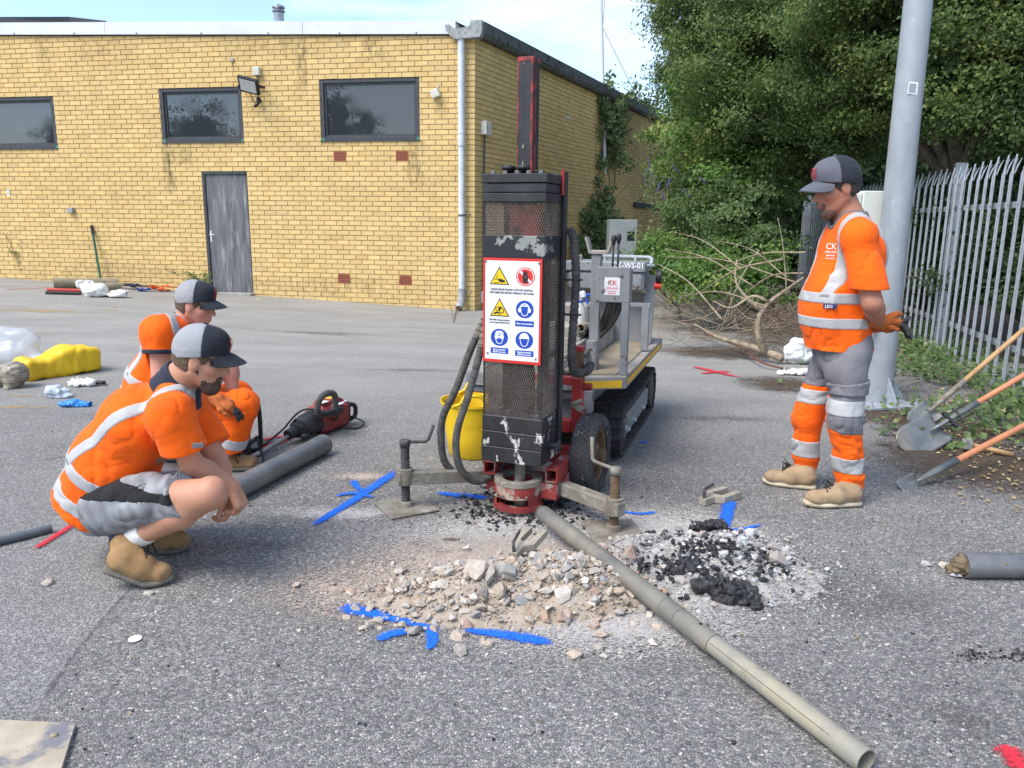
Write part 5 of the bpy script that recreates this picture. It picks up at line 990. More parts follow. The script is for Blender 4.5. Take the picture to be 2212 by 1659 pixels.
 u0, u1 = B.f(1270, 549, sP)[0], B.f(1316, 549, sP)[0]; uz = B.f(1270, 512, sP)[1]; m = MB(B.X); m.box((u0+.015, sP-.01, zt3), (u1-.01, sP+.06, zt3+.022), .003); m.obox((u0+.012, sP+.025, zt3+.005), (u0-.015, sP+.025, uz), .07, .012, (1, 0, 0)); m.obox((u1-.012, sP+.025, zt3+.005), (u1+.020, sP+.025, uz+.003), .07, .012, (1, 0, 0)); m.build('rod_cradle', 'rig_grey_dusty', cp)
 pz = B.f(1290, 735, sP-.02); m = MB(B.X); m.box((pl-.002, sP-.06, zd), (pr+.003, sP-.012, pz[1]+.0), .003); m.build('post', 'rig_grey', cp)
 # tank at the rear
 sT = dR-.45; t0, t1 = B.f(1223, 563, sT), B.f(1391, 632, sT); zl = B.f(1300, 586, sT)[1]
 m = MB(B.X); m.box((t0[0]+.004, sT, t1[1]), (t1[0]-.006, sT+.30, zl), .02); tk = m.build('fuel_tank', 'rig_grey', root); m = MB(B.X); m.box((t0[0]-.004, sT-.010, zl), (t1[0]+.004, sT+.31, t0[1]), .006); m.build('tank_lid', 'rig_grey', tk)
 q = B.f(1357, 580, sT); text('painted_number', 'CK-WS-01', .055, B.X @ Matrix.Translation((q[0], sT-.0105, q[1]+.004)) @ Matrix.Rotation(R(90), 4, 'X'), 'sign_text_white', tk, 'CENTER', .0002, .0006, .9)
 m = MB(B.X); q = B.f(1247, 556, sT+.1); m.lathe([(.035, 0), (.035, .035), (.02, .04)], (q[0], sT+.12, t0[1]), (0, 0, 1), 12); m.build('filler_cap', 'rig_grey_dusty', tk)
 a_, b_ = B.f(1298, 553, sT+.2), B.f(1403, 556, sT+.2); m = MB(B.X); m.tube([(a_[0], sT+.2, a_[1]), (b_[0], sT+.2, b_[1]), (b_[0]+.03, sT+.12, b_[1]-.01), (b_[0]+.035, sT+.05, b_[1]-.04)], .013, 8); m.tube([(a_[0]+.03, sT+.2, a_[1]), (a_[0]+.03, sT+.2, t0[1]-.02)], .01, 8); m.tube([(b_[0]-.1, sT+.2, b_[1]), (b_[0]-.1, sT+.2, t0[1]-.02)], .01, 8); m.tube([(b_[0]-.1, sT+.05, b_[1]-.05), (b_[0]+.06, sT+.05, b_[1]-.05)], .011, 8); m.build('guard_rail', 'galv', tk, smooth=True)
 # rear side column, kick plate, lamps
 sK = dR-.34; k0 = B.f(1394, 594, sK); k1 = B.f(1418, 596, sK); m = MB(B.X); m.prism([(k0[0], sK, zd), (k1[0]-.02, sK, zd), (k1[0]-.01, sK, zd+.28), (k1[0], sK, k0[1]), (k0[0], sK, k0[1])], (0, 0, 0), (0, .03, 0)); m.box((k0[0]-.26, sK+.035, zd-.007), (k0[0]-.005, sK+.05, B.f(1390, 655, sK)[1]), .002); kc_ = m.build('side_column', 'rig_grey', root)
 m = MB(B.X); m.box((rr0+.1, sK+.051, zd-.007), (k1[0]-.03, sK+.058, zd+.36)); m.build('kick_plate', 'rig_grey_dusty', kc_)
 zq = B.f(1393, 662, sK-.3); m = MB(B.X); q = B.f(1394, 700, sK-.32); m.box((q[0]-.025, sK-.34, zd), (q[0]+.025, sK-.31, zq[1]), .003); m.obox((q[0]-.25, sK-.32, zq[1]+.012), (q[0]+.03, sK-.32, zq[1]+.012), .04, .024); m.build('rail_post', 'rig_grey', root)
 q = B.f(1425, 597, sK); m = MB(B.X); m.tube([(k1[0], sK-.0, q[1]), (q[0]+.012, sK-.0, q[1])], .045, 16); m.build('reflector', 'rig_black_clean', kc_, autosmooth=40); q = B.f(1425, 618, sK); m = MB(B.X); m.tube([(k1[0]-.01, sK-.0, q[1]), (q[0]+.01, sK, q[1])], .024, 12); m.build('stop_button', 'sign_red', kc_, autosmooth=40)
 # engine block and clutter left of the controls
 e0, e1 = B.f(1210, 565, sT+.05), B.f(1240, 740, sT); m = MB(B.X); m.box((rr0+.12, sT-.45, zd), (e0[0]+.0, sT-.05, zd+.32), .02); m.box((rr0+.2, sT-.3, zd+.32), (e0[0]-.05, sT+.1, e0[1]), .02); m.tube([(rr0+.1, sT-.46, zd+.2), (e0[0]+.02, sT-.46, zd+.3)], .03, 10); m.build('engine', 'rig_grey_dusty', root)
 m = MB(B.X)
 for k in range(5): m.tube([(-.02+.03*k, dF+.02, zd+.03), (.03+.03*k, dF+.16, zd+.05+.01*(k % 2)), (.05+.02*k, dF+.34, zd+.03)], .018, 8)
 m.tube([(.0, dF+.10, zd+.06), (.16, dF+.06, zd+.05)], .02, 10); m.tube([(.06, dF-.0, zd+.1), (.08, dF+.2, zd+.1), (.02, dF+.3, zd+.06)], .016, 8); m.build('valve_block', 'rig_grey_dusty', root, smooth=True)
 # ---------- hoses
 def wrapped(pts, r, mat, nm='hose', n=40):
  P = catmull(pts, n); o = MB().tube(P, r, 10).build(nm, mat, root, smooth=True); m = MB()
  L = 0
  for i in range(len(P)-1):
   d = (P[i+1]-P[i])
   m.lathe([(r*1.10, -.0), (r*1.12, d.length*.35), (r*1.10, d.length*.62)], P[i], d, 10, cap=True)
  m.build('spiral_wrap', mat, o, smooth=False); return o
 l = lambda x, y, s_: A.P(*((lambda q: (q[0], s_, q[1]))(A.f(x, y, s_))))
 wrapped([l(1046, 690, -.02), l(1015, 760, -.06), l(985, 840, -.10), l(957, 900, -.12), l(953, 950, -.12), l(962, 1000, -.10), l(1000, 1030, -.04), l(1050, 1020, .05), l(1080, 990, .12)], .0175, 'hose_dusty', n=70)
 wrapped([l(1050, 705, -.06), l(1032, 780, -.12), l(1010, 860, -.17), l(990, 920, -.20), l(985, 970, -.20), l(996, 1015, -.18), l(1030, 1040, -.10), l(1070, 1020, .0), l(1095, 985, .10)], .0175, 'hose_dusty', n=70)
 for pts in (((1046, 690, -.02), (1030, 727, -.045)), ((1050, 705, -.06), (1040, 748, -.10))):
  a_, b_ = l(*pts[0]), l(*pts[1]); m = MB()
  for k in range(3): m.tube([a_.lerp(b_, .1+k*.32), a_.lerp(b_, .3+k*.32)], .022, 8); m.tube([a_.lerp(b_, .3+k*.32), a_.lerp(b_, .42+k*.32)], .017, 8)
  m.build('coupling', 'dusty_steel', root)
 wrapped([A.P(.19, .16, A.f(1200, 495, .16)[1]), A.P(.215, .15, A.f(1212, 520, .15)[1]), A.P(.235, .14, A.f(1214, 600, .14)[1]), A.P(.23, .14, A.f(1212, 680, .14)[1]), A.P(.22, .15, A.f(1208, 760, .15)[1]), A.P(.225, .19, A.f(1210, 800, .18)[1]), A.P(.26, .28, A.f(1228, 800, .28)[1]), A.P(.25, .40, A.f(1232, 785, .4)[1]), A.P(.18, .5, .62)], .020, 'hose', n=56)
 for y in (603, 678): q = A.f(1203, y, .14); MB(A.X).box((r1+.01, .12, q[1]-.004), (.262, .165, q[1]+.004), .001).build('hose_clip', 'rig_black_clean', root)
 for k in range(6):       # hoses drop from the control panel and curl away to the left
  q0, q1, q2, q3 = B.f(1342-k*5, 640, sC+.05), B.f(1336-k*7, 675+k*3, sC+.10+.02*k), B.f(1318-k*8, 705+k*5, sC+.2+.04*k), B.f(1288-k*10, 735-k*9, sC+.34+.05*k)
  MB().tube(catmull([B.P(q0[0], sC+.05, q0[1]), B.P(q1[0], sC+.10+.02*k, q1[1]), B.P(q2[0], sC+.2+.04*k, q2[1]), B.P(q3[0], sC+.34+.05*k, q3[1])], 14), .0125-.001*(k % 3), 8).build('control_hose', 'hose' if k % 2 else 'hose_dusty', root, smooth=True)
 for k in range(4): MB(B.X).tube(catmull([(rr0+.30+.1*k, dF+.14, zd+.03), (rr0+.36+.1*k, dF+.28, zd+.09+.02*(k % 2)), (rr0+.30+.12*k, dF+.42, zd+.05)], 10), .017, 8).build('hydraulic_hose', 'hose_dusty', root, smooth=True)
 for lo, hi in (((rr0+.25, dF+.5, zd), (rr0+.55, dF+.72, zd+.22)), ((rr1-.62, sT-.3, zd), (rr1-.42, sT-.1, zd+.30))): MB(B.X).box(lo, hi, .01).build('valve_cabinet', 'rig_grey_dusty', root)
 m = MB(A.X); q = A.f(1036, 597, .02); m.lathe([(.0, 0), (.055, .005), (.06, .02), (.05, .05)], (r0-.065, -.02+.08, q[1]), (1, -.0, 0), 18); m.tube([(r0-.05, .06, q[1]-.06), (r0-.05, .06, q[1]-.2), (r0-.03, .04, q[1]-.24)], .012, 8); m.build('hose_reel_end', 'rust', root, autosmooth=40)
 # spray bottle and pipe piece standing on the deck: things of their own
 bs = sC+.42; q = B.f(1252, 722, bs); bz = q[1]; p = B.P(q[0], bs, bz); t = thing('spray_bottle', 'translucent spray bottle with white and blue trigger head on the rig deck', 'spray bottle', p)
 hgt = B.f(1252, 640, bs)[1]-bz; m = MB(); m.lathe([(.042, 0), (.044, .01), (.040, hgt*.45), (.028, hgt*.72), (.013, hgt*.84), (.013, hgt*.88)], p, (0, 0, 1), 18); m.build('bottle', 'spray_bottle', t, autosmooth=50)
 m = MB(); m.lathe([(.016, hgt*.84), (.016, hgt*.90)], p, (0, 0, 1), 14); m.obox(p+Vector((.025, -.01, hgt*1.04)), p+Vector((.045, -.015, hgt*.80)), .012, .012); m.box((p.x+.03, p.y-.02, p.z+hgt*1.02), (p.x+.065, p.y-.002, p.z+hgt*1.08), .004); m.build('trigger', 'trigger_blue', t); m = MB(); m.obox(p+Vector((-.03, 0, hgt*1.0)), p+Vector((.03, -.01, hgt*1.07)), .026, .045, bev=.008); m.lathe([(.012, hgt*.88), (.016, hgt*1.0)], p, (0, 0, 1), 10); m.build('spray_head', 'sign_white', t)
 q = B.f(1256, 708, bs-.1); c = B.P(q[0]+.0, bs-.12, q[1]); t = thing('pipe_offcut', 'short muddy pipe offcut lying in the rig tray beside the spray bottle', 'pipe', c); MB().pipe(c, c+Vector((.05, .14, .0)), .026, .005).build('tube', 'muddy', t, autosmooth=40)
 m = MB(B.X); m.box((rr0+.05, dF+.475, zd-.0), (rr1-.345, bs+.2, bz-.004)); m.build('tray_floor', 'muddy', deck)
rig()
print('rig', round(time.time()-T0, 1))
# ================================================================ PEOPLE: distance fields turned into meshes
class SD3:
 def __init__(s, lo, hi, h):
  s.lo = np.array(lo, dtype=np.float32); s.h = h; s.n = np.ceil((np.array(hi)-np.array(lo))/h).astype(int)+1
  s.d = np.full(tuple(s.n), 0.2, dtype=np.float32)
 def sub(s, lo, hi):
  a = np.clip(np.floor((np.asarray(lo)-s.lo)/s.h).astype(int), 0, s.n); b = np.clip(np.ceil((np.asarray(hi)-s.lo)/s.h).astype(int)+1, 0, s.n)
  if (b <= a).any(): return None
  sl = tuple(slice(int(p), int(q)) for p, q in zip(a, b))
  ax = [(s.lo[i]+s.h*np.arange(a[i], b[i], dtype=np.float32)) for i in range(3)]
  return sl, ax[0][:, None, None], ax[1][None, :, None], ax[2][None, None, :]
 def mix(s, sl, d, k, op):
  o = s.d[sl]
  if op == 'add':
   if k > 0:
    h = np.clip(0.5+0.5*(o-d)/k, 0, 1); s.d[sl] = o*(1-h)+d*h-k*h*(1-h)
   else: s.d[sl] = np.minimum(o, d)
  elif op == 'cut':
   if k > 0:
    e = -d; h = np.clip(0.5-0.5*(o-e)/k, 0, 1); s.d[sl] = o*(1-h)+e*h+k*h*(1-h)
   else: s.d[sl] = np.maximum(o, -d)
 def cone(s, a, b, ra, rb, k=0.02, op='add', flat=None, fs=1.0):
  a = np.array(a, dtype=np.float32); b = np.array(b, dtype=np.float32); m = max(ra, rb)*max(1.0, fs)+0.05
  q = s.sub(np.minimum(a, b)-m, np.maximum(a, b)+m)
  if q is None: return s
  sl, X, Y, Z = q; px, py, pz = X-a[0], Y-a[1], Z-a[2]; ab = b-a; L = float(ab@ab)
  t = np.clip((px*ab[0]+py*ab[1]+pz*ab[2])/max(L, 1e-9), 0, 1)
  dx, dy, dz = px-t*ab[0], py-t*ab[1], pz-t*ab[2]
  if flat is not None:
   f = np.array(flat, dtype=np.float32); f /= np.linalg.norm(f); w = (dx*f[0]+dy*f[1]+dz*f[2])*(1/fs-1)
   dx, dy, dz = dx+w*f[0], dy+w*f[1], dz+w*f[2]
  d = np.sqrt(dx*dx+dy*dy+dz*dz)-(ra+(rb-ra)*t)
  if flat is not None: d = d*min(fs, 1.0)
  s.mix(sl, d, k, op); return s
 def ell(s, c, r, axes=None, k=0.02, op='add'):
  c = np.array(c, dtype=np.float32); r = np.array(r, dtype=np.float32); m = r.max()+0.05
  q = s.sub(c-m, c+m)
  if q is None: return s
  sl, X, Y, Z = q; px, py, pz = X-c[0], Y-c[1], Z-c[2]
  if axes is not None:
   A = np.array(axes, dtype=np.float32); u = px*A[0,0]+py*A[0,1]+pz*A[0,2]; v = px*A[1,0]+py*A[1,1]+pz*A[1,2]; w = px*A[2,0]+py*A[2,1]+pz*A[2,2]
  else: u, v, w = px+0*py+0*pz, py+0*px+0*pz, pz+0*px+0*py
  kk = np.sqrt((u/r[0])**2+(v/r[1])**2+(w/r[2])**2); k1 = np.sqrt((u/r[0]**2)**2+(v/r[1]**2)**2+(w/r[2]**2)**2)
  d = kk*(kk-1)/np.maximum(k1, 1e-6); s.mix(sl, d.astype(np.float32), k, op); return s
 def plane(s, p, n, k=0.0, op='cut'):
  n = np.array(n, dtype=np.float32); n /= np.linalg.norm(n); sl, X, Y, Z = s.sub(s.lo, s.lo+s.h*s.n)
  d = (X-p[0])*n[0]+(Y-p[1])*n[1]+(Z-p[2])*n[2]; s.mix(sl, -d, k, op); return s
 def pts(s):
  ax = [(s.lo[i]+s.h*np.arange(s.n[i], dtype=np.float32)) for i in range(3)]
  return np.stack(np.meshgrid(*ax, indexing='ij'), -1)
 def copy(s):
  o = SD3.__new__(SD3); o.lo, o.h, o.n, o.d = s.lo, s.h, s.n, s.d.copy(); return o
 def wrinkle(s, amp, sc, aniso=(1, 1, 1), band=0.03):
  m = np.abs(s.d) < band; I = np.argwhere(m)
  if len(I) == 0: return s
  P = (s.lo+I*s.h)*np.array(aniso, dtype=np.float32); n = vnoise(P+5.3, sc)-0.5; n2 = 1-2*np.abs(vnoise(P+1.7, sc*0.7)-0.5)*2
  s.d[m] += amp*(n+0.5*(n2-0.5)); return s
 def crease(s, amp, sc, aniso=(1, 1, 1), band=0.03):
  m = np.abs(s.d) < band; I = np.argwhere(m)
  if len(I) == 0: return s
  P = (s.lo+I*s.h).astype(np.float32); P = P+(vnoise(P+3.1, 6.)[:, None]-.5)*.10; P = P*np.array(aniso, dtype=np.float32); r = (1-np.abs(2*vnoise(P+9.7, sc)-1))**4; w = np.clip(vnoise(P+2.2, sc*.35)*2.6-.8, 0, 1); s.d[m] += amp*(r*w-.12); return s
 def mesh(s):
  d = s.d; n = d.shape; ins = d < 0
  c = [ins[i:n[0]-1+i, j:n[1]-1+j, k:n[2]-1+k] for i in (0, 1) for j in (0, 1) for k in (0, 1)]
  cnt = sum(x.astype(np.int8) for x in c); act = (cnt > 0) & (cnt < 8); I = np.argwhere(act)
  if len(I) == 0: return np.zeros((0, 3)), np.zeros((0, 4), int)
  idx = -np.ones(act.shape, dtype=np.int64); idx[act] = np.arange(len(I))
  cor = np.array([(i, j, k) for i in (0, 1) for j in (0, 1) for k in (0, 1)]); val = np.stack([d[I[:, 0]+a, I[:, 1]+b, I[:, 2]+c_] for a, b, c_ in cor], 1)
  acc = np.zeros((len(I), 3)); num = np.zeros(len(I))
  for p in range(8):
   for q in range(p+1, 8):
    if abs(cor[p]-cor[q]).sum() != 1: continue
    va, vb = val[:, p], val[:, q]; m = (va < 0) != (vb < 0); t = np.where(m, va/np.where(m, va-vb, 1), 0)
    acc[m] += (cor[p]+(cor[q]-cor[p])*t[:, None])[m]; num[m] += 1
  V = s.lo+(I+acc/num[:, None])*s.h; Fs = []
  for ax in range(3):
   sl0 = [slice(1, -1)]*3; a0 = [slice(1, n[i]-1) for i in range(3)]; a0[ax] = slice(0, n[ax]-1); a1 = list(a0); a1[ax] = slice(1, n[ax])
   i0, i1 = ins[tuple(a0)], ins[tuple(a1)]; E = np.argwhere(i0 != i1)
   if len(E) == 0: continue
   fl = i0[E[:, 0], E[:, 1], E[:, 2]]; E = E+np.array([0 if i == ax else 1 for i in range(3)]); u, v = (ax+1) % 3, (ax+2) % 3
   def g(du, dv):
    Q = E.copy(); Q[:, u] -= du; Q[:, v] -= dv; return idx[Q[:, 0], Q[:, 1], Q[:, 2]]
   f = np.stack([g(1, 1), g(0, 1), g(0, 0), g(1, 0)], 1); f[~fl] = f[~fl][:, ::-1]; Fs.append(f)
  Fq = np.concatenate(Fs); Fq = Fq[(Fq >= 0).all(1)]
  return V, Fq
 def build(s, name, mat, parent):
  V, Fq = s.mesh(); return meshobj(name, V, Fq, mat, parent, smooth=True)
def fabric(name, base, alt, scale=6, rough=0.85, fine=900, third=None, tthr=(0.62, 0.75), wr=22):
 m = M(name, base, alt, scale=scale, thr=(0.35, 0.7), rough=rough, spec=0.2, third=third, tscale=4.0, tthr=tthr)
 t = m.node_tree; p = next(n for n in t.nodes if n.type == 'BSDF_PRINCIPLED'); p.inputs['Sheen Weight'].default_value = 0.06
 tc = _n(t, 'ShaderNodeTexCoord'); a = _n(t, 'ShaderNodeTexNoise', Scale=wr*.7, Detail=2.0, Distortion=0.8); b = _n(t, 'ShaderNodeTexNoise', Scale=fine, Detail=2.0)
 mpn = _n(t, 'ShaderNodeMapping'); mpn.inputs['Scale'].default_value = (1, 1, 1.6); t.links.new(tc.outputs['Object'], mpn.inputs[0]); t.links.new(mpn.outputs[0], a.inputs['Vector']); t.links.new(tc.outputs['Object'], b.inputs['Vector'])
 ad = _n(t, 'ShaderNodeMath', operation='MULTIPLY_ADD'); ad.inputs[1].default_value = 0.06; t.links.new(b.outputs['Fac'], ad.inputs[0]); t.links.new(a.outputs['Fac'], ad.inputs[2])
 bu = _n(t, 'ShaderNodeBump', Strength=0.38, Distance=0.010); t.links.new(ad.outputs[0], bu.inputs['Height']); t.links.new(bu.outputs[0], p.inputs['Normal']); return m
fabric('hivis', (0.95, 0.135, 0.006), (0.86, 0.105, 0.005), third=(0.55, 0.085, 0.015), tthr=(0.60, 0.80))
fabric('tape', (0.44, 0.44, 0.44), (0.37, 0.37, 0.37), rough=0.42, third=(0.25, 0.245, 0.235), tthr=(0.66, 0.9), wr=14)
fabric('collar_grey', (0.16, 0.15, 0.16), (0.12, 0.115, 0.12)); fabric('collar_navy', (0.022, 0.026, 0.042), (0.03, 0.034, 0.05))
fabric('trouser_grey', (0.20, 0.195, 0.21), (0.155, 0.15, 0.165), third=(0.105, 0.10, 0.105))
fabric('cap_charcoal', (0.018, 0.021, 0.028), (0.03, 0.034, 0.042)); fabric('cap_grey', (0.125, 0.13, 0.155), (0.095, 0.10, 0.12)); fabric('cap_mesh', (0.31, 0.315, 0.33), (0.25, 0.255, 0.27), fine=300)
fabric('sock', (0.70, 0.69, 0.66), (0.55, 0.54, 0.52)); fabric('short_black', (0.012, 0.012, 0.013), (0.02, 0.02, 0.022))
M('logo_red', (0.50, 0.02, 0.03), rough=0.6); M('logo_white', (0.75, 0.70, 0.66), rough=0.7); M('lace', (0.02, 0.018, 0.015), rough=0.8); M('label_navy', (0.02, 0.03, 0.10), rough=0.5)
M('hair_dark', (0.022, 0.017, 0.014), (0.05, 0.04, 0.032), scale=160, rough=0.6, bump=1.0, bscale=420); M('hair_brown', (0.085, 0.05, 0.028), (0.14, 0.088, 0.05), scale=160, rough=0.6, bump=1.0, bscale=420)
M('beard_brown', (0.05, 0.032, 0.022), (0.11, 0.068, 0.045), scale=200, thr=(0.35, 0.65), rough=0.7, bump=1.0, bscale=450); M('stubble', (0.24, 0.125, 0.085), (0.085, 0.052, 0.04), scale=260, thr=(0.3, 0.62), rough=0.7, bump=0.7, bscale=500)
def skin(name, base, alt, red):
 m = M(name, base, alt, scale=9, thr=(0.35, 0.7), rough=0.52, third=red, tscale=7, tthr=(0.55, 0.85), bump=0.25, bscale=260, spec=0.4)
 p = next(n for n in m.node_tree.nodes if n.type == 'BSDF_PRINCIPLED'); p.inputs['Subsurface Weight'].default_value = 0.12; p.inputs['Subsurface Radius'].default_value = (0.012, 0.005, 0.003); p.inputs['Subsurface Scale'].default_value = 0.6
skin('skin_a', (0.50, 0.255, 0.165), (0.44, 0.21, 0.13), (0.46, 0.17, 0.11)); skin('skin_b', (0.56, 0.27, 0.19), (0.50, 0.22, 0.15), (0.52, 0.17, 0.12)); skin('skin_c', (0.42, 0.19, 0.12), (0.36, 0.155, 0.095), (0.40, 0.12, 0.08))
M('boot_tan', (0.33, 0.20, 0.085), (0.24, 0.135, 0.055), scale=14, rough=0.85, bump=0.6, bscale=90, third=(0.19, 0.14, 0.09), tscale=9, tthr=(0.5, 0.68)); M('boot_pale', (0.36, 0.255, 0.15), (0.27, 0.185, 0.105), scale=14, rough=0.85, bump=0.6, bscale=90, third=(0.20, 0.15, 0.10), tscale=9, tthr=(0.55, 0.72))
M('sole', (0.155, 0.14, 0.115), (0.105, 0.095, 0.08), scale=20, rough=0.9, bump=0.5); M('sole_pale', (0.52, 0.45, 0.33), (0.36, 0.29, 0.19), scale=16, rough=0.85, bump=0.4)
M('glove_orange', (0.60, 0.15, 0.025), (0.36, 0.10, 0.03), scale=40, rough=0.9, bump=0.8, bscale=500, third=(0.12, 0.05, 0.025), tscale=14, tthr=(0.56, 0.68)); M('glove_black', (0.02, 0.02, 0.021), (0.05, 0.047, 0.044), scale=40, rough=0.8, bump=0.6, bscale=200)
M('eye_white', (0.55, 0.5, 0.47), rough=0.25); M('eye_dark', (0.02, 0.013, 0.01), rough=0.2); M('lip', (0.34, 0.115, 0.085), rough=0.5)
def plaid():
 m = M('shorts_plaid', (0.30, 0.30, 0.32), (0.24, 0.24, 0.26), scale=5, rough=0.9, spec=0.2); t = m.node_tree; p = next(n for n in t.nodes if n.type == 'BSDF_PRINCIPLED')
 tc = _n(t, 'ShaderNodeTexCoord'); L = t.links.new
 w1 = _n(t, 'ShaderNodeTexWave', Scale=30.0, Distortion=1.5, Detail=1.0); w1.bands_direction = 'Y'; w2 = _n(t, 'ShaderNodeTexWave', Scale=5.0, Distortion=5.0, Detail=2.0); w2.bands_direction = 'X'
 mpn = _n(t, 'ShaderNodeMapping'); mpn.inputs['Rotation'].default_value = (0.3, R(20), 0); L(tc.outputs['Object'], mpn.inputs[0]); L(mpn.outputs[0], w1.inputs['Vector']); L(mpn.outputs[0], w2.inputs['Vector'])
 w3 = _n(t, 'ShaderNodeTexWave', Scale=3.0, Distortion=6.0, Detail=3.0); w3.bands_direction = 'Z'; L(mpn.outputs[0], w3.inputs['Vector'])
 w4 = _n(t, 'ShaderNodeTexWave', Scale=46.0, Distortion=3.0, Detail=3.0); w4.bands_direction = 'X'; L(mpn.outputs[0], w4.inputs['Vector'])
 a = _n(t, 'ShaderNodeMath', operation='MULTIPLY'); L(w4.outputs['Fac'], a.inputs[0]); L(w3.outputs['Fac'], a.inputs[1])
 b = _n(t, 'ShaderNodeMath', operation='MULTIPLY_ADD'); L(w2.outputs['Fac'], b.inputs[0]); b.inputs[1].default_value = 0.35; L(a.outputs[0], b.inputs[2])
 r = t.nodes.new('ShaderNodeValToRGB'); e = r.color_ramp.elements; e[0].position = 0.1; e[0].color = (0.30, 0.305, 0.32, 1); e[1].position = 0.95; e[1].color = (0.13, 0.133, 0.145, 1); L(b.outputs[0], r.inputs[0]); L(r.outputs[0], p.inputs['Base Color'])
plaid()
# ---------------------------------------------------------------- head
class Head:
 def __init__(s, c, fwd, up, sc=1.0):
  f = Vector(fwd).normalized(); u = Vector(up); l = u.cross(f).normalized(); u = f.cross(l)
  s.c = Vector(c); s.A = np.array([list(f), list(l), list(u)], dtype=np.float32); s.sc = sc
  s.X = Matrix(((f.x*sc, l.x*sc, u.x*sc, c[0]), (f.y*sc, l.y*sc, u.y*sc, c[1]), (f.z*sc, l.z*sc, u.z*sc, c[2]), (0, 0, 0, 1)))
 def w(s, p): return tuple(s.X @ Vector(p))
 def n(s, p): return tuple((s.X.to_3x3() @ Vector(p)))
 def cone(s, g, a, b, ra, rb, k=.015, op='add'): g.cone(s.w(a), s.w(b), ra*s.sc, rb*s.sc, k, op)
 def ell(s, g, c, r, k=.015, op='add'): g.ell(s.w(c), tuple(x*s.sc for x in r), s.A, k, op)
 def grid(s, h=0.003, r=0.2): return SD3([s.c[i]-r for i in range(3)], [s.c[i]+r for i in range(3)], h)
 def skull(s, g):
  s.ell(g, (-.012, 0, .035), (.099, .076, .092)); s.ell(g, (.032, 0, -.02), (.062, .060, .085), .03)
  for q in (1, -1):
   s.cone(g, (-.012, .056*q, -.045), (.052, .018*q, -.098), .020, .022, .03)
   s.ell(g, (.055, .042*q, -.022), (.026, .022, .02), .02)
   s.ell(g, (.083, .026*q, .026), (.013, .024, .008), .012)
   s.ell(g, (.096, .033*q, .004), (.016, .019, .013), .012, 'cut')
   s.ell(g, (.076, .032*q, .003), (.0135, .0150, .0125), .003)
   s.ell(g, (-.010, .076*q, -.004), (.021, .009, .033), .006); s.ell(g, (-.004, .088*q, .0), (.011, .007, .019), .006, 'cut')
   s.ell(g, (.098, .012*q, -.034), (.011, .008, .008), .006)
  s.cone(g, (.086, 0, .022), (.110, 0, -.026), .010, .013, .012); s.ell(g, (.113, 0, -.030), (.011, .010, .009), .008)
  s.ell(g, (.058, 0, -.106), (.028, .025, .022), .025)
  s.ell(g, (.083, 0, -.062), (.014, .027, .018), .015); s.ell(g, (.095, 0, -.057), (.008, .020, .0055), .006); s.ell(g, (.093, 0, -.071), (.008, .018, .0060), .006); s.ell(g, (.102, 0, -.064), (.010, .022, .0018), .003, 'cut')
 def parts(s, parent, hair, beard, bdepth=.005, brow=True):
  # hair under the cap
  g = s.grid(.004, .15); s.ell(g, (-.014, 0, .033), (.106, .083, .098)); s.ell(g, (-.03, 0, -.03), (.075, .068, .05), .03)
  g.plane(s.w((.035, 0, 0)), s.n((1, 0, -.35))); g.plane(s.w((0, 0, -.062)), s.n((-.35, 0, -1)), .004); g.plane(s.w((0, 0, .075)), s.n((0, 0, 1)))
  for q in (1, -1): s.ell(g, (-.006, .08*q, -.008), (.024, .02, .034), .004, 'cut')
  s.ell(g, (.06, 0, -.055), (.075, .2, .058), .006, 'cut')
  g.wrinkle(.003, 120); g.build('hair', hair, parent)
  if beard:
   g = s.grid(.0035, .15); e = bdepth
   for q in (1, -1): s.cone(g, (-.006, .057*q, -.030), (.052, .018*q, -.098), .017+e*.4, .022+e, .03)
   s.ell(g, (.058, 0, -.106), (.028+e, .026+e, .022+e), .025); s.ell(g, (.082, 0, -.062), (.015+e*.5, .029+e*.5, .022), .015)
   s.ell(g, (.096, 0, -.064), (.018, .0165, .0085), .004, 'cut'); s.ell(g, (.115, 0, -.022), (.03, .022, .024), .004, 'cut'); s.ell(g, (.07, .05, -.028), (.04, .026, .028), .006, 'cut'); s.ell(g, (.07, -.05, -.028), (.04, .026, .028), .006, 'cut')
   g.plane(s.w((-.018, 0, 0)), s.n((-1, 0, -.3)), .004); g.wrinkle(.0028, 130); g.build('beard', beard, parent)
   g = s.grid(.003, .13); s.ell(g, (.0945, 0, -.0705), (.0085, .017, .0052)); s.ell(g, (.096, 0, -.058), (.0078, .018, .0042)); g.build('lips', 'lip', parent)
  g = s.grid(.003, .13)
  for q in (1, -1):
   for i in range(5):
    y = .014+i*.009; s.ell(g, (.0915-.0022*i, y*q, .0255+.0022*math.sin(i*.9)), (.005, .0065, .0034), .003)
  g.build('eyebrow', hair, parent)
  for q in (1, -1):
   m = MB(s.X); m.lathe([(.0, .0055), (.0055, .004), (.0065, 0)], (.0835, .0325*q, .0005), (1, .15*q, -.45), 10); m.build('eye', 'eye_dark', parent, smooth=True)
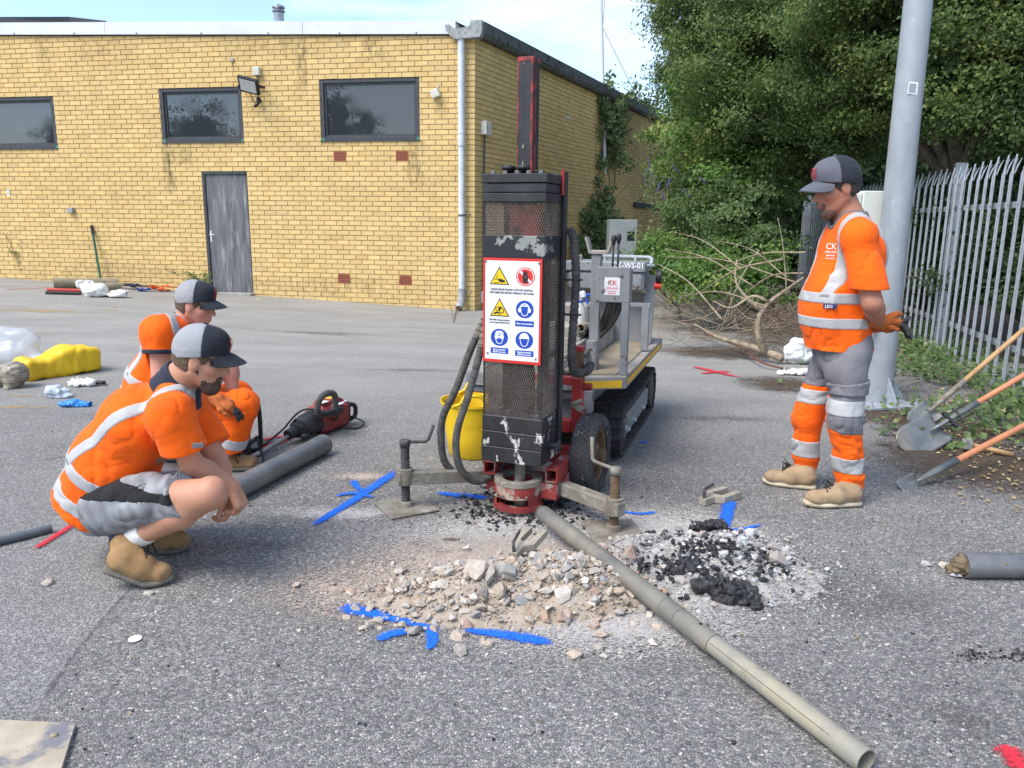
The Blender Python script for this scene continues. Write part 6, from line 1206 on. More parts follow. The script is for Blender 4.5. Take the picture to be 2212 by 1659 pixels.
 def cap(s, parent, front, back, brimmat, tiltz=.052, logo=True, side=-1):
  cz = .044; th = .011
  def dome(g, o): s.ell(g, (-.008, 0, cz), (.113+o, .091+o, .110+o), .004)
  for nm, mt, sg in (('cap_front', front, 1), ('cap_back', back, -1)):
   g = s.grid(.0033, .16); dome(g, 0); s.ell(g, (.043, 0, .085), (.062, .068, .062), .02); inner = s.grid(.0033, .16); inner.d[:] = g.d; g.d = np.maximum(g.d, -(inner.d+th))
   g.plane(s.w((.10, 0, .050)), s.n((.26, 0, -1))); g.plane(s.w((.020, 0, 0)), s.n((-sg, 0, -.12*sg)))
   g.build(nm, mt, parent)
  # peak: a curved tongue
  V = []; Fc = []; nu, nv = 12, 18
  for side_ in (0, 1):
   for i in range(nu+1):
    for j in range(nv+1):
     t = -1+2*j/nv; y = .080*math.sin(t*math.pi/2); x0 = math.sqrt(max(0, 1-(y/.0915)**2))*.110-.006; x1 = x0+.010+.068*math.cos(t*math.pi/2)**.55
     x = x0+(x1-x0)*i/nu; z = .056-.014*(i/nu)-4.2*y*y-.012*(i/nu)**2-(.0045 if side_ else 0); V.append(s.w((x, y, z)))
  n = nv+1; o = (nu+1)*n
  for i in range(nu):
   for j in range(nv):
    a = i*n+j; Fc.append((a, a+n, a+n+1, a+1)); b = a+o; Fc.append((b, b+1, b+n+1, b+n))
  rim = [i*n for i in range(nu+1)]+[nu*n+j for j in range(1, nv+1)]+[i*n+nv for i in range(nu-1, -1, -1)]
  for a, b in zip(rim[:-1], rim[1:]): Fc.append((a, b, b+o, a+o))
  pk = meshobj('cap_peak', V, Fc, brimmat, parent, smooth=True)
  m = MB(s.X); m.lathe([(.009, 0), (.008, .005), (.0, .007)], (-.008, 0, cz+.109), (0, 0, 1), 10); m.build('cap_button', brimmat, parent, smooth=True)
  return pk
 def caplogo(s, parent, size=.020):
  def onto(y, z):
   # first hit of a ray from the front on the blended front panel (approximate by the two ellipsoids)
   best = None
   for (c, r) in (((-.008, 0, .044), (.113, .091, .110)), ((.043, 0, .085), (.062, .068, .062))):
    q = 1-((y-c[1])/r[1])**2-((z-c[2])/r[2])**2
    if q > 0:
     x = c[0]+r[0]*math.sqrt(q); best = x if best is None else max(best, x)
   return (best or .06)+.007
  def flat(name, body, sz, y0, z0, bold):
   cu = bpy.data.curves.new('t', 'FONT'); cu.body = body; cu.size = sz; cu.align_x = 'CENTER'; cu.offset = bold; cu.resolution_u = 2
   o = bpy.data.objects.new('t', cu); link(o); dg = bpy.context.evaluated_depsgraph_get(); me = bpy.data.meshes.new_from_object(o.evaluated_get(dg)); bpy.data.objects.remove(o)
   V = [s.w((onto(y0+v.co.x, z0+v.co.y), y0+v.co.x, z0+v.co.y)) for v in me.vertices]; Fq = [tuple(p.vertices) for p in me.polygons]; bpy.data.meshes.remove(me)
   return meshobj(name, V, Fq, 'logo_red', parent)
  flat('cap_logo', 'CK', .040, 0, .090, .0008); flat('cap_logo', 'DRILLING', .0135, 0, .077, .0005); flat('cap_logo', 'SERVICES', .0105, 0, .067, .0004)
# ---------------------------------------------------------------- hands
def hand(g, wrist, fwd, palmn, L=0.19, curl=0.5, thumb=1, spread=1.0, k=.006, fat=1.0, curls=None, only=None):
 w = Vector(wrist); f = Vector(fwd).normalized(); p = Vector(palmn); p = (p-f*p.dot(f)).normalized(); s_ = f.cross(p)*thumb; tips = []
 pl = L*.50
 for i in range(4):
  y = (.5-i/3.)*.064*spread; kn = w+f*pl*(1-.04*abs(i-1.2))+s_*y
  if only in (None, 'palm'): g.cone(tuple(w+s_*y*.55), tuple(kn), .018*fat, .0155*fat, .014)
  c = (curls[i] if curls else curl); seg = [L*.25, L*.16, L*.12]; ln = (.92, 1.0, .95, .78)[i]; ang = 0; q = kn
  d0 = (f+s_*((.5-i/3.)*.25*spread)).normalized()
  for j in range(3):
   ang += c*(1.15, 1.1, .75)[j]; d = d0*math.cos(ang)+p*math.sin(ang); e = q+d*seg[j]*ln; r0 = (.0105, .0095, .0085, )[j]*fat*(.88 if i == 3 else 1); r1 = (.0095, .0085, .0072)[j]*fat*(.88 if i == 3 else 1)
   if only in (None, 'fingers') : g.cone(tuple(q), tuple(e), r0, r1, k)
   q = e
  tips.append(q)
 t0 = w+f*pl*.28+s_*.026; t1 = t0+(f*.55+s_*.6+p*.35).normalized()*.042; t2 = t1+(f*.85+s_*.1+p*.5*(.4+curl)).normalized()*.034; t3 = t2+(f*.9-s_*.15+p*.5*(.4+curl)).normalized()*.028
 if only in (None, 'palm'): g.cone(tuple(w+f*.02), tuple(t1), .018*fat, .013*fat, .014)
 if only in (None, 'fingers'): g.cone(tuple(t1), tuple(t2), .0125*fat, .011*fat, k); g.cone(tuple(t2), tuple(t3), .011*fat, .0085*fat, k)
 return tips
# ---------------------------------------------------------------- boots
def boot(name, heel, toe, up, ankle, r_ank, parent, upper, solem, label=None, cuff='collar_navy', flex=0.0, wide=.048):
 h = Vector(heel); t = Vector(toe); f = (t-h); L = f.length; f.normalize(); up = Vector(up).normalized(); s_ = up.cross(f).normalized(); up = f.cross(s_)
 a = Vector(ankle); pts = [h, t, a]; lo = [min(p[i] for p in pts)-.09 for i in range(3)]; hi = [max(p[i] for p in pts)+.10 for i in range(3)]
 def q(x, y, z):       # x along the foot 0..1, bends up at the heel by flex about the ball
  b = .62; zz = z
  p = h+f*(x*L)+s_*y+up*zz
  if flex and x < b:
   o = h+f*(b*L); v = p-o; ca, sa = math.cos(flex), math.sin(flex); fx, ux = v.dot(f), v.dot(up); p = o+f*(fx*ca+ux*sa)+up*(-fx*sa+ux*ca)+s_*v.dot(s_)
  return tuple(p)
 g = SD3(lo, hi, .0045)
 g.cone(q(.14, 0, .060), q(.45, 0, .060), .042, .046, .03); g.cone(q(.45, 0, .060), q(.80, 0, .044), .047, .036, .03, flat=tuple(s_), fs=1.08); g.ell(q(.83, 0, .046), (L*.16, .044, .036), np.array([list(f), list(s_), list(up)]), .02)
 g.cone(q(.20, 0, .075), tuple(a), .043, r_ank, .025); g.cone(q(.44, 0, .075), tuple(a.lerp(Vector(q(.2, 0, .08)), .35)), .038, r_ank*.8, .025)
 ad = (a-Vector(q(.2, 0, .05))).normalized(); g.plane(tuple(a), tuple(ad), .004); g.plane(q(.8, 0, .027), tuple(-up), .003) if not flex else None
 g.wrinkle(.0035, 38); ob_field = g; ob = g.build(name, upper, parent)
 if label: ob['label'] = label
 g = SD3(lo, hi, .0045)
 n = 14
 for i in range(n):
  x0, x1 = i/n, (i+1)/n
  def wd(x): return wide*(.80+.30*math.sin(min(x/.75, 1)*math.pi*.5)) if x < .7 else wide*1.10*math.sqrt(max(.02, 1-((x-.7)/.34)**2))
  z = .016; lift = .012*max(0, (x0-.82)/.18)
  g.cone(q(x0*.91+.05, 0, z+lift), q(x1*.91+.05, 0, z+lift), .018, .018, .006, flat=tuple(s_), fs=max(1.0, (wd((x0+x1)/2))/.018*.90))
 g.build('sole', solem, ob)
 # padded cuff
 g = SD3([a[i]-.1 for i in range(3)], [a[i]+.1 for i in range(3)], .0045)
 g.cone(tuple(a-ad*.02), tuple(a+ad*.024), r_ank+.005, r_ank+.009, .0); g.plane(tuple(a+ad*.032), tuple(ad), .006); g.plane(tuple(a-ad*.018), tuple(-ad), .003); g.cone(tuple(a-ad*.06), tuple(a+ad*.06), r_ank-.009, r_ank-.009, .0, 'cut'); g.build('cuff', cuff, ob)
 m = MB(); cl = ob_field
 def onsurf(p, n):
  p = Vector(p); n = Vector(n).normalized()
  for i in range(60):
   w_ = p+n*(.09-i*.0025); I = np.round((np.array(w_)-cl.lo)/cl.h).astype(int)
   if (I < 0).any() or (I >= cl.n).any(): continue
   if cl.d[tuple(I)] < .0015: return w_
  return p
 base = Vector(q(.62, 0, .055)); topc = a-ad*.03; nn = (f+up*.9).normalized(); L_, R_ = [], []
 for i in range(7):
  c = base.lerp(topc, i/6); n_ = (up*(1-i/6)+f*(i/6)+up*.35+f*.25).normalized(); L_.append(onsurf(c+s_*.021, n_)); R_.append(onsurf(c-s_*.021, n_)); mid = onsurf(c, n_)
  m.tube([L_[-1], mid+n_*.002, R_[-1]], .0030, 6)
  for e_ in (L_[-1], R_[-1]): m.lathe([(.005, 0), (.0045, .004)], e_-n_*.001, n_, 7)
  if i: m.tube([L_[-2], onsurf(base.lerp(topc, (i-.5)/6), n_)+n_*.004, R_[-1]], .0028, 5); m.tube([R_[-2], onsurf(base.lerp(topc, (i-.5)/6), n_)+n_*.004, L_[-1]], .0028, 5)
 hi_ = (L_[-1]+R_[-1])/2+f*.006
 for sgn in (1, -1):
  m.tube([hi_, hi_+s_*sgn*.03+f*.025+up*.01, hi_+s_*sgn*.05+f*.03-up*.035, hi_+s_*sgn*.045+f*.04-up*.075], .0030, 5); m.tube([hi_, hi_+s_*sgn*.03+f*.035+up*.02, hi_+s_*sgn*.05+f*.045-up*.005, hi_+s_*sgn*.02+f*.02-up*.01, hi_], .0028, 5)
 m.build('lace', 'lace', ob, smooth=True)
 return ob
def along3(g, o, n):
 P = g.pts(); n = Vector(n).normalized(); return (P[..., 0]-o[0])*n[0]+(P[..., 1]-o[1])*n[1]+(P[..., 2]-o[2])*n[2]
def shell(src, out, inn):
 g = src.copy(); inn = max(inn, .013); g.d = np.maximum(src.d-out, -(src.d+inn)); return g
def region(g, fn, sgn=1):
 P = g.pts(); g.d = np.maximum(g.d, fn(P)); return g
def Vn(*p): return Vector(p)
def ka(cx, cy, Y): return at(109.7+cx/2.2397, 576+cy/2.2397, Y)
def kc(cx, cy, Y): return at(1591+cx/1.9504, 301.7+cy/1.9504, Y)
def band(P, o, n, lo, hi):
 t = (P[..., 0]-o[0])*n[0]+(P[..., 1]-o[1])*n[1]+(P[..., 2]-o[2])*n[2]; m = (lo+hi)/2; return np.abs(t-m)-(hi-lo)/2
def along(P, o, n): return (P[..., 0]-o[0])*n[0]+(P[..., 1]-o[1])*n[1]+(P[..., 2]-o[2])*n[2]
# ================================================================ standing worker
def worker_standing():
 Z = Vector((0, 0, 1)); F = Vector((-.985, -.17, 0)).normalized(); Lf = Z.cross(F)          # left side is the camera side
 hipc = kc(440, 900, 3.92); root = thing('person', 'standing worker in orange hi-vis shirt, grey and orange trousers and grey cap, hands behind back', 'person', (hipc.x, hipc.y, 0))
 neck = kc(476, 302, 3.92); hd = kc(424, 206, 3.92)
 shN, shF = kc(516, 408, 3.74), kc(474, 398, 4.10); elN = kc(572, 690, 3.66); wrN = kc(596, 765, 3.82); elF = elN+Vector((-.05, .50, .0)); wrF = wrN+Vector((.02, .13, -.01))
 H = Head(hd, F*math.cos(R(13))+Z*-math.sin(R(13))+Vector((0, .10, 0)), Z*math.cos(R(13))+F*math.sin(R(13)), 1.03)
 # body: head, neck, arms and legs in one skin
 g = SD3((hipc.x-.34, 3.5, .03), (hipc.x+.36, 4.34, 1.84), .006)
 H.skull(g); g.cone(H.w((-.028, 0, -.045)), tuple(neck-Z*.02), .056, .064, .02); g.cone(tuple(neck-Z*.03), tuple((shN+shF)/2-Z*.02), .065, .09, .03)
 ch = kc(478, 480, 3.93); be = kc(420, 690, 3.92)
 g.ell(tuple(ch), (.115, .165, .17), None, .05); g.ell(tuple(be), (.13, .16, .17), None, .06); g.ell(tuple(hipc+Z*.02), (.13, .16, .13), None, .05)
 for sh, el, wr in ((shN, elN, wrN), (shF, elF, wrF)):
  g.cone(tuple(sh), tuple(sh.lerp(el, .6)), .055, .051, .03); g.cone(tuple(sh.lerp(el, .5)), tuple(el), .051, .045, .02); g.cone(tuple(el), tuple(el.lerp(wr, .35)), .046, .045, .02); g.cone(tuple(el.lerp(wr, .35)), tuple(wr), .048, .034, .02)
 hN, kN, aN = kc(465, 920, 3.83), kc(458, 1180, 3.80), kc(478, 1440, 3.83); hF, kF, aF = kc(400, 920, 4.02), kc(300, 1170, 4.05), kc(292, 1360, 4.07)
 for h, k_, a in ((hN, kN, aN), (hF, kF, aF)):
  g.cone(tuple(h), tuple(k_), .085, .06, .03); g.cone(tuple(k_), tuple(a), .055, .042, .02)
 # fine head on its own would leave a seam: the head is part of the same field
 body = g.build('body', 'skin_c', root)
 sub = body.modifiers.new('smooth', 'SMOOTH'); sub.factor = 0.5; sub.iterations = 2
 H.parts(root, 'hair_dark', 'stubble', .0035); H.cap(root, 'cap_grey', 'cap_charcoal', 'cap_grey'); H.caplogo(root)
 # shirt
 s = SD3((hipc.x-.30, 3.52, .80), (hipc.x+.34, 4.34, 1.60), .0052)
 s.ell(tuple(ch+F*.01), (.138, .182, .20), None, .04); s.ell(tuple(be+F*.012), (.160, .175, .23), None, .06); s.cone(tuple(be-Z*.02), tuple(hipc-Z*.06), .154, .160, .05, flat=(0, 1, 0), fs=1.08)
 s.cone(tuple(shN), tuple(shF), .072, .072, .04); s.cone(tuple(neck-Z*.05+F*-.005), tuple(shN+Z*.0), .078, .070, .04); s.cone(tuple(neck-Z*.05), tuple(shF), .078, .070, .04)
 back = kc(536, 500, 3.92); s.ell(tuple(back), (.080, .145, .16), None, .05)
 for sh, el in ((shN, elN), (shF, elF)):
  e2 = sh.lerp(el, 1.05); s.cone(tuple(sh), tuple(e2), .072, .090, .03, flat=(0, 1, 0), fs=.9)
 s.wrinkle(.010, 8, (1, 1, .8)); s.crease(.009, 9, (1.4, 1.4, .7)); s.crease(.006, 16, (1.5, 1.5, .8))
 s.cone(tuple(neck+Z*.10), tuple(neck-Z*.02), .074, .074, .012, 'cut'); s.cone(tuple(neck+F*.05+Z*.06), tuple(neck-Z*.035+F*.06), .05, .045, .012, 'cut')
 s.plane(tuple(kc(440, 905, 3.9)), (.02, 0, -1), .004)
 # sleeve ends
 P = s.pts(); d = (elN-shN).normalized(); hem = kc(520, 632, 3.66)
 cutN = np.minimum(along(P, hem, (0.05, 0, -1)), np.minimum(.10-np.abs(P[..., 1]-3.66)*1.0, 1.0)); cutN = np.minimum(cutN, 3.76-P[..., 1])
 s.d = np.maximum(s.d, np.minimum(along(P, hem, (0.02, 0, -1)), 3.755-P[..., 1])); s.d = np.maximum(s.d, np.minimum(along(P, hem, (0.02, 0, -1)), P[..., 1]-4.13))
 # side vent at the hem
 v0 = kc(468, 905, 3.76); s.cone(tuple(v0-Z*.01), tuple(v0+Z*.035), .016, .001, 0, 'cut')
 full = s.copy(); hol = SD3.copy(s); s.d = np.maximum(s.d, -(full.d+.012)); sh_ = s.build('shirt', 'hivis', root)
 z1, z2 = (kc(380, 668, 3.80).z, kc(370, 772, 3.80).z); tor = lambda P: 3.772-P[..., 1]            # keep the bands off the sleeve
 notarm = np.minimum(np.where(P[..., 2] > hem.z-.01, 3.755-P[..., 1], -1), 1)
 for zc in (z1, z2):
  b = shell(full, .0035, .003); b.d = np.maximum(b.d, np.abs(P[..., 2]-zc)-.0265); b.d = np.maximum(b.d, np.where((P[..., 1] < 3.757) & (P[..., 2] > hem.z-.004) & (along(P, shN, tuple(F)) < .06), .1, -.1)); b.build('reflective_band', 'tape', sh_)
 # braces over both shoulders
 sO = neck; lat = along(P, sO, tuple(Lf))
 for c in (.118, -.118):
  b = shell(full, .0035, .003); b.d = np.maximum(b.d, np.maximum(np.abs(lat-c-.05*np.clip((P[..., 2]-neck.z+.35)/.35, -1, 0))-.0255, z1-P[..., 2])); b.d = np.maximum(b.d, P[..., 2]-1.9); b.build('reflective_band', 'tape', sh_)
 # neck rib
 b = shell(full, .003, .006); rr = np.sqrt((P[..., 0]-neck.x)**2+(P[..., 1]-neck.y)**2+(P[..., 2]-(neck.z+.02))**2);
 cn = SD3.copy(full); cn.d[:] = .2; cn.cone(tuple(neck+Z*.10), tuple(neck-Z*.02), .092, .092, .012); cn.cone(tuple(neck+F*.05+Z*.06), tuple(neck-Z*.035+F*.06), .068, .063, .012); b.d = np.maximum(b.d, cn.d); b.build('collar', 'collar_grey', sh_)
 # maker's tag and chest print
 tg = kc(394, 703, 3.745); m = MB(FR(tuple(tg), (-Lf.cross(Z))*-1));
 sgn = np.array([tg.x, tg.y, tg.z])
 def surf(p, n, lim=.2):
  p = Vector(p); n = Vector(n).normalized()
  for i in range(160):
   q = p-n*(i*lim/160*2)+n*lim*.5; I = np.round((np.array(q)-full.lo)/full.h).astype(int)
   if (I < 0).any() or (I >= full.n).any(): continue
   if full.d[tuple(I)] < .002: return q
  return p
 nv = (Vector((0, HCAM*0, HCAM))-tg); nv.z = 0; nv.normalize(); q = surf(tg, nv); X = FR(tuple(q+nv*.006), tuple(Vector((0, 0, 1)).cross(nv)))
 MB(X).box((-.032, -.004, -.012), (.032, .0, .012), .002).build('tag', 'label_navy', sh_)
 text('tag_print', 'LEO', .020, X @ Matrix.Translation((-.024, -.0045, -.007)) @ Matrix.Rotation(R(90), 4, 'X'), 'logo_white', sh_, bold=.0004)
 cp = kc(366, 462, 3.80); nf = (F*.75+nv*.65).normalized(); q = surf(cp, nf); X = FR(tuple(q+nf*.006), tuple(Z.cross(nf)))
 for body_, sz, dz in (('CK', .042, .0), ('DRILLING', .014, -.018), ('SERVICES', .011, -.034), ('01708 330999', .008, -.048)):
  text('shirt_print', body_, sz, X @ Matrix.Translation((0, -.001, dz)) @ Matrix.Rotation(R(90), 4, 'X'), 'logo_white', sh_, align='CENTER', bold=.0003)
 # trousers
 t = SD3((hipc.x-.30, 3.62, .08), (hipc.x+.28, 4.25, 1.02), .0052)
 t.ell(tuple(hipc+Z*.03), (.142, .165, .16), None, .05)
 for h, k_, a, r in ((hN, kN, aN, (.100, .088, .068)), (hF, kF, aF, (.098, .080, .062))):
  t.cone(tuple(h), tuple(k_), r[0], r[1], .03); a2 = a-Z*.01; t.cone(tuple(k_), tuple(a2), r[1], r[2], .03); t.ell(tuple(a+Z*.035), (r[2]*1.12, r[2]*1.12, .035), None, .02)
 t.wrinkle(.012, 9, (1, 1, 1)); t.crease(.012, 10, (1, 1, 1.2)); t.crease(.008, 18, (1, 1, 1.3))
 for a in (aN, aF):
  P2 = t.pts(); t.d = np.maximum(t.d, np.where(np.abs(P2[..., 1]-a.y) < .13, a.z-.028-P2[..., 2], -1))
 P2 = t.pts(); near = P2[..., 1] < 3.935
 zs = {k: kc(430, v, 3.76).z for k, v in dict(gn=1092, b0=1098, b1=1160, p1=1222, a0=1345, a1=1412).items()}; zf = {k: kc(300, v, 4.0).z for k, v in dict(gn=1032, b0=1050, b1=1108, a0=1272, a1=1342).items()}
 grey = np.where(near, zs['gn']-P2[..., 2], zf['gn']-P2[..., 2]); px = kc(375, 1150, 3.72).x
 pocket = np.where(near & (P2[..., 0] > px+.02*0) & (P2[..., 1] < kN.y+.01), np.maximum(zs['p1']+.04*np.clip((P2[..., 0]-px)/.1, 0, 1)*-1+.02-P2[..., 2], -1), 1)
 grey = np.minimum(grey, pocket); tg_ = t.copy(); tg_.d = np.maximum(t.d, grey); to = tg_.build('trousers', 'trouser_grey', root); tr = t.copy(); tr.d = np.maximum(t.d+.0005, -grey); tr.build('trouser_leg', 'hivis', to)
 for lo, hi, nr in ((zs['b1'], zs['b0'], True), (zs['a1'], zs['a0'], True), (zf['b1'], zf['b0'], False), (zf['a1'], zf['a0'], False)):
  b = shell(t, .0032, .003); b.d = np.maximum(b.d, np.maximum(lo-P2[..., 2], P2[..., 2]-hi)); b.d = np.maximum(b.d, np.where(near == nr, -.1, .1)); b.build('reflective_band', 'tape', to)
 # thigh pocket flap
 b = shell(t, .012, .003); zc0, zc1 = kc(430, 1080, 3.74).z, kc(430, 1042, 3.74).z; b.d = np.maximum(b.d, np.maximum(zc0-P2[..., 2], P2[..., 2]-zc1-.12*(P2[..., 0]-px))); b.d = np.maximum(b.d, np.maximum(px-.005-P2[..., 0], P2[..., 1]-hN.y+.01)); b.build('pocket_flap', 'trouser_grey', to)
 # boots
 hb, tb = gnd(1858, 1092), gnd(1736, 1094); boot('boot', hb, tb, Z, aN-Z*.015, .054, root, 'boot_pale', 'sole_pale', cuff='cap_charcoal', wide=.047)
 hb, tb = gnd(1762, 1058), gnd(1648, 1044); boot('boot', hb, tb, Z, aF-Z*.015, .052, root, 'boot_pale', 'sole_pale', cuff='cap_charcoal', wide=.047)
 # gloves: right hand holds the left wrist behind the back
 for (wr, fw, pn, th, cu) in ((wrN, Vector((.86, .22, -.25)), Vector((.1, .6, .5)), 1, .28), (wrF+Vector((.01, -.05, -.02)), Vector((.80, -.52, .10)), Vector((-.2, -.3, -.9)), -1, .42)):
  lo = [wr[i]-.24 for i in range(3)]; hi = [wr[i]+.24 for i in range(3)]
  gl = SD3(lo, hi, .0042); hand(gl, wr, fw, pn, .195, cu, th, 1.1, .007, 1.16); fwn = Vector(fw).normalized(); gl.cone(tuple(wr-fwn*.05), tuple(wr+fwn*.02), .040, .036, .012); gl.wrinkle(.003, 60)
  P3 = gl.pts(); cut = along(P3, wr+fwn*.115, tuple(fwn)); a_ = gl.copy(); a_.d = np.maximum(gl.d, cut); go = a_.build('glove', 'glove_orange', root); b_ = gl.copy(); b_.d = np.maximum(gl.d-.0006, -cut); b_.build('fingertip_coating', 'glove_black', go)
worker_standing()
print('standing', round(time.time()-T0, 1))
# ================================================================ squatting worker in front
def worker_squatting():
 Z = Vector((0, 0, 1)); F = Vector((.97, .20, 0)).normalized(); Rt = F.cross(Z)          # right side is the camera side
 hip = ka(262, 1135, 3.05); neck = ka(628, 545, 3.02); ax = (neck-hip); TL = ax.length; ax.normalize(); lat = Rt; bk = ax.cross(lat).normalized()
 if bk.x > 0: bk = -bk                                     # out of the back
 root = thing('person', 'bearded worker in orange polo shirt and patterned shorts squatting in the foreground, white-backed cap', 'person', (ka(400, 1400, 2.95).x, 2.95, 0))
 hd = ka(726, 452, 2.98); H = Head(hd, F*math.cos(R(13))-Z*math.sin(R(13))+Vector((0, -.06, 0)), Z*math.cos(R(13))+F*math.sin(R(13)), .945)
 shN, shF = ka(585, 712, 2.86), ka(655, 650, 3.24); elN, wrN = ka(680, 955, 2.90), ka(880, 1062, 2.97); elF, wrF = ka(800, 925, 3.18), ka(855, 1085, 3.06)
 hN, hF = ka(290, 1150, 2.93), ka(300, 1140, 3.17); kN, kF = ka(768, 1100, 2.75), ka(755, 1065, 3.28); aN, aF = ka(394, 1318, 2.88), ka(540, 1300, 3.22)
 g = SD3((hip.x-.30, 2.55, .06), (hip.x+.80, 3.50, 1.14), .006)
 H.skull(g); g.cone(H.w((-.028, 0, -.045)), tuple(neck), .057, .066, .02); g.cone(tuple(neck), tuple(neck-ax*.15), .066, .10, .03)
 g.ell(tuple(hip+ax*.36+bk*.02), (.15, .15, .15), None, .05); g.ell(tuple(hip+ax*.12), (.14, .15, .14), None, .06); g.ell(tuple(hip), (.13, .15, .12), None, .05)
 for sh, el, wr in ((shN, elN, wrN), (shF, elF, wrF)):
  g.cone(tuple(sh), tuple(el), .058, .043, .02); g.cone(tuple(el), tuple(el.lerp(wr, .35)), .044, .046, .015); g.cone(tuple(el.lerp(wr, .35)), tuple(wr), .045, .029, .015)
 for h, k_, a in ((hN, kN, aN), (hF, kF, aF)):
  g.cone(tuple(h), tuple(k_), .085, .060, .02); g.ell(tuple(k_+Vector((.010, 0, .008))), (.056, .056, .060), None, .02); c_ = k_.lerp(a, .36)-Z*.014+Vector((-.005, 0, 0)); g.cone(tuple(k_), tuple(c_), .053, .058, .02); g.cone(tuple(c_), tuple(a), .057, .038, .02)
 # hands hang off the knees, fingers loosely curled
 hand(g, wrN, Vector((.36, -.05, -.92)), Vector((-.92, .1, -.36)), .170, .80, 1, .92, .007, 1.05); hand(g, wrF, Vector((.25, -.30, -.92)), Vector((-.9, -.3, -.2)), .170, .75, -1, .92, .007, 1.05)
 body = g.build('body', 'skin_a', root); md = body.modifiers.new('smooth', 'SMOOTH'); md.factor = .5; md.iterations = 2
 H.parts(root, 'hair_brown', 'beard_brown', .008); H.cap(root, 'cap_charcoal', 'cap_mesh', 'cap_charcoal'); H.caplogo(root)
 # shirt
 s = SD3((hip.x-.30, 2.58, .10), (hip.x+.66, 3.48, 1.04), .0055)
 s.ell(tuple(hip+ax*.40+bk*.035), (.165, .19, .165), None, .06); s.ell(tuple(hip+ax*.20+bk*.045), (.165, .185, .18), None, .07); s.cone(tuple(hip+ax*.15+bk*.05), tuple(hip-ax*.24+bk*.03), .158, .166, .06, flat=tuple(lat), fs=1.15)
 s.cone(tuple(shN-ax*.02), tuple(shF-ax*.02), .080, .080, .05); s.cone(tuple(neck-ax*.075), tuple(shN), .060, .078, .04); s.cone(tuple(neck-ax*.04), tuple(shF), .08, .085, .05)
 for sh, el in ((shN, elN), (shF, elF)): s.cone(tuple(sh), tuple(sh.lerp(el, 1.06)), .074, .092, .03)
 s.wrinkle(.012, 7, (1, 1, 1)); s.crease(.008, 8, (1.2, 1, 1)); s.crease(.006, 15, (1.3, 1, .8))
 s.cone(tuple(neck+ax*.12+F*.0), tuple(neck-ax*.0), .070, .070, .01, 'cut'); s.plane(tuple(hip-ax*.05), tuple(-ax+bk*.06), .004)
 P = s.pts(); hemN = ka(650, 922, 2.80); dN = (elN-shN).normalized(); hN_ = along(P, hemN, tuple((dN+Vector((-.10, 0, 0))).normalized())); side = along(P, hip, tuple(lat))
 inarm = SD3.copy(s); inarm.d[:] = .2; inarm.cone(tuple(shN.lerp(elN, .6)), tuple(shN.lerp(elN, 1.4)), .13, .13, 0); s.d = np.maximum(s.d, np.minimum(hN_, -inarm.d*1.0))
 hemF = shF.lerp(elF, .80); dF = (elF-shF).normalized(); inarm.d[:] = .2; inarm.cone(tuple(shF.lerp(elF, .6)), tuple(shF.lerp(elF, 1.4)), .13, .13, 0); s.d = np.maximum(s.d, np.minimum(along(P, hemF, tuple(dF)), -inarm.d))
 full = s.copy(); s.d = np.maximum(s.d, -(full.d+.012)); so_ = s.build('shirt', 'hivis', root)
 sl = SD3.copy(full); sl.d[:] = .2; sl.cone(tuple(shN.lerp(elN, .12)), tuple(elN+(elN-shN)*.2), .112, .125, 0)
 for lo, hi in ((.125, .178), (-.005, .048)):
  b = shell(full, .0035, .003); b.d = np.maximum(b.d, band(P, hip, ax, lo, hi)); b.d = np.maximum(b.d, -sl.d); b.build('reflective_band', 'tape', so_)
 p0, p1 = ka(560, 590, 2.88), ka(195, 872, 2.90)
 for sg in (1, -1):
  ns = (bk*.65+lat*.75*sg).normalized(); m0, m1 = (p0, p1) if sg > 0 else (p0-lat*2*(p0-neck).dot(lat), p1-lat*2*(p1-neck).dot(lat)); pn = (m1-m0).cross(ns).normalized()
  b = shell(full, .0035, .003); b.d = np.maximum(b.d, np.maximum(np.abs(along(P, m0, tuple(pn)))-.0255, .15-along(P, hip, tuple(ax)))); b.d = np.maximum(b.d, -along(P, hip+ax*.3, tuple(ns))+.02); b.d = np.maximum(b.d, -sl.d if sg > 0 else -.1); b.build('reflective_band', 'tape', so_)
 # polo collar
 cg = SD3([neck[i]-.18 for i in range(3)], [neck[i]+.18 for i in range(3)], .004); cg.cone(tuple(neck-ax*.085-bk*.01), tuple(neck+ax*.0), .118, .084, 0); cg.cone(tuple(neck-ax*.2), tuple(neck+ax*.2), .068, .068, 0, 'cut'); cg.plane(tuple(neck+ax*.022-bk*.0), tuple(ax-bk*.25), .003); cg.plane(tuple(neck-ax*.065), tuple(-ax-bk*.0), .003); cg.wrinkle(.004, 25); cg.build('collar', 'collar_navy', so_)
 MB(FR(tuple(ka(712, 865, 2.775)), (1, .12, .1))).box((-.022, -.003, -.010), (.022, .003, .010), .002).build('tag', 'collar_grey', so_)
 # shorts
 t = SD3((hip.x-.28, 2.55, .15), (hip.x+.70, 3.50, .75), .0055)
 t.ell(tuple(hip-Z*.02+bk*.01), (.140, .175, .135), None, .05)
 for h, k_ in ((hN, kN), (hF, kF)): t.cone(tuple(h), tuple(h.lerp(k_, 1.0)), .115, .078, .04)
 t.ell(tuple(hip+Vector((.10, 0, -.06))), (.16, .15, .075), None, .04)
 t.wrinkle(.012, 10, (1, 1, 1)); t.crease(.018, 9, (1.4, 1, 1)); t.crease(.010, 18, (1.5, 1, 1))
 P2 = t.pts()
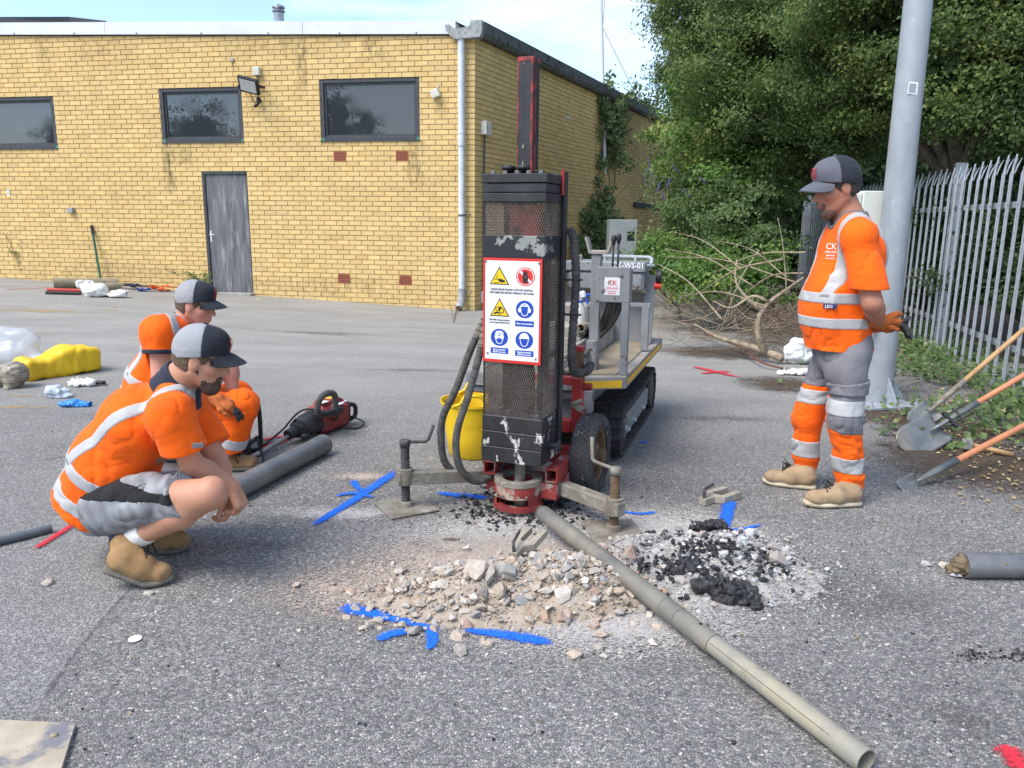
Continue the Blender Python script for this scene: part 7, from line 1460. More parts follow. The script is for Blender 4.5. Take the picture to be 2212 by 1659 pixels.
 for h, k_ in ((hN, kN), (hF, kF)):
  d = (k_-h).normalized(); e = h.lerp(k_, .76); md_ = np.where(np.abs(P2[..., 1]-(h.y+k_.y)/2-.0) < .36, along(P2, e, tuple((d+Z*.35+Vector((0, .0, 0))).normalized())), -1)
  m_ = np.where((P2[..., 1] < 3.0) == (h is hN), md_, -1); t.d = np.maximum(t.d, m_)
 full2 = t.copy(); t.d = np.maximum(t.d, -(full2.d+.012)); sh_ = t.build('shorts', 'shorts_plaid', root)
 A0, A1 = ka(300, 1085, 2.82), ka(640, 1145, 2.70); dd = (A1-A0).normalized(); up_ = Z-dd*Z.dot(dd); up_.normalize()
 b = shell(full2, .0025, .003); v = along(P2, A0, tuple(up_)); u = along(P2, A0, tuple(dd)); b.d = np.maximum(b.d, np.maximum(np.abs(v)-.020-.03*np.clip((.16-u)/.3, 0, 1), P2[..., 1]-2.93)); b.build('side_panel', 'short_black', sh_)
 # socks and boots
 for a, k_ in ((aN, kN), (aF, kF)):
  q = SD3([a[i]-.12 for i in range(3)], [a[i]+.14 for i in range(3)], .0045); d = (k_-a).normalized(); q.cone(tuple(a-d*.05), tuple(a+d*.10), .0455, .052, 0); q.plane(tuple(a+d*.095), tuple(d), .004); q.wrinkle(.003, 40); q.build('sock', 'sock', root)
 toe = gnd(376, 1256); heel = gnd(214, 1274); boot('boot', heel+Vector((0.0, -.0, 0)), toe, Z, aN-(kN-aN).normalized()*.02+Vector((-.012, 0, 0)), .056, root, 'boot_tan', 'sole', cuff='collar_navy', flex=R(27), wide=.050)
 toe = gnd(414, 1186); heel = gnd(276, 1202); boot('boot', heel, toe, Z, aF-(kF-aF).normalized()*.012, .058, root, 'boot_tan', 'sole', cuff='collar_navy', flex=R(14), wide=.050)
worker_squatting()
print('squatting', round(time.time()-T0, 1))
# ================================================================ second squatting worker, behind
def worker_behind():
 Z = Vector((0, 0, 1)); F = Vector((.96, .12, 0)).normalized(); Rt = F.cross(Z)
 Yc = 4.28; hip = ka(470, 690, Yc+.02); neck = ka(650, 268, Yc); ax = (neck-hip); TL = ax.length; ax.normalize(); lat = Rt; bk = ax.cross(lat).normalized()
 if bk.x > 0: bk = -bk
 root = thing('person', 'worker in orange hi-vis crouching behind the bearded man, one orange glove resting on his knee', 'person', (hip.x, Yc, 0))
 hd = ka(700, 190, Yc-.01); H = Head(hd, F*math.cos(R(11))-Z*math.sin(R(11))+Vector((0, -.10, 0)), Z*math.cos(R(11))+F*math.sin(R(11)), .95)
 shN, shF = ka(528, 312, Yc-.19), ka(650, 335, Yc+.21); elN, wrN = ka(530, 600, Yc-.24), ka(792, 640, Yc-.16); elF, wrF = ka(868, 455, Yc+.16), ka(880, 640, Yc+.10)
 hN, hF = ka(480, 740, Yc-.10), ka(480, 730, Yc+.12); kN, kF = ka(925, 672, Yc-.06), ka(905, 630, Yc+.42); aN, aF = ka(845, 925, Yc-.06), ka(800, 880, Yc+.46)
 g = SD3((hip.x-.30, Yc-.5, .02), (hip.x+.80, Yc+.66, 1.30), .007)
 H.skull(g); g.cone(H.w((-.028, 0, -.045)), tuple(neck), .053, .060, .02); g.cone(tuple(neck), tuple(neck-ax*.15), .062, .10, .03)
 g.ell(tuple(hip+ax*.36), (.13, .14, .14), None, .05); g.ell(tuple(hip+ax*.12), (.13, .14, .14), None, .06)
 for sh, el, wr in ((shN, elN, wrN), (shF, elF, wrF)):
  g.cone(tuple(sh), tuple(el), .056, .044, .03); g.cone(tuple(el), tuple(el.lerp(wr, .35)), .045, .046, .02); g.cone(tuple(el.lerp(wr, .35)), tuple(wr), .044, .031, .02)
 for h, k_, a in ((hN, kN, aN), (hF, kF, aF)): g.cone(tuple(h), tuple(k_), .085, .06, .03); g.cone(tuple(k_), tuple(a), .055, .04, .03)
 body = g.build('body', 'skin_b', root); md = body.modifiers.new('smooth', 'SMOOTH'); md.factor = .5; md.iterations = 2
 H.parts(root, 'hair_brown', None); H.cap(root, 'cap_charcoal', 'cap_mesh', 'cap_charcoal'); H.caplogo(root)
 s = SD3((hip.x-.28, Yc-.46, .45), (hip.x+.60, Yc+.46, 1.22), .006)
 s.ell(tuple(hip+ax*.38+bk*.02), (.15, .175, .15), None, .06); s.ell(tuple(hip+ax*.18+bk*.03), (.15, .17, .17), None, .07); s.cone(tuple(hip+ax*.12+bk*.02), tuple(hip-ax*.10+bk*.02), .145, .15, .05, flat=tuple(lat), fs=1.12)
 s.cone(tuple(shN), tuple(shF), .078, .078, .05); s.cone(tuple(neck-ax*.04), tuple(shN), .075, .08, .05); s.cone(tuple(neck-ax*.04), tuple(shF), .075, .08, .05)
 for sh, el in ((shN, elN), (shF, elF)): s.cone(tuple(sh), tuple(sh.lerp(el, .8)), .082, .080, .035)
 s.wrinkle(.012, 8); s.crease(.009, 8); s.crease(.006, 16, (1.3, 1, .8)); s.cone(tuple(neck+ax*.12), tuple(neck), .066, .066, .01, 'cut'); s.plane(tuple(hip-ax*.10), tuple(-ax), .004)
 P = s.pts(); q = SD3.copy(s)
 hems = []
 for sh, el in ((shN, elN), (shF, elF)):
  q.d[:] = .2; q.cone(tuple(sh.lerp(el, .30)), tuple(sh.lerp(el, 1.3)), .12, .12, 0); hp = sh.lerp(el, .37 if sh is shN else .5); d = (el-sh).normalized(); s.d = np.maximum(s.d, np.minimum(along(P, hp, tuple(d)), -q.d)); hems.append((hp, d, q.d.copy()))
 full = s.copy(); s.d = np.maximum(s.d, -(full.d+.012)); so_ = s.build('shirt', 'hivis', root)
 sl = SD3.copy(full); sl.d[:] = .2; sl.cone(tuple(shN.lerp(elN, .10)), tuple(elN), .098, .105, 0)
 for lo, hi in ((.16, .212), (.05, .10)):
  b = shell(full, .0035, .003); b.d = np.maximum(b.d, np.maximum(band(P, hip, ax, lo, hi), -sl.d)); b.build('reflective_band', 'tape', so_)
 p0, p1 = ka(575, 250, Yc-.08), ka(400, 410, Yc-.14)
 for sg in (1, -1):
  ns = (bk*.75+lat*.65*sg).normalized(); m0, m1 = (p0, p1) if sg > 0 else (p0-lat*2*(p0-neck).dot(lat), p1-lat*2*(p1-neck).dot(lat)); pn = (m1-m0).cross(ns).normalized()
  b = shell(full, .0035, .003); b.d = np.maximum(b.d, np.maximum(np.abs(along(P, m0, tuple(pn)))-.025, .18-along(P, hip, tuple(ax)))); b.d = np.maximum(b.d, -along(P, hip+ax*.3, tuple(ns))+.02); b.d = np.maximum(b.d, -sl.d if sg > 0 else -.1); b.build('reflective_band', 'tape', so_)
 fs = (lat*.8-bk*.5).normalized(); f0, f1 = ka(575, 245, Yc-.1), ka(600, 400, Yc-.12); pn = (f1-f0).cross(fs).normalized(); b = shell(full, .0035, .003); b.d = np.maximum(b.d, np.maximum(np.abs(along(P, f0, tuple(pn)))-.025, .18-along(P, hip, tuple(ax)))); b.d = np.maximum(b.d, np.maximum(-along(P, hip+ax*.3-bk*.03, tuple(fs)), -sl.d)); b.build('reflective_band', 'tape', so_)
 hp, d, qd = hems[0]; b = shell(full, .003, .004); b.d = np.maximum(b.d, np.maximum(band(P, hp, d, -.022, .01), qd)); b.build('sleeve_trim', 'collar_navy', so_)
 cg = SD3([neck[i]-.16 for i in range(3)], [neck[i]+.16 for i in range(3)], .005); cg.cone(tuple(neck-ax*.05), tuple(neck+ax*.01), .095, .076, 0); cg.cone(tuple(neck-ax*.2), tuple(neck+ax*.2), .068, .068, 0, 'cut'); cg.plane(tuple(neck+ax*.024), tuple(ax), .003); cg.plane(tuple(neck-ax*.03), tuple(-ax), .003); cg.build('collar', 'collar_navy', so_)
 # trousers
 t = SD3((hip.x-.28, Yc-.40, .08), (hip.x+.80, Yc+.66, .86), .006)
 t.ell(tuple(hip), (.15, .175, .14), None, .05)
 for h, k_, a in ((hN, kN, aN), (hF, kF, aF)): t.cone(tuple(h), tuple(k_), .105, .092, .03); t.cone(tuple(k_), tuple(a), .090, .078, .03)
 t.wrinkle(.012, 10); t.crease(.017, 10); t.crease(.010, 18); P2 = t.pts(); t.d = np.maximum(t.d, .12-P2[..., 2]); to = t.build('trousers', 'hivis', root)
 for (a, k_) in ((aN, kN), (aF, kF)):
  d = (k_-a).normalized(); b = shell(t, .0035, .003); q = SD3.copy(t); q.d[:] = .2; q.cone(tuple(a), tuple(k_), .11, .11, 0)
  b.d = np.maximum(b.d, np.maximum(band(P2, a, d, .085, .145), q.d)); b.build('reflective_band', 'tape', to)
 for a, k_ in ((aN, kN), (aF, kF)):
  h = Vector((a.x-.10, a.y, 0)); boot('boot', h, h+Vector((.28, .03, 0)), Z, Vector((a.x-.02, a.y, .145)), .056, root, 'boot_tan', 'sole', wide=.048)
 for (wr, fw, pn, th, cu) in ((wrN, Vector((.93, .05, -.30)), Vector((.28, .35, -.9)), -1, .40), (wrF, Vector((.45, -.1, -.9)), Vector((-.9, .1, -.4)), 1, .40)):
  gl = SD3([wr[i]-.24 for i in range(3)], [wr[i]+.24 for i in range(3)], .0046); hand(gl, wr, fw, pn, .195, cu, th, 1.1, .007, 1.16); fwn = fw.normalized(); gl.cone(tuple(wr-fwn*.04), tuple(wr+fwn*.02), .040, .037, .012); gl.wrinkle(.003, 60)
  P3 = gl.pts(); cut = along(P3, wr+fwn*.12, tuple(fwn)); a_ = gl.copy(); a_.d = np.maximum(gl.d, cut); go = a_.build('glove', 'glove_orange', root); b_ = gl.copy(); b_.d = np.maximum(gl.d-.0006, -cut); b_.build('fingertip_coating', 'glove_black', go)
worker_behind()
print('people done', round(time.time()-T0, 1))
# ================================================================ TOOLS AND LOOSE THINGS
M('tub_yellow', (0.78, 0.52, 0.012), (0.70, 0.45, 0.012), scale=5, rough=0.45, third=(0.52, 0.40, 0.10), tscale=7, tthr=(0.60, 0.78), stretch=(1, 1, 3)); M('tarp_yellow', (0.78, 0.50, 0.008), (0.68, 0.42, 0.008), scale=5, rough=0.42, third=(0.42, 0.28, 0.04), tscale=5, tthr=(0.66, 0.8), bump=0.3, bscale=20)
M('tube_steel', (0.13, 0.137, 0.145), (0.21, 0.21, 0.205), scale=6, rough=0.42, metal=0.35, third=(0.26, 0.235, 0.19), tscale=3.5, tthr=(0.56, 0.72), bump=0.1)
M('barrel_steel', (0.215, 0.20, 0.165), (0.145, 0.14, 0.125), scale=5, rough=0.55, metal=0.15, third=(0.30, 0.265, 0.19), tscale=7, tthr=(0.52, 0.70), bump=0.25, bscale=40)
M('barrel_mud', (0.31, 0.28, 0.205), (0.23, 0.22, 0.19), scale=6, rough=0.6, third=(0.20, 0.18, 0.13), tscale=11, tthr=(0.60, 0.66), bump=0.2)
M('breaker_red', (0.24, 0.028, 0.026), (0.18, 0.022, 0.022), scale=6, rough=0.5, bump=0.1, third=(0.25, 0.16, 0.14), tscale=5, tthr=(0.62, 0.8)); M('wood_handle', (0.46, 0.28, 0.13), (0.36, 0.21, 0.095), scale=9, rough=0.7, stretch=(1, 1, .2), bump=0.2); M('wood_orange', (0.55, 0.215, 0.10), (0.45, 0.17, 0.08), scale=9, rough=0.65, third=(0.35, 0.22, 0.15), tscale=6, tthr=(0.6, 0.75), bump=0.2)
M('blade_blue', (0.12, 0.145, 0.16), (0.22, 0.225, 0.215), scale=7, rough=0.45, metal=0.4, third=(0.26, 0.235, 0.19), tscale=4, tthr=(0.5, 0.68)); M('blade_worn', (0.34, 0.34, 0.33), (0.25, 0.25, 0.245), scale=10, rough=0.35, metal=0.5)
M('fork_steel', (0.36, 0.32, 0.25), (0.25, 0.22, 0.17), scale=14, rough=0.75, bump=0.4, bscale=60); M('soil', (0.12, 0.085, 0.05), (0.20, 0.15, 0.09), scale=40, rough=0.95, bump=1.0, bscale=120)
M('polythene', (0.62, 0.64, 0.67), (0.50, 0.52, 0.56), scale=4, rough=0.2, bump=0.6, bscale=14, see=.45); M('bag_white', (0.68, 0.67, 0.64), (0.58, 0.57, 0.54), scale=6, rough=0.45, bump=0.6, bscale=20); M('glove_blue', (0.02, 0.22, 0.62), (0.02, 0.17, 0.5), scale=12, rough=0.45, bump=0.5, bscale=60); M('cloth_pale', (0.50, 0.56, 0.62), (0.40, 0.45, 0.50), scale=9, rough=0.7, bump=0.5)
M('strap_blue', (0.05, 0.075, 0.125), (0.035, 0.05, 0.09), scale=20, rough=0.85, bump=0.5); M('strap_orange', (0.72, 0.12, 0.02), (0.60, 0.10, 0.02), scale=20, rough=0.7, bump=0.5); M('red_pole', (0.50, 0.05, 0.045), rough=0.5); M('green_pole', (0.018, 0.11, 0.055), (0.014, 0.085, 0.042), scale=20, rough=0.5); M('grey_plastic', (0.11, 0.125, 0.14), (0.085, 0.095, 0.11), scale=8, rough=0.5, bump=0.1)
M('pole_galv', (0.335, 0.365, 0.385), (0.275, 0.30, 0.32), scale=7, rough=0.5, metal=0.2, third=(0.50, 0.53, 0.56), tscale=26, tthr=(0.66, 0.70), stretch=(1, 1, .6)); M('cabinet', (0.64, 0.65, 0.58), (0.58, 0.59, 0.53), scale=3, rough=0.5, bump=0.05); M('cabinet_grey', (0.28, 0.30, 0.30), (0.23, 0.25, 0.25), scale=4, rough=0.55)
M('paper', (0.72, 0.72, 0.70), rough=0.6); M('orange_metal', (0.50, 0.10, 0.025), (0.42, 0.085, 0.025), scale=9, rough=0.5, third=(0.2, 0.06, 0.03), tscale=9, tthr=(0.62, 0.75)); M('core_liner', (0.14, 0.115, 0.085), (0.34, 0.30, 0.24), scale=10, rough=0.4, stretch=(1, 1, 5), bump=0.3)
def tub():
 p = at(1026, 990, 4.62); p.z = 0; t = thing('tub', 'yellow flexible bucket standing behind the mast guard', 'bucket', p); h = .345
 m = MB(); m.lathe([(.02, .004), (.150, .0), (.163, .012), (.178, h*.35), (.198, h*.8), (.208, h), (.216, h+.002), (.216, h-.010), (.2005, h-.012), (.190, h*.75), (.170, h*.3), (.155, .02), (.02, .015)], p, (0, 0, 1), 40, cap=False); m.build('shell', 'tub_yellow', t, autosmooth=50)
 for sg in (1, -1):
  c = Vector((p.x+.0, p.y+sg*.205, h)); pts = [c+Vector((-.115, -sg*.028, -.004)), c+Vector((-.075, -sg*.005, .018)), c+Vector((-.05, .0, .058)), c+Vector((0, .004*sg, .068)), c+Vector((.05, 0, .058)), c+Vector((.075, -sg*.005, .018)), c+Vector((.115, -sg*.028, -.004))]
  MB().tube(catmull(pts, 24), .011, 8).build('handle', 'tub_yellow', t, smooth=True)
tub()
def simple(name, label, cat, loc, mbuild, part, mat, group=None, **kw):
 t = thing(name, label, cat, loc, group); mbuild.build(part, mat, t, **kw); return t
def steel_tube():
 a = gnd(478, 1098); b = gnd(700, 980); r = .062; a.z = b.z = r; d = (b-a).normalized(); t = thing('sample_tube', 'thick grey steel sample tube lying behind the squatting man', 'tube', (a.x, a.y, 0))
 MB().pipe(a, b-d*.10, r-.003, .006, 30).build('barrel', 'tube_steel', t, autosmooth=40); MB().pipe(b-d*.0995, b, r, .009, 30).build('cutting_shoe', 'tube_steel', t, autosmooth=40)
steel_tube()
def breaker():
 a = gnd(546, 990); b = gnd(738, 918); a.z = .012; ax = (b-a); ax.z = 0; L = ax.length; ax.normalize(); s = Vector((0, 0, 1)).cross(ax); t = thing('breaker', 'red and black electric breaker with chisel lying on the asphalt', 'breaker', (a.x, a.y, 0))
 X = Matrix(((ax.x, s.x, 0, a.x), (ax.y, s.y, 0, a.y), (0, 0, 1, 0), (0, 0, 0, 1)))
 k = L
 m = MB(X); m.obox((0, 0, .012), (.10*k, 0, .022), .036, .012); m.tube([(.09*k, 0, .02), (.40*k, 0, .062)], .0125, 6); m.build('chisel', 'blade_worn', t)
 m = MB(X); m.tube([(.36*k, 0, .066), (.44*k, 0, .076)], [.034, .038], 16); m.tube([(.44*k, 0, .076), (.455*k, 0, .076), (.51*k, 0, .082)], [.045, .050, .055], 16); m.build('chuck', 'rig_black_clean', t, autosmooth=40)
 m = MB(X); m.tube([(.50*k, 0, .082), (.55*k, 0, .088), (.66*k, 0, .095)], [.058, .075, .083], 18); m.box((.44*k, -.075, .02), (.52*k, -.035, .06), .01); m.tube(catmull([(.455*k, -.05, .10), (.47*k, 0, .15), (.46*k, .05, .10)], 10), .008, 8); m.build('gear_housing', 'rig_black_clean', t, autosmooth=40)
 m = MB(X); m.box((.66*k, -.085, .012), (1.0*k, .085, .185), .022); m.prism([(.70*k, -.05, .185), (.98*k, -.05, .185), (.94*k, -.04, .215), (.74*k, -.04, .215)], (0, 0, 0), (0, .09, 0)); body = m.build('motor_housing', 'breaker_red', t)
 m = MB(X); m.box((1.0*k, -.06, .03), (1.045*k, .06, .17), .012); m.tube(catmull([(1.03*k, -.05, .15), (1.09*k, -.06, .13), (1.09*k, -.06, .06), (1.03*k, -.05, .04)], 10), .016, 8); m.build('rear_handle', 'rig_black_clean', t)
 m = MB(X); c = .62*k; m.tube([(c-.06, -.10, .165), (c+.11, -.13, .165)], .020, 12); m.tube([(c+.08, -.125, .165), (c+.15, -.135, .165)], .026, 12); m.build('handle_clamp', 'rig_black_clean', t, autosmooth=40)
 m = MB(X); m.tube(catmull([(c-.05, -.10, .17), (c-.055, -.115, .25), (c-.02, -.13, .30), (c+.06, -.14, .30), (c+.095, -.14, .25), (c+.09, -.13, .17)], 24), .021, 10); m.build('side_handle', 'hose_dusty', t, smooth=True)
 for (u, v, w, h, mt) in ((.70, -.02, .08, .05, 'sign_white'), (.80, -.06, .10, .06, 'sign_white'), (.86, .02, .05, .04, 'sign_yellow'), (.93, -.04, .05, .05, 'sign_white')):
  zt_ = .1852 if not -.05 < v < .04 or u > .93 else .2155
  MB(X).box((u*k, v-h/2, .2152 if -.045 < v < .04 and u < .9 else .1853), (u*k+w, v+h/2, .2162 if -.045 < v < .04 and u < .9 else .1863)).build('sticker', mt, body)
 m = MB(X); m.lathe([(.018, 0), (.018, .0008)], (.85*k, -.06, .1866), (0, 0, 1), 14); m.build('sticker', 'sign_blue', body)
 q = Vector(X @ Vector((1.05*k, -.05, .06))); m = MB(); m.tube(catmull([q, q+Vector((.10, -.05, -.03)), q+Vector((.06, -.14, -.05)), q+Vector((-.12, -.16, -.02)), Vector(X @ Vector((.72*k, -.15, .14))), Vector(X @ Vector((.58*k, .02, .19))), Vector(X @ Vector((.45*k, .12, .06))), Vector(X @ Vector((.20*k, .10, .012))), Vector(X @ Vector((-.15*k, .05, .012)))], 60), .007, 8); m.build('power_cable', 'rig_black_clean', t, smooth=True)
breaker()
def generator():
 c = gnd(520, 1004); x1 = at(541, 1000, 4.37).x; y0 = 4.355; x0 = x1-.50; y1 = y0+.22; t = thing('generator', 'small orange generator in a black tubular frame between the workers and the breaker', 'generator', (x1-.25, y0+.11, 0)); h = .34
 m = MB()
 for y in (y0, y1): m.tube(catmull([(x0, y, .03), (x0+.03, y, .018), (x1-.05, y, .018), (x1-.012, y, .03), (x1, y, .08), (x1, y, h-.06), (x1-.02, y, h-.01), (x1-.08, y, h), (x0, y, h)], 30), .014, 8)
 for x in (x0+.05, x1-.02): m.tube([(x, y0, .05 if x < x1-.1 else .10), (x, y1, .05 if x < x1-.1 else .10)], .013, 8)
 m.build('tube_frame', 'rig_black_clean', t, smooth=True)
 m = MB(); m.box((x1-.13, y0-.012, .115), (x1-.014, y0+.012, .255), .008); m.build('bracket_plate', 'orange_metal', t); m = MB()
 for i in range(3):
  for j in range(3): m.lathe([(.007, 0), (.007, .001)], (x1-.105+i*.026, y0-.0125, .145+j*.03), (0, -1, 0), 8)
 m.build('vent_hole', 'black', t); m = MB()
 for z in (.145, .225): m.lathe([(.011, 0), (.011, .008), (.006, .01)], (x1-.026, y0-.0125, z), (0, -1, 0), 6)
 m.build('bolt', 'galv', t)
 m = MB(); m.box((x0+.04, y0+.02, .06), (x1-.10, y1-.02, .20), .02); m.build('engine', 'rig_black_clean', t); m = MB(); m.box((x0+.02, y0+.015, .205), (x1-.05, y1-.015, h-.02), .025); m.build('fuel_tank', 'rig_black_clean', t)
 m = MB(); m.box((x0+.19, y0+.0, .24), (x0+.26, y0+.0145, .30), .003); m.build('socket', 'sign_yellow', t)
 m = MB(); m.tube(catmull([(x1-.06, y0-.03, .26), (x1-.075, y0-.06, .14), (x1-.05, y0-.09, .03), (x1+.02, y0-.16, .010), (x1+.08, y0-.10, .010), (x1+.09, y0-.02, .03), (x1+.04, y0+.02, .16)], 30), .006, 8); m.build('cable', 'rig_black_clean', t, smooth=True)
generator()
def long_barrel():
 a = gnd(1172, 1150); b = gnd(1868, 1672); r = .0375; a.z = .095; b.z = r; d = (b-a); L = d.length; d.normalize(); t = thing('core_barrel', 'long muddy drill barrel running diagonally from the casing to the front right', 'drill barrel', (a.x, a.y, 0))
 def q(u): return a.lerp(b, u)
 MB().pipe(q(0.004), q(.52), r, .007, 28).build('barrel_section', 'barrel_steel', t, autosmooth=40)
 m = MB(); m.pipe(q(.5205), q(.565), r-.0005, .007, 28); m.build('joint', 'barrel_steel', t, autosmooth=40); MB().pipe(q(.566), q(.665), r-.001, .007, 28).build('barrel_section', 'barrel_steel', t, autosmooth=40)
 MB().pipe(q(.6655), q(.95), r-.004, .007, 28).build('barrel_section', 'barrel_mud', t, autosmooth=40); MB().pipe(q(.9505), q(1.0), r-.002, .005, 28).build('cutting_shoe', 'barrel_mud', t, autosmooth=40)
 s = d.cross(Vector((0, 0, 1))).normalized(); up = s.cross(d); n = (up*.9-s*.2*-1).normalized()
 m = MB(); m.lathe([(.0065, 0), (.0065, .001)], q(.625)+up*(r-.0012), up, 10); m.build('pin_hole', 'black', t)
 m = MB(); o = (up*.55+s*-.83).normalized(); m.obox(q(.67)+up*(r-.0046)*.55+s*(r-.0046)*.835, q(.945)+up*(r-.0046)*.55+s*(r-.0046)*.835, .0022, .0022, tuple(up)); m.build('seam', 'soil', t)
 MB().tube([q(-.012), q(.003)], r*.82, 20).build('thread_end', 'hose', t)
long_barrel()
def tube_right():
 a = gnd(2076, 1246); r = .052; a.z = r; b = a+Vector((1.6, .02, 0)); t = thing('sample_tube', 'muddy grey sample tube with soil in its open end at the right edge', 'tube', (a.x, a.y, 0)); MB().pipe(a, b, r, .005, 30).build('barrel', 'tube_steel', t, autosmooth=40)
 g = SD3((a.x-.06, a.y-.08, -.01), (a.x+.16, a.y+.08, .13), .004); g.cone((a.x-.0, a.y, r), (a.x+.14, a.y, r), .040, .045, 0); g.ell((a.x-.02, a.y+.01, .028), (.035, .03, .022), None, .02); g.wrinkle(.012, 70); g.build('soil_core', 'soil', t)
tube_right()
# ---------------------------------------------------------------- shovels, hammer, forks
def shovel(name, label, tip, dirn, blade_w, blade_l, end, blade_mat, handle_mat, sock_mat, hr=.018, square=False, strap=False, roll=0.0):
 tip = Vector(tip); end = Vector(end); ax = (end-tip).normalized(); s = ax.cross(Vector((0, 0, 1))).normalized(); n = s.cross(ax); ca, sa = math.cos(R(roll)), math.sin(R(roll)); s, n = s*ca+n*sa, n*ca-s*sa; t = thing(name, label, 'shovel', (tip.x, tip.y, 0)); X = Matrix(((ax.x, s.x, n.x, tip.x), (ax.y, s.y, n.y, tip.y), (ax.z, s.z, n.z, tip.z), (0, 0, 0, 1)))
 V = []; Fc = []; nu, nv = 14, 12
 for sd_ in (0, 1):
  for i in range(nu+1):
   u = i/nu
   w = blade_w/2*((math.sqrt(max(0, 1-(1-min(u/.38, 1))**2)) if not square else (.86+.14*min(u/.12, 1)))*(1-.05*u) if u < .93 else 1*(1-(u-.93)/.07*.25))
   for j in range(nv+1):
    v = -1+2*j/nv; y = v*w; z = .030*(v*v-1)*(.3+.7*u)*(-1)*-1+.012*math.exp(-((v)/.14)**2)*max(0, (u-.35)/.65)+.020*(1-u)**2-(.0025 if sd_ else 0); V.append(tuple(X @ Vector((u*blade_l, y, z+.03*0))))
 o = (nu+1)*(nv+1); k = nv+1
 for i in range(nu):
  for j in range(nv): a = i*k+j; Fc.append((a, a+1, a+k+1, a+k)); Fc.append((a+o, a+o+k, a+o+k+1, a+o+1))
 rim = [j for j in range(nv+1)]+[i*k+nv for i in range(1, nu+1)]+[nu*k+j for j in range(nv-1, -1, -1)]+[i*k for i in range(nu-1, 0, -1)]
 for a, b in zip(rim, rim[1:]+rim[:1]): Fc.append((b, a, a+o, b+o))
 meshobj('blade', V, Fc, blade_mat, t, smooth=True)
 L = (end-tip).length; bl = blade_l; m = MB(X); m.tube([(bl*.72, 0, .008), (bl*.95, 0, .012), (bl+.10, 0, .022), (bl+.30, 0, .024)], [.006, .014, hr+.002, hr+.004], 12); m.build('socket', sock_mat, t, smooth=True)
 if strap:
  m = MB(X); m.obox((bl*.9, .03, .02), (bl+.22, .045, .045), .008, .022); m.obox((bl*.9, -.03, .02), (bl+.22, -.03, .045), .008, .022); m.obox((bl+.05, -.06, .03), (bl+.05, .07, .03), .02, .02); m.tube([(bl+.12, -.05, .04), (bl+.12, .06, .04)], .008, 8); m.build('strap', 'rig_black_clean', t)
 m = MB(X); m.tube([(bl+.28, 0, .024), (bl+.8, 0, .020), (L, 0, .0)], [hr, hr+.001, hr], 12); m.build('handle', handle_mat, t, smooth=True)
ROLLB = -42
shovel('shovel', 'large blue-grey round shovel with strapped socket, its handle leaning on the fence', gnd(1944, 972)+Vector((0, 0, .004)), None, .24, .36, at(2330, 742, 5.3), 'blade_blue', 'wood_orange', 'blade_blue', strap=True, roll=ROLLB)
shovel('shovel', 'wooden-handled shovel standing behind the round blue-grey shovel', gnd(1975, 930)+Vector((.02, .08, .004)), None, .18, .24, at(2330, 610, 5.9), 'blade_blue', 'wood_handle', 'dusty_steel', roll=ROLLB)
shovel('trenching_spade', 'narrow trenching spade with pale orange handle leaning nearest the camera', gnd(1945, 1060)+Vector((0, 0, .004)), None, .11, .18, at(2330, 860, 4.9), 'blade_worn', 'wood_orange', 'blade_blue', square=True, roll=ROLLB)
def sledge():
 a = gnd(2088, 975); b = gnd(2188, 988); a.z = .05; b.z = .016; t = thing('sledgehammer', 'short sledgehammer with grey head lying by the fence verge', 'hammer', (a.x, a.y, 0)); d = (b-a).normalized(); s = Vector((0, 0, 1)).cross(d).normalized()
 m = MB(); m.obox(a-s*.06+Vector((0, 0, 0)), a+s*.06, .06, .06, bev=.012); m.build('head', 'concrete', t); MB().tube([a, b], [.014, .017], 10).build('handle', 'wood_handle', t, smooth=True)
sledge()
def fork(label, o, ang, tilt=0.0, k=1):
 t = thing('rod_fork', label, 'rod fork', o); X = Matrix.Translation(o) @ Matrix.Rotation(R(ang), 4, 'Z') @ Matrix.Rotation(R(tilt), 4, 'Y') @ Matrix.Scale(k, 4); P = [(0, -.022), (.075, -.022), (.105, -.062), (.25, -.060), (.25, -.026), (.125, -.028), (.115, -.012), (.115, .012), (.125, .028), (.25, .026), (.25, .060), (.105, .062), (.075, .022), (0, .022)]
 m = MB(X); n = len(P);
 m.prism([(x, y, 0) for x, y in P], (0, 0, 0), (0, 0, .034)); b = m.build('jaw', 'fork_steel', t)
 m = MB(X); m.tube(catmull([(.014, .0, .03), (.014, 0, .062), (.022, .004, .074), (.045, .01, .078), (.11, .022, .082)], 14), .0085, 8); m.build('handle_rod', 'hose', t, smooth=True)
q = gnd(1516, 1092); fork('pale steel rod fork lying on the asphalt above the blue arrow', (q.x, q.y, .004), 38)
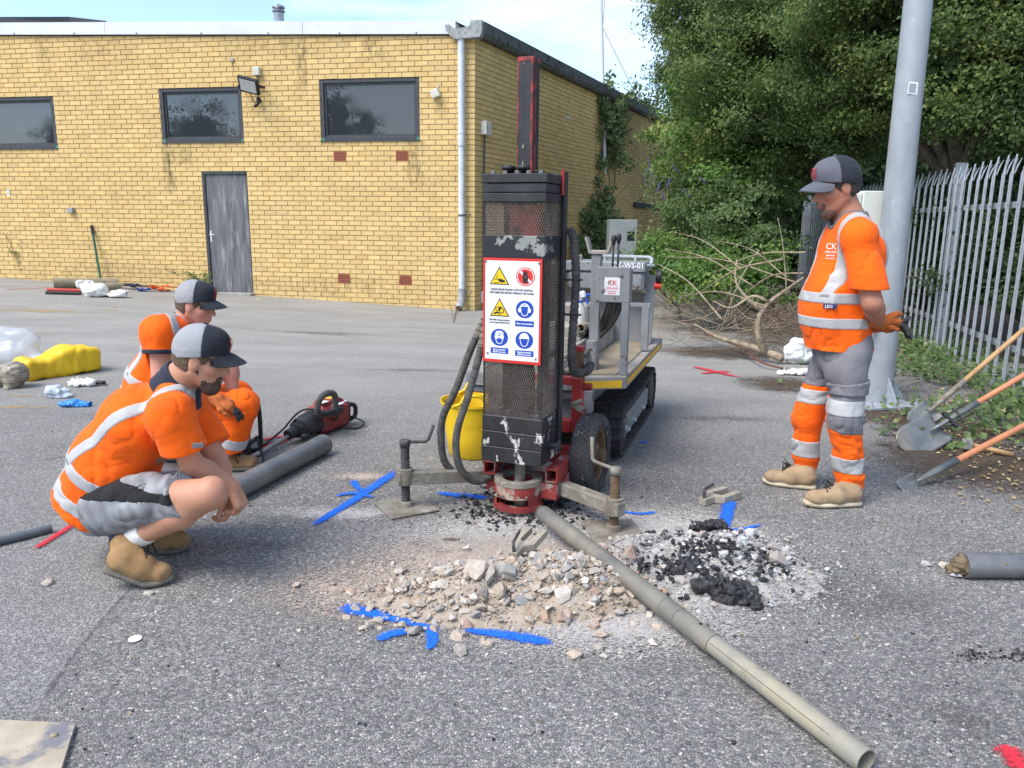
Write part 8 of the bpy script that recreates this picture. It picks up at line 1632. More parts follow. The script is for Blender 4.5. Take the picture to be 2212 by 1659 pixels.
# ---------------------------------------------------------------- left side clutter
def blob(name, label, cat, loc, els, mat, amp=.02, sc=14, h=.009, part='body', parent=None, extra=None, aniso=(1, 1, 1)):
 lo = [min(e[0][i]-max(e[1]) for e in els)-.03 for i in range(3)]; hi = [max(e[0][i]+max(e[1]) for e in els)+.03 for i in range(3)]
 g = SD3(lo, hi, h)
 for c, r in els: g.ell(c, r, None, .04)
 if extra: extra(g)
 g.wrinkle(amp, sc, aniso, .06); g.wrinkle(amp*.5, sc*2.3, aniso, .06); g.plane((0, 0, gz(loc[0], loc[1])+.002), (0, 0, -1))
 t = parent or thing(name, label, cat, loc); g.build(part, mat, t); return t
def yellow_bag():
 a = gnd(62, 826); b = gnd(226, 800); ax = (b-a); L = ax.length; ax.normalize(); s = Vector((0, 0, 1)).cross(ax); c = (a+b)/2+s*.14; t = thing('equipment_bag', 'yellow tarpaulin-covered bundle lying on the yard at the left', 'bag', (c.x, c.y, 0))
 lo = [min(a[i], b[i])-.35 for i in range(2)]+[-.01]; hi = [max(a[i], b[i])+.40 for i in range(2)]+[.42]; g = SD3(lo, hi, .009); P = g.pts(); u = along(P, c, tuple(ax)); v = along(P, c, tuple(s)); w = P[..., 2]
 top = .20+.055*np.exp(-((u-.10)/.20)**2)-.03*np.exp(-((u+.16)/.12)**2); hw = .15+.02*np.sin(u*9)
 q = np.stack([np.abs(u)-L/2+.05, np.abs(v)-hw+.05, np.abs(w-top/2)-top/2+.05], -1); d = np.linalg.norm(np.maximum(q, 0), axis=-1)+np.minimum(q.max(-1), 0)-.05; g.d = d.astype(np.float32)
 g.wrinkle(.022, 7, (1.0, 1, .7), .06); g.wrinkle(.012, 17, (1.3, 1, .6), .06); g.build('cover', 'tarp_yellow', t)
yellow_bag()
def polybag():
 c = gnd(14, 815); t = thing('polythene_bag', 'crumpled clear polythene bag with a soil core inside at the left edge', 'bag', (c.x, c.y, 0)); g = SD3((c.x-.5, c.y-.35, 0), (c.x+.36, c.y+.6, .56), .010)
 for (dx, dy, z, r) in ((-.05, .18, .16, (.26, .16, .16)), (.04, .22, .30, (.18, .10, .12)), (-.16, .2, .34, (.2, .1, .10)), (.20, .16, .13, (.10, .07, .05)), (-.2, .1, .12, (.2, .2, .13))): g.ell((c.x+dx, c.y+dy, z), r, None, .05)
 g.wrinkle(.05, 4, (1, 1, 1), .08); g.wrinkle(.022, 11, (1, 1, 1), .08); g.plane((0, 0, .003), (0, 0, -1)); g.build('sheet', 'polythene', t)
 a, b = at(-60, 815, 6.42), at(34, 806, 6.38); a.z = .10; b.z = .12; q = SD3([min(a[i], b[i])-.2 for i in range(3)], [max(a[i], b[i])+.2 for i in range(3)], .008); q.cone(tuple(a), tuple(b), .085, .085, 0); q.cone(tuple(b), tuple(b+Vector((-.03, -.05, -.12))), .09, .05, .05); q.wrinkle(.01, 30); q.plane((0, 0, .003), (0, 0, -1)); q.build('soil_core', 'core_liner', t)
polybag()
p = gnd(160, 878); blob('disposable_glove', 'bright blue disposable glove dropped on the asphalt', 'glove', (p.x, p.y, 0), [((p.x-.04, p.y, .02), (.07, .05, .028)), ((p.x+.05, p.y+.01, .015), (.045, .03, .02))], 'glove_blue', .02, 22, .005, extra=lambda g: [g.cone((p.x+.06, p.y, .02), (p.x+.13, p.y+.02*k, .018+.004*k), .011, .008, .01) for k in (-1, 0, 1)])
p2 = gnd(128, 858); blob('cloth', 'pale blue-grey cloth bundle beside the blue glove', 'cloth', (p2.x, p2.y, 0), [((p2.x-.03, p2.y, .04), (.09, .07, .055)), ((p2.x+.06, p2.y-.02, .02), (.05, .03, .02))], 'cloth_pale', .025, 16, .006)
p3 = gnd(184, 834); blob('wrapper', 'white and black plastic wrapper in front of the yellow bag', 'wrapper', (p3.x, p3.y, 0), [((p3.x-.03, p3.y, .025), (.10, .05, .03)), ((p3.x+.03, p3.y+.02, .035), (.05, .04, .035))], 'paper', .03, 24, .006)
m = MB(); m.box((p3.x-.09, p3.y+.03, .003), (p3.x+.13, p3.y+.10, .03), .004); m.tube([(p3.x+.1, p3.y-.01, .012), (p3.x+.19, p3.y+.01, .012)], .006, 6); simple('black_scrap', 'flat black plastic scrap poking out under the white wrapper', 'scrap', (p3.x, p3.y, 0), m, 'sheet', 'rig_black_clean')
zz = lambda p: Vector((p.x, p.y, gz(p.x, p.y)))
p4 = gnd(208, 652, .05); p4 = zz(p4); blob('polythene_bag', 'crumpled white plastic bag near the wall', 'bag', tuple(p4), [((p4.x, p4.y, p4.z+.10), (.24, .14, .13)), ((p4.x+.28, p4.y-.02, p4.z+.04), (.22, .09, .06)), ((p4.x-.15, p4.y, p4.z+.17), (.12, .08, .08))], 'bag_white', .06, 8, .012)
def wallside():
 def gp(x, y, h=0): p = gnd(x, y, .15); z = gz(p.x, p.y); p = gnd(x, y, z); p.z = z+h; return p
 a, b = gp(116, 622, .09), gp(255, 622, .09); a2, b2 = gp(215, 632, .09), gp(262, 630, .09)
 t = thing('rolled_mat', 'muddy rolled mat lying along the foot of the wall', 'roll', (a.x, a.y, a.z-.09)); MB().tube([a, b], .09, 18).build('roll', 'muddy', t, autosmooth=40)
 t = thing('rolled_mat', 'brown roll with hollow end in front of the longer muddy roll', 'roll', (a2.x, a2.y, a2.z-.09)); MB().pipe(a2+Vector((0, -.14, 0)), b2+Vector((.05, -.14, 0)), .085, .05, 20).build('roll', 'muddy', t, autosmooth=40)
 a, b = gp(114, 628, .03), gp(195, 630, .03); t = thing('pole', 'red pole lying under the muddy roll', 'pole', (a.x, a.y, a.z-.03)); MB().tube([a+Vector((0, -.16, 0)), b+Vector((0, -.16, 0))], .03, 10).build('shaft', 'red_pole', t, autosmooth=40)
 a, b = gp(114, 633, .025), gp(190, 635, .025); t = thing('pole', 'black ribbed pole lying in front of the red pole', 'pole', (a.x, a.y, a.z-.03)); MB().tube([a+Vector((0, -.2, 0)), b+Vector((0, -.2, 0))], .025, 10).build('shaft', 'rig_black_clean', t, autosmooth=40)
 a, b = gp(262, 615, .03), gp(362, 616, .03); t = thing('pole', 'orange fibreglass pole lying at the wall with dark end', 'pole', (a.x, a.y, a.z-.03)); MB().tube([a, b], .025, 10).build('shaft', 'strap_orange', t, autosmooth=40); MB().tube([b, b+(b-a).normalized()*.14], .03, 10).build('grip', 'rig_black_clean', t, autosmooth=40)
 f = wp(7.18, 0, .22); f.z = gz(f.x, f.y); top = wp(7.40, 1.14, .05); t = thing('broom', 'green-handled broom leaning upright on the wall', 'broom', tuple(f)); MB().tube([f+Vector((0, 0, .05)), top], .022, 10).build('handle', 'green_pole', t, autosmooth=40); d = (top-f).normalized(); MB().tube([top-d*.02, top+d*.15], .026, 10).build('grip', 'rig_black_clean', t, autosmooth=40); m = MB(); m.box((f.x-.2, f.y-.04, f.z+.02), (f.x+.2, f.y+.04, f.z+.08), .01); m.build('head', 'strap_blue', t)
 for (x, y, mat, lab, w) in ((293, 625, 'strap_blue', 'heap of dark blue lifting strap at the wall', 1.0), (315, 630, 'sign_blue', 'small blue and orange ratchet between the straps', .35), (345, 630, 'strap_orange', 'tangle of bright orange webbing strap near the door', 1.0)):
  p = gp(x, y); t = thing('webbing_strap', lab, 'strap', tuple(p)); m = MB(); rr = random.Random(int(x))
  for k in range(int(9*w)+3):
   th = rr.uniform(0, 6.28); r_ = rr.uniform(.03, .24)*w; c = p+Vector((r_*math.cos(th)*1.35, r_*math.sin(th)*.4, .02+rr.uniform(0, .07)*w)); pts = [c+Vector((rr.uniform(-.15, .15)*w, rr.uniform(-.06, .06), rr.uniform(-.01, .04))) for _ in range(4)]
   P = catmull(pts, 12)
   for i in range(12): m.obox(P[i], P[i+1]+(P[i+1]-P[i])*.2, .05, .006, (0, .3, 1))
  m.build('webbing', mat, t)
 for (x, y, w, l, mat, lab) in ((225, 663, .07, .45, 'sign_yellow', 'yellow strip of packaging lying flat near the wall'), (550, 648, .10, .22, 'sign_yellow', 'yellow scrap beside the door threshold')):
  p = gp(x, y); m = MB(Matrix.Translation(p) @ Matrix.Rotation(R(12), 4, 'Z')); m.box((-l/2, -w/2, .002), (l/2, w/2, .008)); m.box((-l*.1, w*.2, .009), (l*.5, w*.9, .014)); simple('packaging_strip', lab, 'scrap', tuple(p), m, 'strip', mat)
wallside()
a = gnd(112, 1150); b = gnd(-30, 1186); a.z = b.z = .021; t = thing('plastic_pipe', 'thin grey plastic pipe entering from the left edge', 'pipe', (a.x, a.y, 0)); MB().pipe(a, b, .019, .003, 20).build('pipe', 'grey_plastic', t, autosmooth=40); c = a.lerp(b, .42); MB().pipe(c, c+(b-a).normalized()*.05, .0205, .003, 20).build('coupler', 'grey_plastic', t, autosmooth=40)
def plate():
 c = [gnd(-60, 1562), gnd(164, 1573), gnd(128, 1690), gnd(-80, 1720)]; cc = sum(c, Vector())/4; t = thing('steel_plate', 'bare steel plate smeared with dried mud and blue paint, bottom left corner', 'plate', (cc.x, cc.y, 0)); m = MB(); m.prism([(p.x, p.y, .004) for p in c], (0, 0, 0), (0, 0, .012)); m.build('sheet', 'mud_plate', t); e = c[1]; m = MB(); m.lathe([(.010, .0), (.010, .004), (.004, .007)], (e.x-.028, e.y-.055, .016), (0, 0, 1), 9); m.build('weld_spot', 'muddy', t)
M('mud_plate', (0.36, 0.30, 0.22), (0.46, 0.40, 0.30), scale=9, rough=0.6, third=(0.17, 0.165, 0.18), tscale=5, tthr=(0.52, 0.60), bump=0.3, bscale=40)
plate()
# ================================================================ LAMP POST, CABINET, FENCE
def lamp_post():
 b = gnd(1893, 872); tp = at(1990, -60, b.y); ax = (tp-Vector((b.x, b.y, 0))); t = thing('lamp_post', 'thick galvanised lamp post with bolted base behind the standing man', 'lamp post', (b.x, b.y, 0))
 d = Vector((b.x, b.y, 0)); e = d+ax.normalized()*7.0; MB().tube([d, d+ax.normalized()*2.9, e], [.112, .100, .075], 28).build('column', 'pole_galv', t, autosmooth=40)
 m = MB(Matrix.Translation(d) @ Matrix.Rotation(R(12), 4, 'Z')); m.box((-.24, -.24, .006), (.24, .24, .028), .003); bp = m.build('base_plate', 'galv', t)
 for k in range(4):
  m = MB(Matrix.Translation(d) @ Matrix.Rotation(R(12+90*k+45*0), 4, 'Z')); m.prism([(.10, -.006, .029), (.235, -.006, .029), (.235, -.006, .06), (.108, -.006, .24)], (0, 0, 0), (0, .012, 0)); m.build('gusset', 'galv', t)
 m = MB(Matrix.Translation(d) @ Matrix.Rotation(R(12), 4, 'Z'))
 for sx in (-1, 1):
  for sy in (-1, 1): m.lathe([(.02, 0), (.02, .02), (.011, .022), (.011, .05)], (sx*.205, sy*.205, .028), (0, 0, 1), 6)
 m.build('anchor_bolt', 'galv', bp)
 n = (Vector((0, 0, 0))-d); n.z = 0; n.normalize(); P = lambda x, y: at(x, y, d.y-.103)
 m = MB(); q = [P(1963, 176), P(1984, 178), P(1981, 204), P(1960, 202)]; m.prism([tuple(v) for v in q], tuple(-n*.005), tuple(n*.004)); lb = m.build('asset_label', 'sign_text_white', t)
 m = MB(); q = [P(1965, 180), P(1980, 181), P(1978, 200), P(1963, 199)]; m.prism([tuple(v) for v in q], tuple(-n*.0002), tuple(n*.002)); m.build('label_face', 'pole_galv', lb)
 m = MB(); q = [P(1872, 620), P(1897, 620), P(1893, 712), P(1869, 711)]; m.prism([tuple(v) for v in q], tuple(n*-.03), tuple(n*.035)); m.build('service_door', 'pole_galv', t)
lamp_post()
def cabinet():
 Y = 6.25; a, b = at(1853, 412, Y), at(1931, 414, Y); zb = at(1860, 800, Y).z; t = thing('feeder_cabinet', 'tall cream utility cabinet standing behind the lamp post', 'cabinet', ((a.x+b.x)/2, Y+.12, 0)); m = MB(); m.box((a.x+.05, Y, .02), (b.x, Y+.25, a.z), .006); m.build('case', 'cabinet', t); m = MB(); m.box((a.x-.03, Y+.01, .03), (a.x+.0485, Y+.25, a.z-.015), .01); m.build('door_edge', 'cabinet', t)
 m = MB(); m.box((a.x+.02, Y-.02, .0), (b.x-.02, Y+.27, .10)); m.build('plinth', 'concrete', t)
cabinet()
def fence():
 # runs from behind the brush pile towards and past the camera's right
 p0 = Vector((6.1, 15.6, 0)); p1 = gnd(2212, 880); p1 = Vector((4.28, 6.2, 0)); p2 = p1+(p1-Vector((4.9, 8.9, 0))).normalized()*1.3
 path = [Vector((6.74, 18.4, 0)), Vector((4.83, 8.84, 0)), Vector((4.17, 6.05, 0)), Vector((3.93, 5.1, 0))]
 t = thing('palisade_fence', 'galvanised steel palisade fence with pointed pales along the right side', 'fence', (4.3, 6.35, 0)); seg = []
 for a, b in zip(path[:-1], path[1:]): seg.append((a, b, (b-a).length))
 H_ = 2.06
 # one pale: W-section with split pointed head bent outwards
 prof = [(-.034, .010), (-.020, .0), (-.009, .008), (.009, .008), (.020, .0), (.034, .010)]; V = []; Fc = []
 zs = [0.05, H_-.17, H_-.13, H_-.06, H_]; wk = [1.05, 1.05, .55, .34, .04]; bo = [0, 0, .004, .012, .020]
 for z, w, o in zip(zs, wk, bo):
  for th_ in (0, .004):
   for x, y in prof: V.append((x*w, y-o+th_, z))
 n = len(prof)
 for i in range(len(zs)-1):
  b0 = i*2*n; b1 = (i+1)*2*n
  for k in range(n-1): Fc.append((b0+k, b0+k+1, b1+k+1, b1+k)); Fc.append((b0+n+k+1, b0+n+k, b1+n+k, b1+n+k+1))
  Fc.append((b0+n, b0, b1, b1+n)); Fc.append((b0+n-1, b0+2*n-1, b1+2*n-1, b1+n-1))
 spike_v = []; spike_f = []
 for sg in (-1, 1):
  b = len(V); a = [(sg*.014, -.004, H_-.18), (sg*.036, -.004, H_-.17), (sg*.042, -.022, H_-.10), (sg*.046, -.042, H_-.035), (sg*.030, -.014, H_-.10)]
  V += a+[(x, y+.004, z) for x, y, z in a]; Fc += [(b, b+1, b+2, b+4), (b+4, b+2, b+3), (b+5, b+9, b+7, b+6), (b+9, b+8, b+7), (b+1, b+6, b+7, b+2), (b+2, b+7, b+8, b+3), (b, b+4, b+9, b+5), (b+4, b+3, b+8, b+9)]
 base = None; k = 0
 for a, b, L in seg:
  d = (b-a)/L; ang = math.atan2(d.y, d.x); nn = int(L/.215)
  for i in range(nn):
   p = a+d*(L*(i+.5)/nn); q = proj_px(p+Vector((0, 0, 1.2)))
   if q is None or q[0] > 2330: continue
   if base is None:
    base = meshobj('pale', V, Fc, 'galv', None); ob = base
   else: ob = bpy.data.objects.new('pale', base.data); link(ob)
   ob.parent = t; ob.matrix_parent_inverse = Matrix.Identity(4)
   up = Matrix.Rotation(ang, 4, 'Z'); ob.matrix_basis = Matrix.Translation(p-t.location+Vector((0, 0, random.uniform(-.012, .012)))) @ up @ Matrix.Rotation(math.pi, 4, 'Z') @ Matrix.Rotation(random.uniform(-.012, .012), 4, 'Y'); k += 1
  sN = Vector((-d.y, d.x, 0)); sN = sN if sN.x > 0 else -sN
  for z in (.40, 1.62):
   m = MB(); m.obox(a+sN*.025+Vector((0, 0, z)), b+sN*.025+Vector((0, 0, z)), .008, .055); m.obox(a+sN*.045+Vector((0, 0, z-.025)), b+sN*.045+Vector((0, 0, z-.025)), .045, .006); m.build('rail', 'galv', t)
  np_ = max(1, round(L/2.75))
  for i in range(np_+1):
   p = a+(b-a)*(i/np_); m = MB(Matrix.Translation(p+sN*.11) @ Matrix.Rotation(ang, 4, 'Z')); m.box((-.045, -.05, 0), (.045, -.044, 2.12)); m.box((-.045, .044, 0), (.045, .05, 2.12)); m.box((-.003, -.0435, 0), (.003, .0435, 2.12)); m.build('post', 'galv', t)
  m = MB()
  for i in range(nn):
   p = a+d*(L*(i+.5)/nn)-sN*.010
   for z in (.40, 1.62): m.lathe([(.011, 0), (.009, .006), (.0, .008)], p+Vector((0, 0, z)), -sN, 7)
  m.build('bolt', 'bolt', t)
def proj_px(P):
 v = np.array(P)-np.array([0, 0, HCAM]); d = v@_F
 if d < .1: return None
 u = v@_R/d*FPX; w = -(v@_U)/d*FPX; return 1106+u*_cr-w*_sr, 829.5+u*_sr+w*_cr
fence()
# thin mast, grey switch cabinet behind the rig
a = sp_(6.5, 2.6, .12); tpz = at(1297, -40, a.y).z; b = at(1297, -40, a.y); t = thing('antenna_mast', 'thin pale metal pole rising past the roof against the sky', 'mast', (a.x, a.y, 2.6)); MB().tube([a, b], .04, 10).build('pole', 'roof_white', t, autosmooth=40); MB().tube([sp_(9.0, 4.7, .1), at(1302, 60, a.y+.5), at(1309, -40, a.y+.3)], .008, 6).build('stay_wire', 'plastic_grey', t)
Y = 14.5; a, b = at(1318, 474, Y), at(1378, 474, Y); zb = gz(a.x, Y); t = thing('switch_cabinet', 'grey steel switch cabinet among the bushes behind the rig', 'cabinet', ((a.x+b.x)/2, Y, zb)); m = MB(); m.box((a.x, Y, zb), (b.x, Y+.5, a.z), .01); m.build('case', 'cabinet_grey', t); m = MB(); q = (at(1355, 500, Y), at(1370, 520, Y)); m.box((q[0].x, Y-.006, q[1].z), (q[1].x, Y-.001, q[0].z)); m.build('opening', 'black', t)
M('bag_pale', (0.66, 0.68, 0.67), (0.58, 0.61, 0.59), scale=6, rough=0.4, bump=0.4); M('print_green', (0.05, 0.36, 0.20), rough=0.5)
p = gnd(1722, 782); blob('carrier_bag', 'white carrier bag with green print standing behind the standing man', 'bag', (p.x, p.y, 0), [((p.x, p.y, .12), (.12, .08, .14)), ((p.x+.03, p.y, .05), (.14, .09, .06))], 'bag_pale', .045, 11, .008)
p = gnd(1708, 808); blob('paper_scrap', 'crumpled white paper on the ground left of the standing man', 'paper', (p.x, p.y, 0), [((p.x, p.y, .015), (.12, .05, .03)), ((p.x+.1, p.y, .02), (.06, .05, .03))], 'paper', .03, 20, .007)
print('objects', round(time.time()-T0, 1))
# ================================================================ PAINT MARKS, DUST, SPOIL
def decalmat(name, col, alt, soft=(0.1, 0.8), amp=0.7, big=0.3, rough=0.9, maxa=1.0, nscale=30.0):
 m = bpy.data.materials.new(name); m.use_nodes = True; t = m.node_tree; t.nodes.clear(); L = t.links.new
 out = _n(t, 'ShaderNodeOutputMaterial'); p = _n(t, 'ShaderNodeBsdfPrincipled', Roughness=rough); p.inputs['Specular IOR Level'].default_value = .25; tr = _n(t, 'ShaderNodeBsdfTransparent'); mx = _n(t, 'ShaderNodeMixShader')
 tc = _n(t, 'ShaderNodeTexCoord'); vo = _n(t, 'ShaderNodeTexVoronoi', Scale=135.0); L(tc.outputs['Object'], vo.inputs['Vector']); sp = _n(t, 'ShaderNodeSeparateColor'); L(vo.outputs['Color'], sp.inputs[0])
 n2 = _n(t, 'ShaderNodeTexNoise', Scale=nscale, Detail=6.0, Roughness=.65); L(tc.outputs['Object'], n2.inputs['Vector'])
 a = _n(t, 'ShaderNodeAttribute', attribute_name='tint')
 s1 = _n(t, 'ShaderNodeMath', operation='MULTIPLY_ADD'); L(sp.outputs[0], s1.inputs[0]); s1.inputs[1].default_value = amp; L(a.outputs['Fac'], s1.inputs[2])
 s2 = _n(t, 'ShaderNodeMath', operation='MULTIPLY_ADD'); L(n2.outputs['Fac'], s2.inputs[0]); s2.inputs[1].default_value = big; L(s1.outputs[0], s2.inputs[2])
 mr = _n(t, 'ShaderNodeMapRange'); mr.interpolation_type = 'SMOOTHSTEP'; base = amp*.5+big*.5; mr.inputs[1].default_value = soft[0]+base; mr.inputs[2].default_value = soft[1]+base; mr.inputs[4].default_value = maxa; L(s2.outputs[0], mr.inputs[0])
 z = _n(t, 'ShaderNodeMapRange'); z.inputs[2].default_value = 0.25; L(a.outputs['Fac'], z.inputs[0]); mu = _n(t, 'ShaderNodeMath', operation='MULTIPLY'); L(mr.outputs[0], mu.inputs[0]); L(z.outputs[0], mu.inputs[1])
 L(mu.outputs[0], mx.inputs[0]); L(tr.outputs[0], mx.inputs[1]); L(p.outputs[0], mx.inputs[2]); L(mx.outputs[0], out.inputs[0])
 r = t.nodes.new('ShaderNodeValToRGB'); r.color_ramp.elements[0].color = c4(col); r.color_ramp.elements[1].color = c4(alt); L(sp.outputs[1], r.inputs[0]); L(r.outputs[0], p.inputs['Base Color'])
 bu = _n(t, 'ShaderNodeBump', Strength=0.7, Distance=0.004); L(vo.outputs['Distance'], bu.inputs['Height']); L(bu.outputs[0], p.inputs['Normal']); MAT[name] = m
decalmat('paint_blue', (0.008, 0.10, 0.56), (0.018, 0.16, 0.72), (0.06, 0.72), .45, .15); decalmat('paint_red', (0.62, 0.03, 0.05), (0.52, 0.03, 0.045), (0.08, 0.85), .6, .2); decalmat('paint_red_faint', (0.50, 0.06, 0.07), (0.45, 0.06, 0.07), (0.30, 0.9), .8, .5, maxa=.7)
decalmat('dust_pale', (0.34, 0.32, 0.295), (0.52, 0.495, 0.465), (0.0, 0.75), .7, .8, maxa=.88, nscale=9); decalmat('dust_pink', (0.34, 0.275, 0.225), (0.50, 0.42, 0.36), (0.0, 0.72), .7, .8, maxa=.9, nscale=9); decalmat('sand_yellow', (0.50, 0.35, 0.14), (0.44, 0.31, 0.13), (0.45, 1.15), .5, 1.1, maxa=.75, nscale=7); decalmat('soil_dark', (0.06, 0.044, 0.03), (0.115, 0.085, 0.06), (0.12, 0.7), .7, 1.2, maxa=.92, nscale=7); decalmat('stain_shadow', (0.095, 0.09, 0.085), (0.13, 0.125, 0.115), (0.3, 1.3), .5, 1.0, maxa=.5, nscale=6); decalmat('wet', (0.16, 0.135, 0.09), (0.12, 0.10, 0.07), (0.05, .4), .3, .3, maxa=.85)
decalmat('crack', (0.06, 0.06, 0.062), (0.08, 0.08, 0.082), (0.3, 1.0), .7, 1.0, maxa=.45, nscale=8)
def stroke(strokes, mat, name, label, cat, z=.004, kind=None, feather=1.0):
 V = []; Fc = []; T = []
 for pts, hw in strokes:
  W_ = [gnd(x, y) for x, y in pts]; W_ = [gnd(x, y, gz(w.x, w.y)) for (x, y), w in zip(pts, W_)]
  hws = hw if isinstance(hw, (list, tuple)) else [hw]*len(pts); n = max(10, 6*len(pts)); P = catmull(W_, n); nv = 6; b = len(V)
  for i, p in enumerate(P):
   u = i/n; f = u*(len(pts)-1); j = min(int(f), len(pts)-2); h = hws[j]+(hws[j+1]-hws[j])*(f-j); d = (P[min(i+1, n)]-P[max(i-1, 0)]); d.z = 0; d.normalize(); s = Vector((-d.y, d.x, 0))
   for k in range(nv+1):
    v = -1+2*k/nv; q = p+s*(v*h*(1.0 if mat.startswith('paint') else 1.5)); V.append((q.x, q.y, gz(q.x, q.y)+z)); e = min(1, u*6*feather+.001, (1-u)*6*feather+.001); T.append(max(0, 1-abs(v))*min(e, 1))
  for i in range(n):
   for k in range(nv): a = b+i*(nv+1)+k; Fc.append((a, a+1, a+nv+2, a+nv+1))
  z += .0006
 o = meshobj(name, V, Fc, mat, None, tint=T); tag(o, label, cat, kind=kind); return o
def patch(cx, cy, rx, ry, mat, name, label, cat, z=.003, kind='stuff', rot=0.0):
 c = gnd(cx, cy); c = gnd(cx, cy, gz(c.x, c.y)); n, mrad = 28, 7; V = [(c.x, c.y, gz(c.x, c.y)+z)]; T = [1.0]; Fc = []
 for j in range(1, mrad+1):
  for k in range(n): t = 2*math.pi*k/n; x = rx*math.cos(t)*j/mrad; y = ry*math.sin(t)*j/mrad; X_, Y_ = c.x+x*math.cos(rot)-y*math.sin(rot), c.y+x*math.sin(rot)+y*math.cos(rot); V.append((X_, Y_, gz(X_, Y_)+z)); T.append(1-j/mrad)
 for k in range(n): Fc.append((0, 1+k, 1+(k+1) % n))
 for j in range(mrad-1):
  for k in range(n): a = 1+j*n; Fc.append((a+k, a+n+k, a+n+(k+1) % n, a+(k+1) % n))
 o = meshobj(name, V, Fc, mat, None, tint=T); tag(o, label, cat, kind=kind); return o
def marks():
 stroke([([(668, 1142), (760, 1085), (868, 1012)], [.035, .04, .05]), ([(722, 1074), (765, 1068), (812, 1078)], [.02, .03, .02]), ([(762, 1038), (772, 1055), (790, 1066)], .03)], 'paint_blue', 'paint_mark', 'blue spray paint arrow left of the left stabiliser foot', 'paint mark', .0075)
 stroke([([(940, 1066), (990, 1072), (1062, 1078)], [.025, .045, .045])], 'paint_blue', 'paint_mark', 'blue paint smear under the left stabiliser arm', 'paint mark', .0072)
 stroke([([(1330, 1105), (1380, 1112), (1420, 1108)], .02), ([(1165, 1025), (1180, 1040), (1192, 1052)], .05)], 'paint_blue', 'paint_mark', 'faint blue paint patch by the right stabiliser arm', 'paint mark', .0070)
 stroke([([(730, 1312), (790, 1325), (860, 1342), (960, 1368)], [.055, .05, .03, .03]), ([(812, 1388), (850, 1372), (900, 1365)], [.03, .035, .02]), ([(925, 1360), (935, 1385), (925, 1410)], [.025, .03, .02]), ([(990, 1363), (1060, 1372), (1130, 1382), (1205, 1396)], [.02, .035, .045, .03])], 'paint_blue', 'paint_mark', 'blue spray paint cross in front of the spoil heap', 'paint mark', .0078)
 stroke([([(1578, 1080), (1570, 1110), (1562, 1150)], [.05, .045, .04]), ([(1562, 1148), (1600, 1146), (1648, 1136)], [.02, .022, .018]), ([(1585, 1160), (1610, 1168), (1632, 1165)], [.022, .025, .015])], 'paint_blue', 'paint_mark', 'blue spray paint arrow below the right rod fork', 'paint mark', .0076)
 stroke([([(70, 1192), (120, 1160), (185, 1118)], [.02, .028, .025])], 'paint_red', 'paint_mark', 'red paint line beside the grey plastic pipe', 'paint mark', .0074)
 stroke([([(535, 985), (580, 965), (635, 945)], [.03, .06, .05]), ([(560, 955), (600, 945), (640, 948)], .03)], 'paint_red', 'paint_mark', 'red paint patch beneath the breaker chisel', 'paint mark', .0073)
 stroke([([(1495, 792), (1530, 800), (1605, 818)], [.04, .07, .04]), ([(1510, 808), (1545, 805), (1580, 803)], .05)], 'paint_red', 'paint_mark', 'red paint mark on the asphalt right of the rig tracks', 'paint mark', .0071)
 stroke([([(2165, 1610), (2190, 1640), (2220, 1680)], .05)], 'paint_red', 'paint_mark', 'red paint spot in the bottom right corner', 'paint mark', .0070)
 stroke([([(0, 617), (60, 615), (115, 613)], .07)], 'paint_red_faint', 'paint_mark', 'faint red line along the wall at far left', 'paint mark', .006)
 stroke([([(1385, 955), (1396, 958)], .035)], 'paint_blue', 'paint_mark', 'tiny blue paint spot beside the rig track', 'paint mark', .006)
 patch(1120, 1175, .85, .55, 'dust_pale', 'dust', 'pale drilling dust round the casing', 'dust', .003); patch(1440, 1150, .65, .45, 'dust_pale', 'dust', 'pale dust behind the right spoil', 'dust', .0034); patch(920, 1265, .75, .34, 'dust_pink', 'dust', 'pinkish dust left of the heap', 'dust', .0038, rot=R(8)); patch(1080, 1225, .80, .40, 'dust_pink', 'dust', 'pinkish dust behind the heap', 'dust', .0042); patch(1300, 1340, .75, .34, 'dust_pale', 'dust', 'grey dust in front of the heap', 'dust', .0046); patch(740, 1110, .5, .12, 'dust_pale', 'dust', 'dust streak on the left', 'dust', .003); patch(780, 1030, .22, .1, 'dust_pink', 'dust', 'dust spot', 'dust', .003)
 patch(85, 663, 1.3, .35, 'sand_yellow', 'sand', 'yellow sand swept near the wall', 'sand', .004); patch(230, 665, .5, .1, 'sand_yellow', 'sand', 'thin yellow sand streak', 'sand', .0045); patch(35, 880, .55, .10, 'sand_yellow', 'sand', 'yellow sand streak, far left', 'sand', .004); patch(60, 855, .45, .06, 'sand_yellow', 'sand', 'upper sand streak, far left', 'sand', .0044); patch(20, 718, 1.0, .22, 'sand_yellow', 'sand', 'sand behind the clear bag', 'sand', .004); patch(310, 735, .4, .12, 'sand_yellow', 'sand', 'small sand spot in the yard', 'sand', .004); patch(215, 1135, .25, .05, 'sand_yellow', 'sand', 'sand by the squatting man', 'sand', .003)
 patch(2120, 1000, .85, .75, 'soil_dark', 'soil_patch', 'dark soil spilled from the verge', 'soil', .003); patch(1930, 900, .6, .35, 'soil_dark', 'soil_patch', 'dark soil round the lamp post', 'soil', .0034); patch(2060, 930, .7, .5, 'soil_dark', 'soil_patch', 'dark soil under the shovels', 'soil', .0038); patch(1690, 830, .5, .5, 'soil_dark', 'soil_patch', 'dirt by the branch heap', 'soil', .003); patch(1560, 760, .9, .8, 'soil_dark', 'soil_patch', 'dirt under the branch heap', 'soil', .0034)
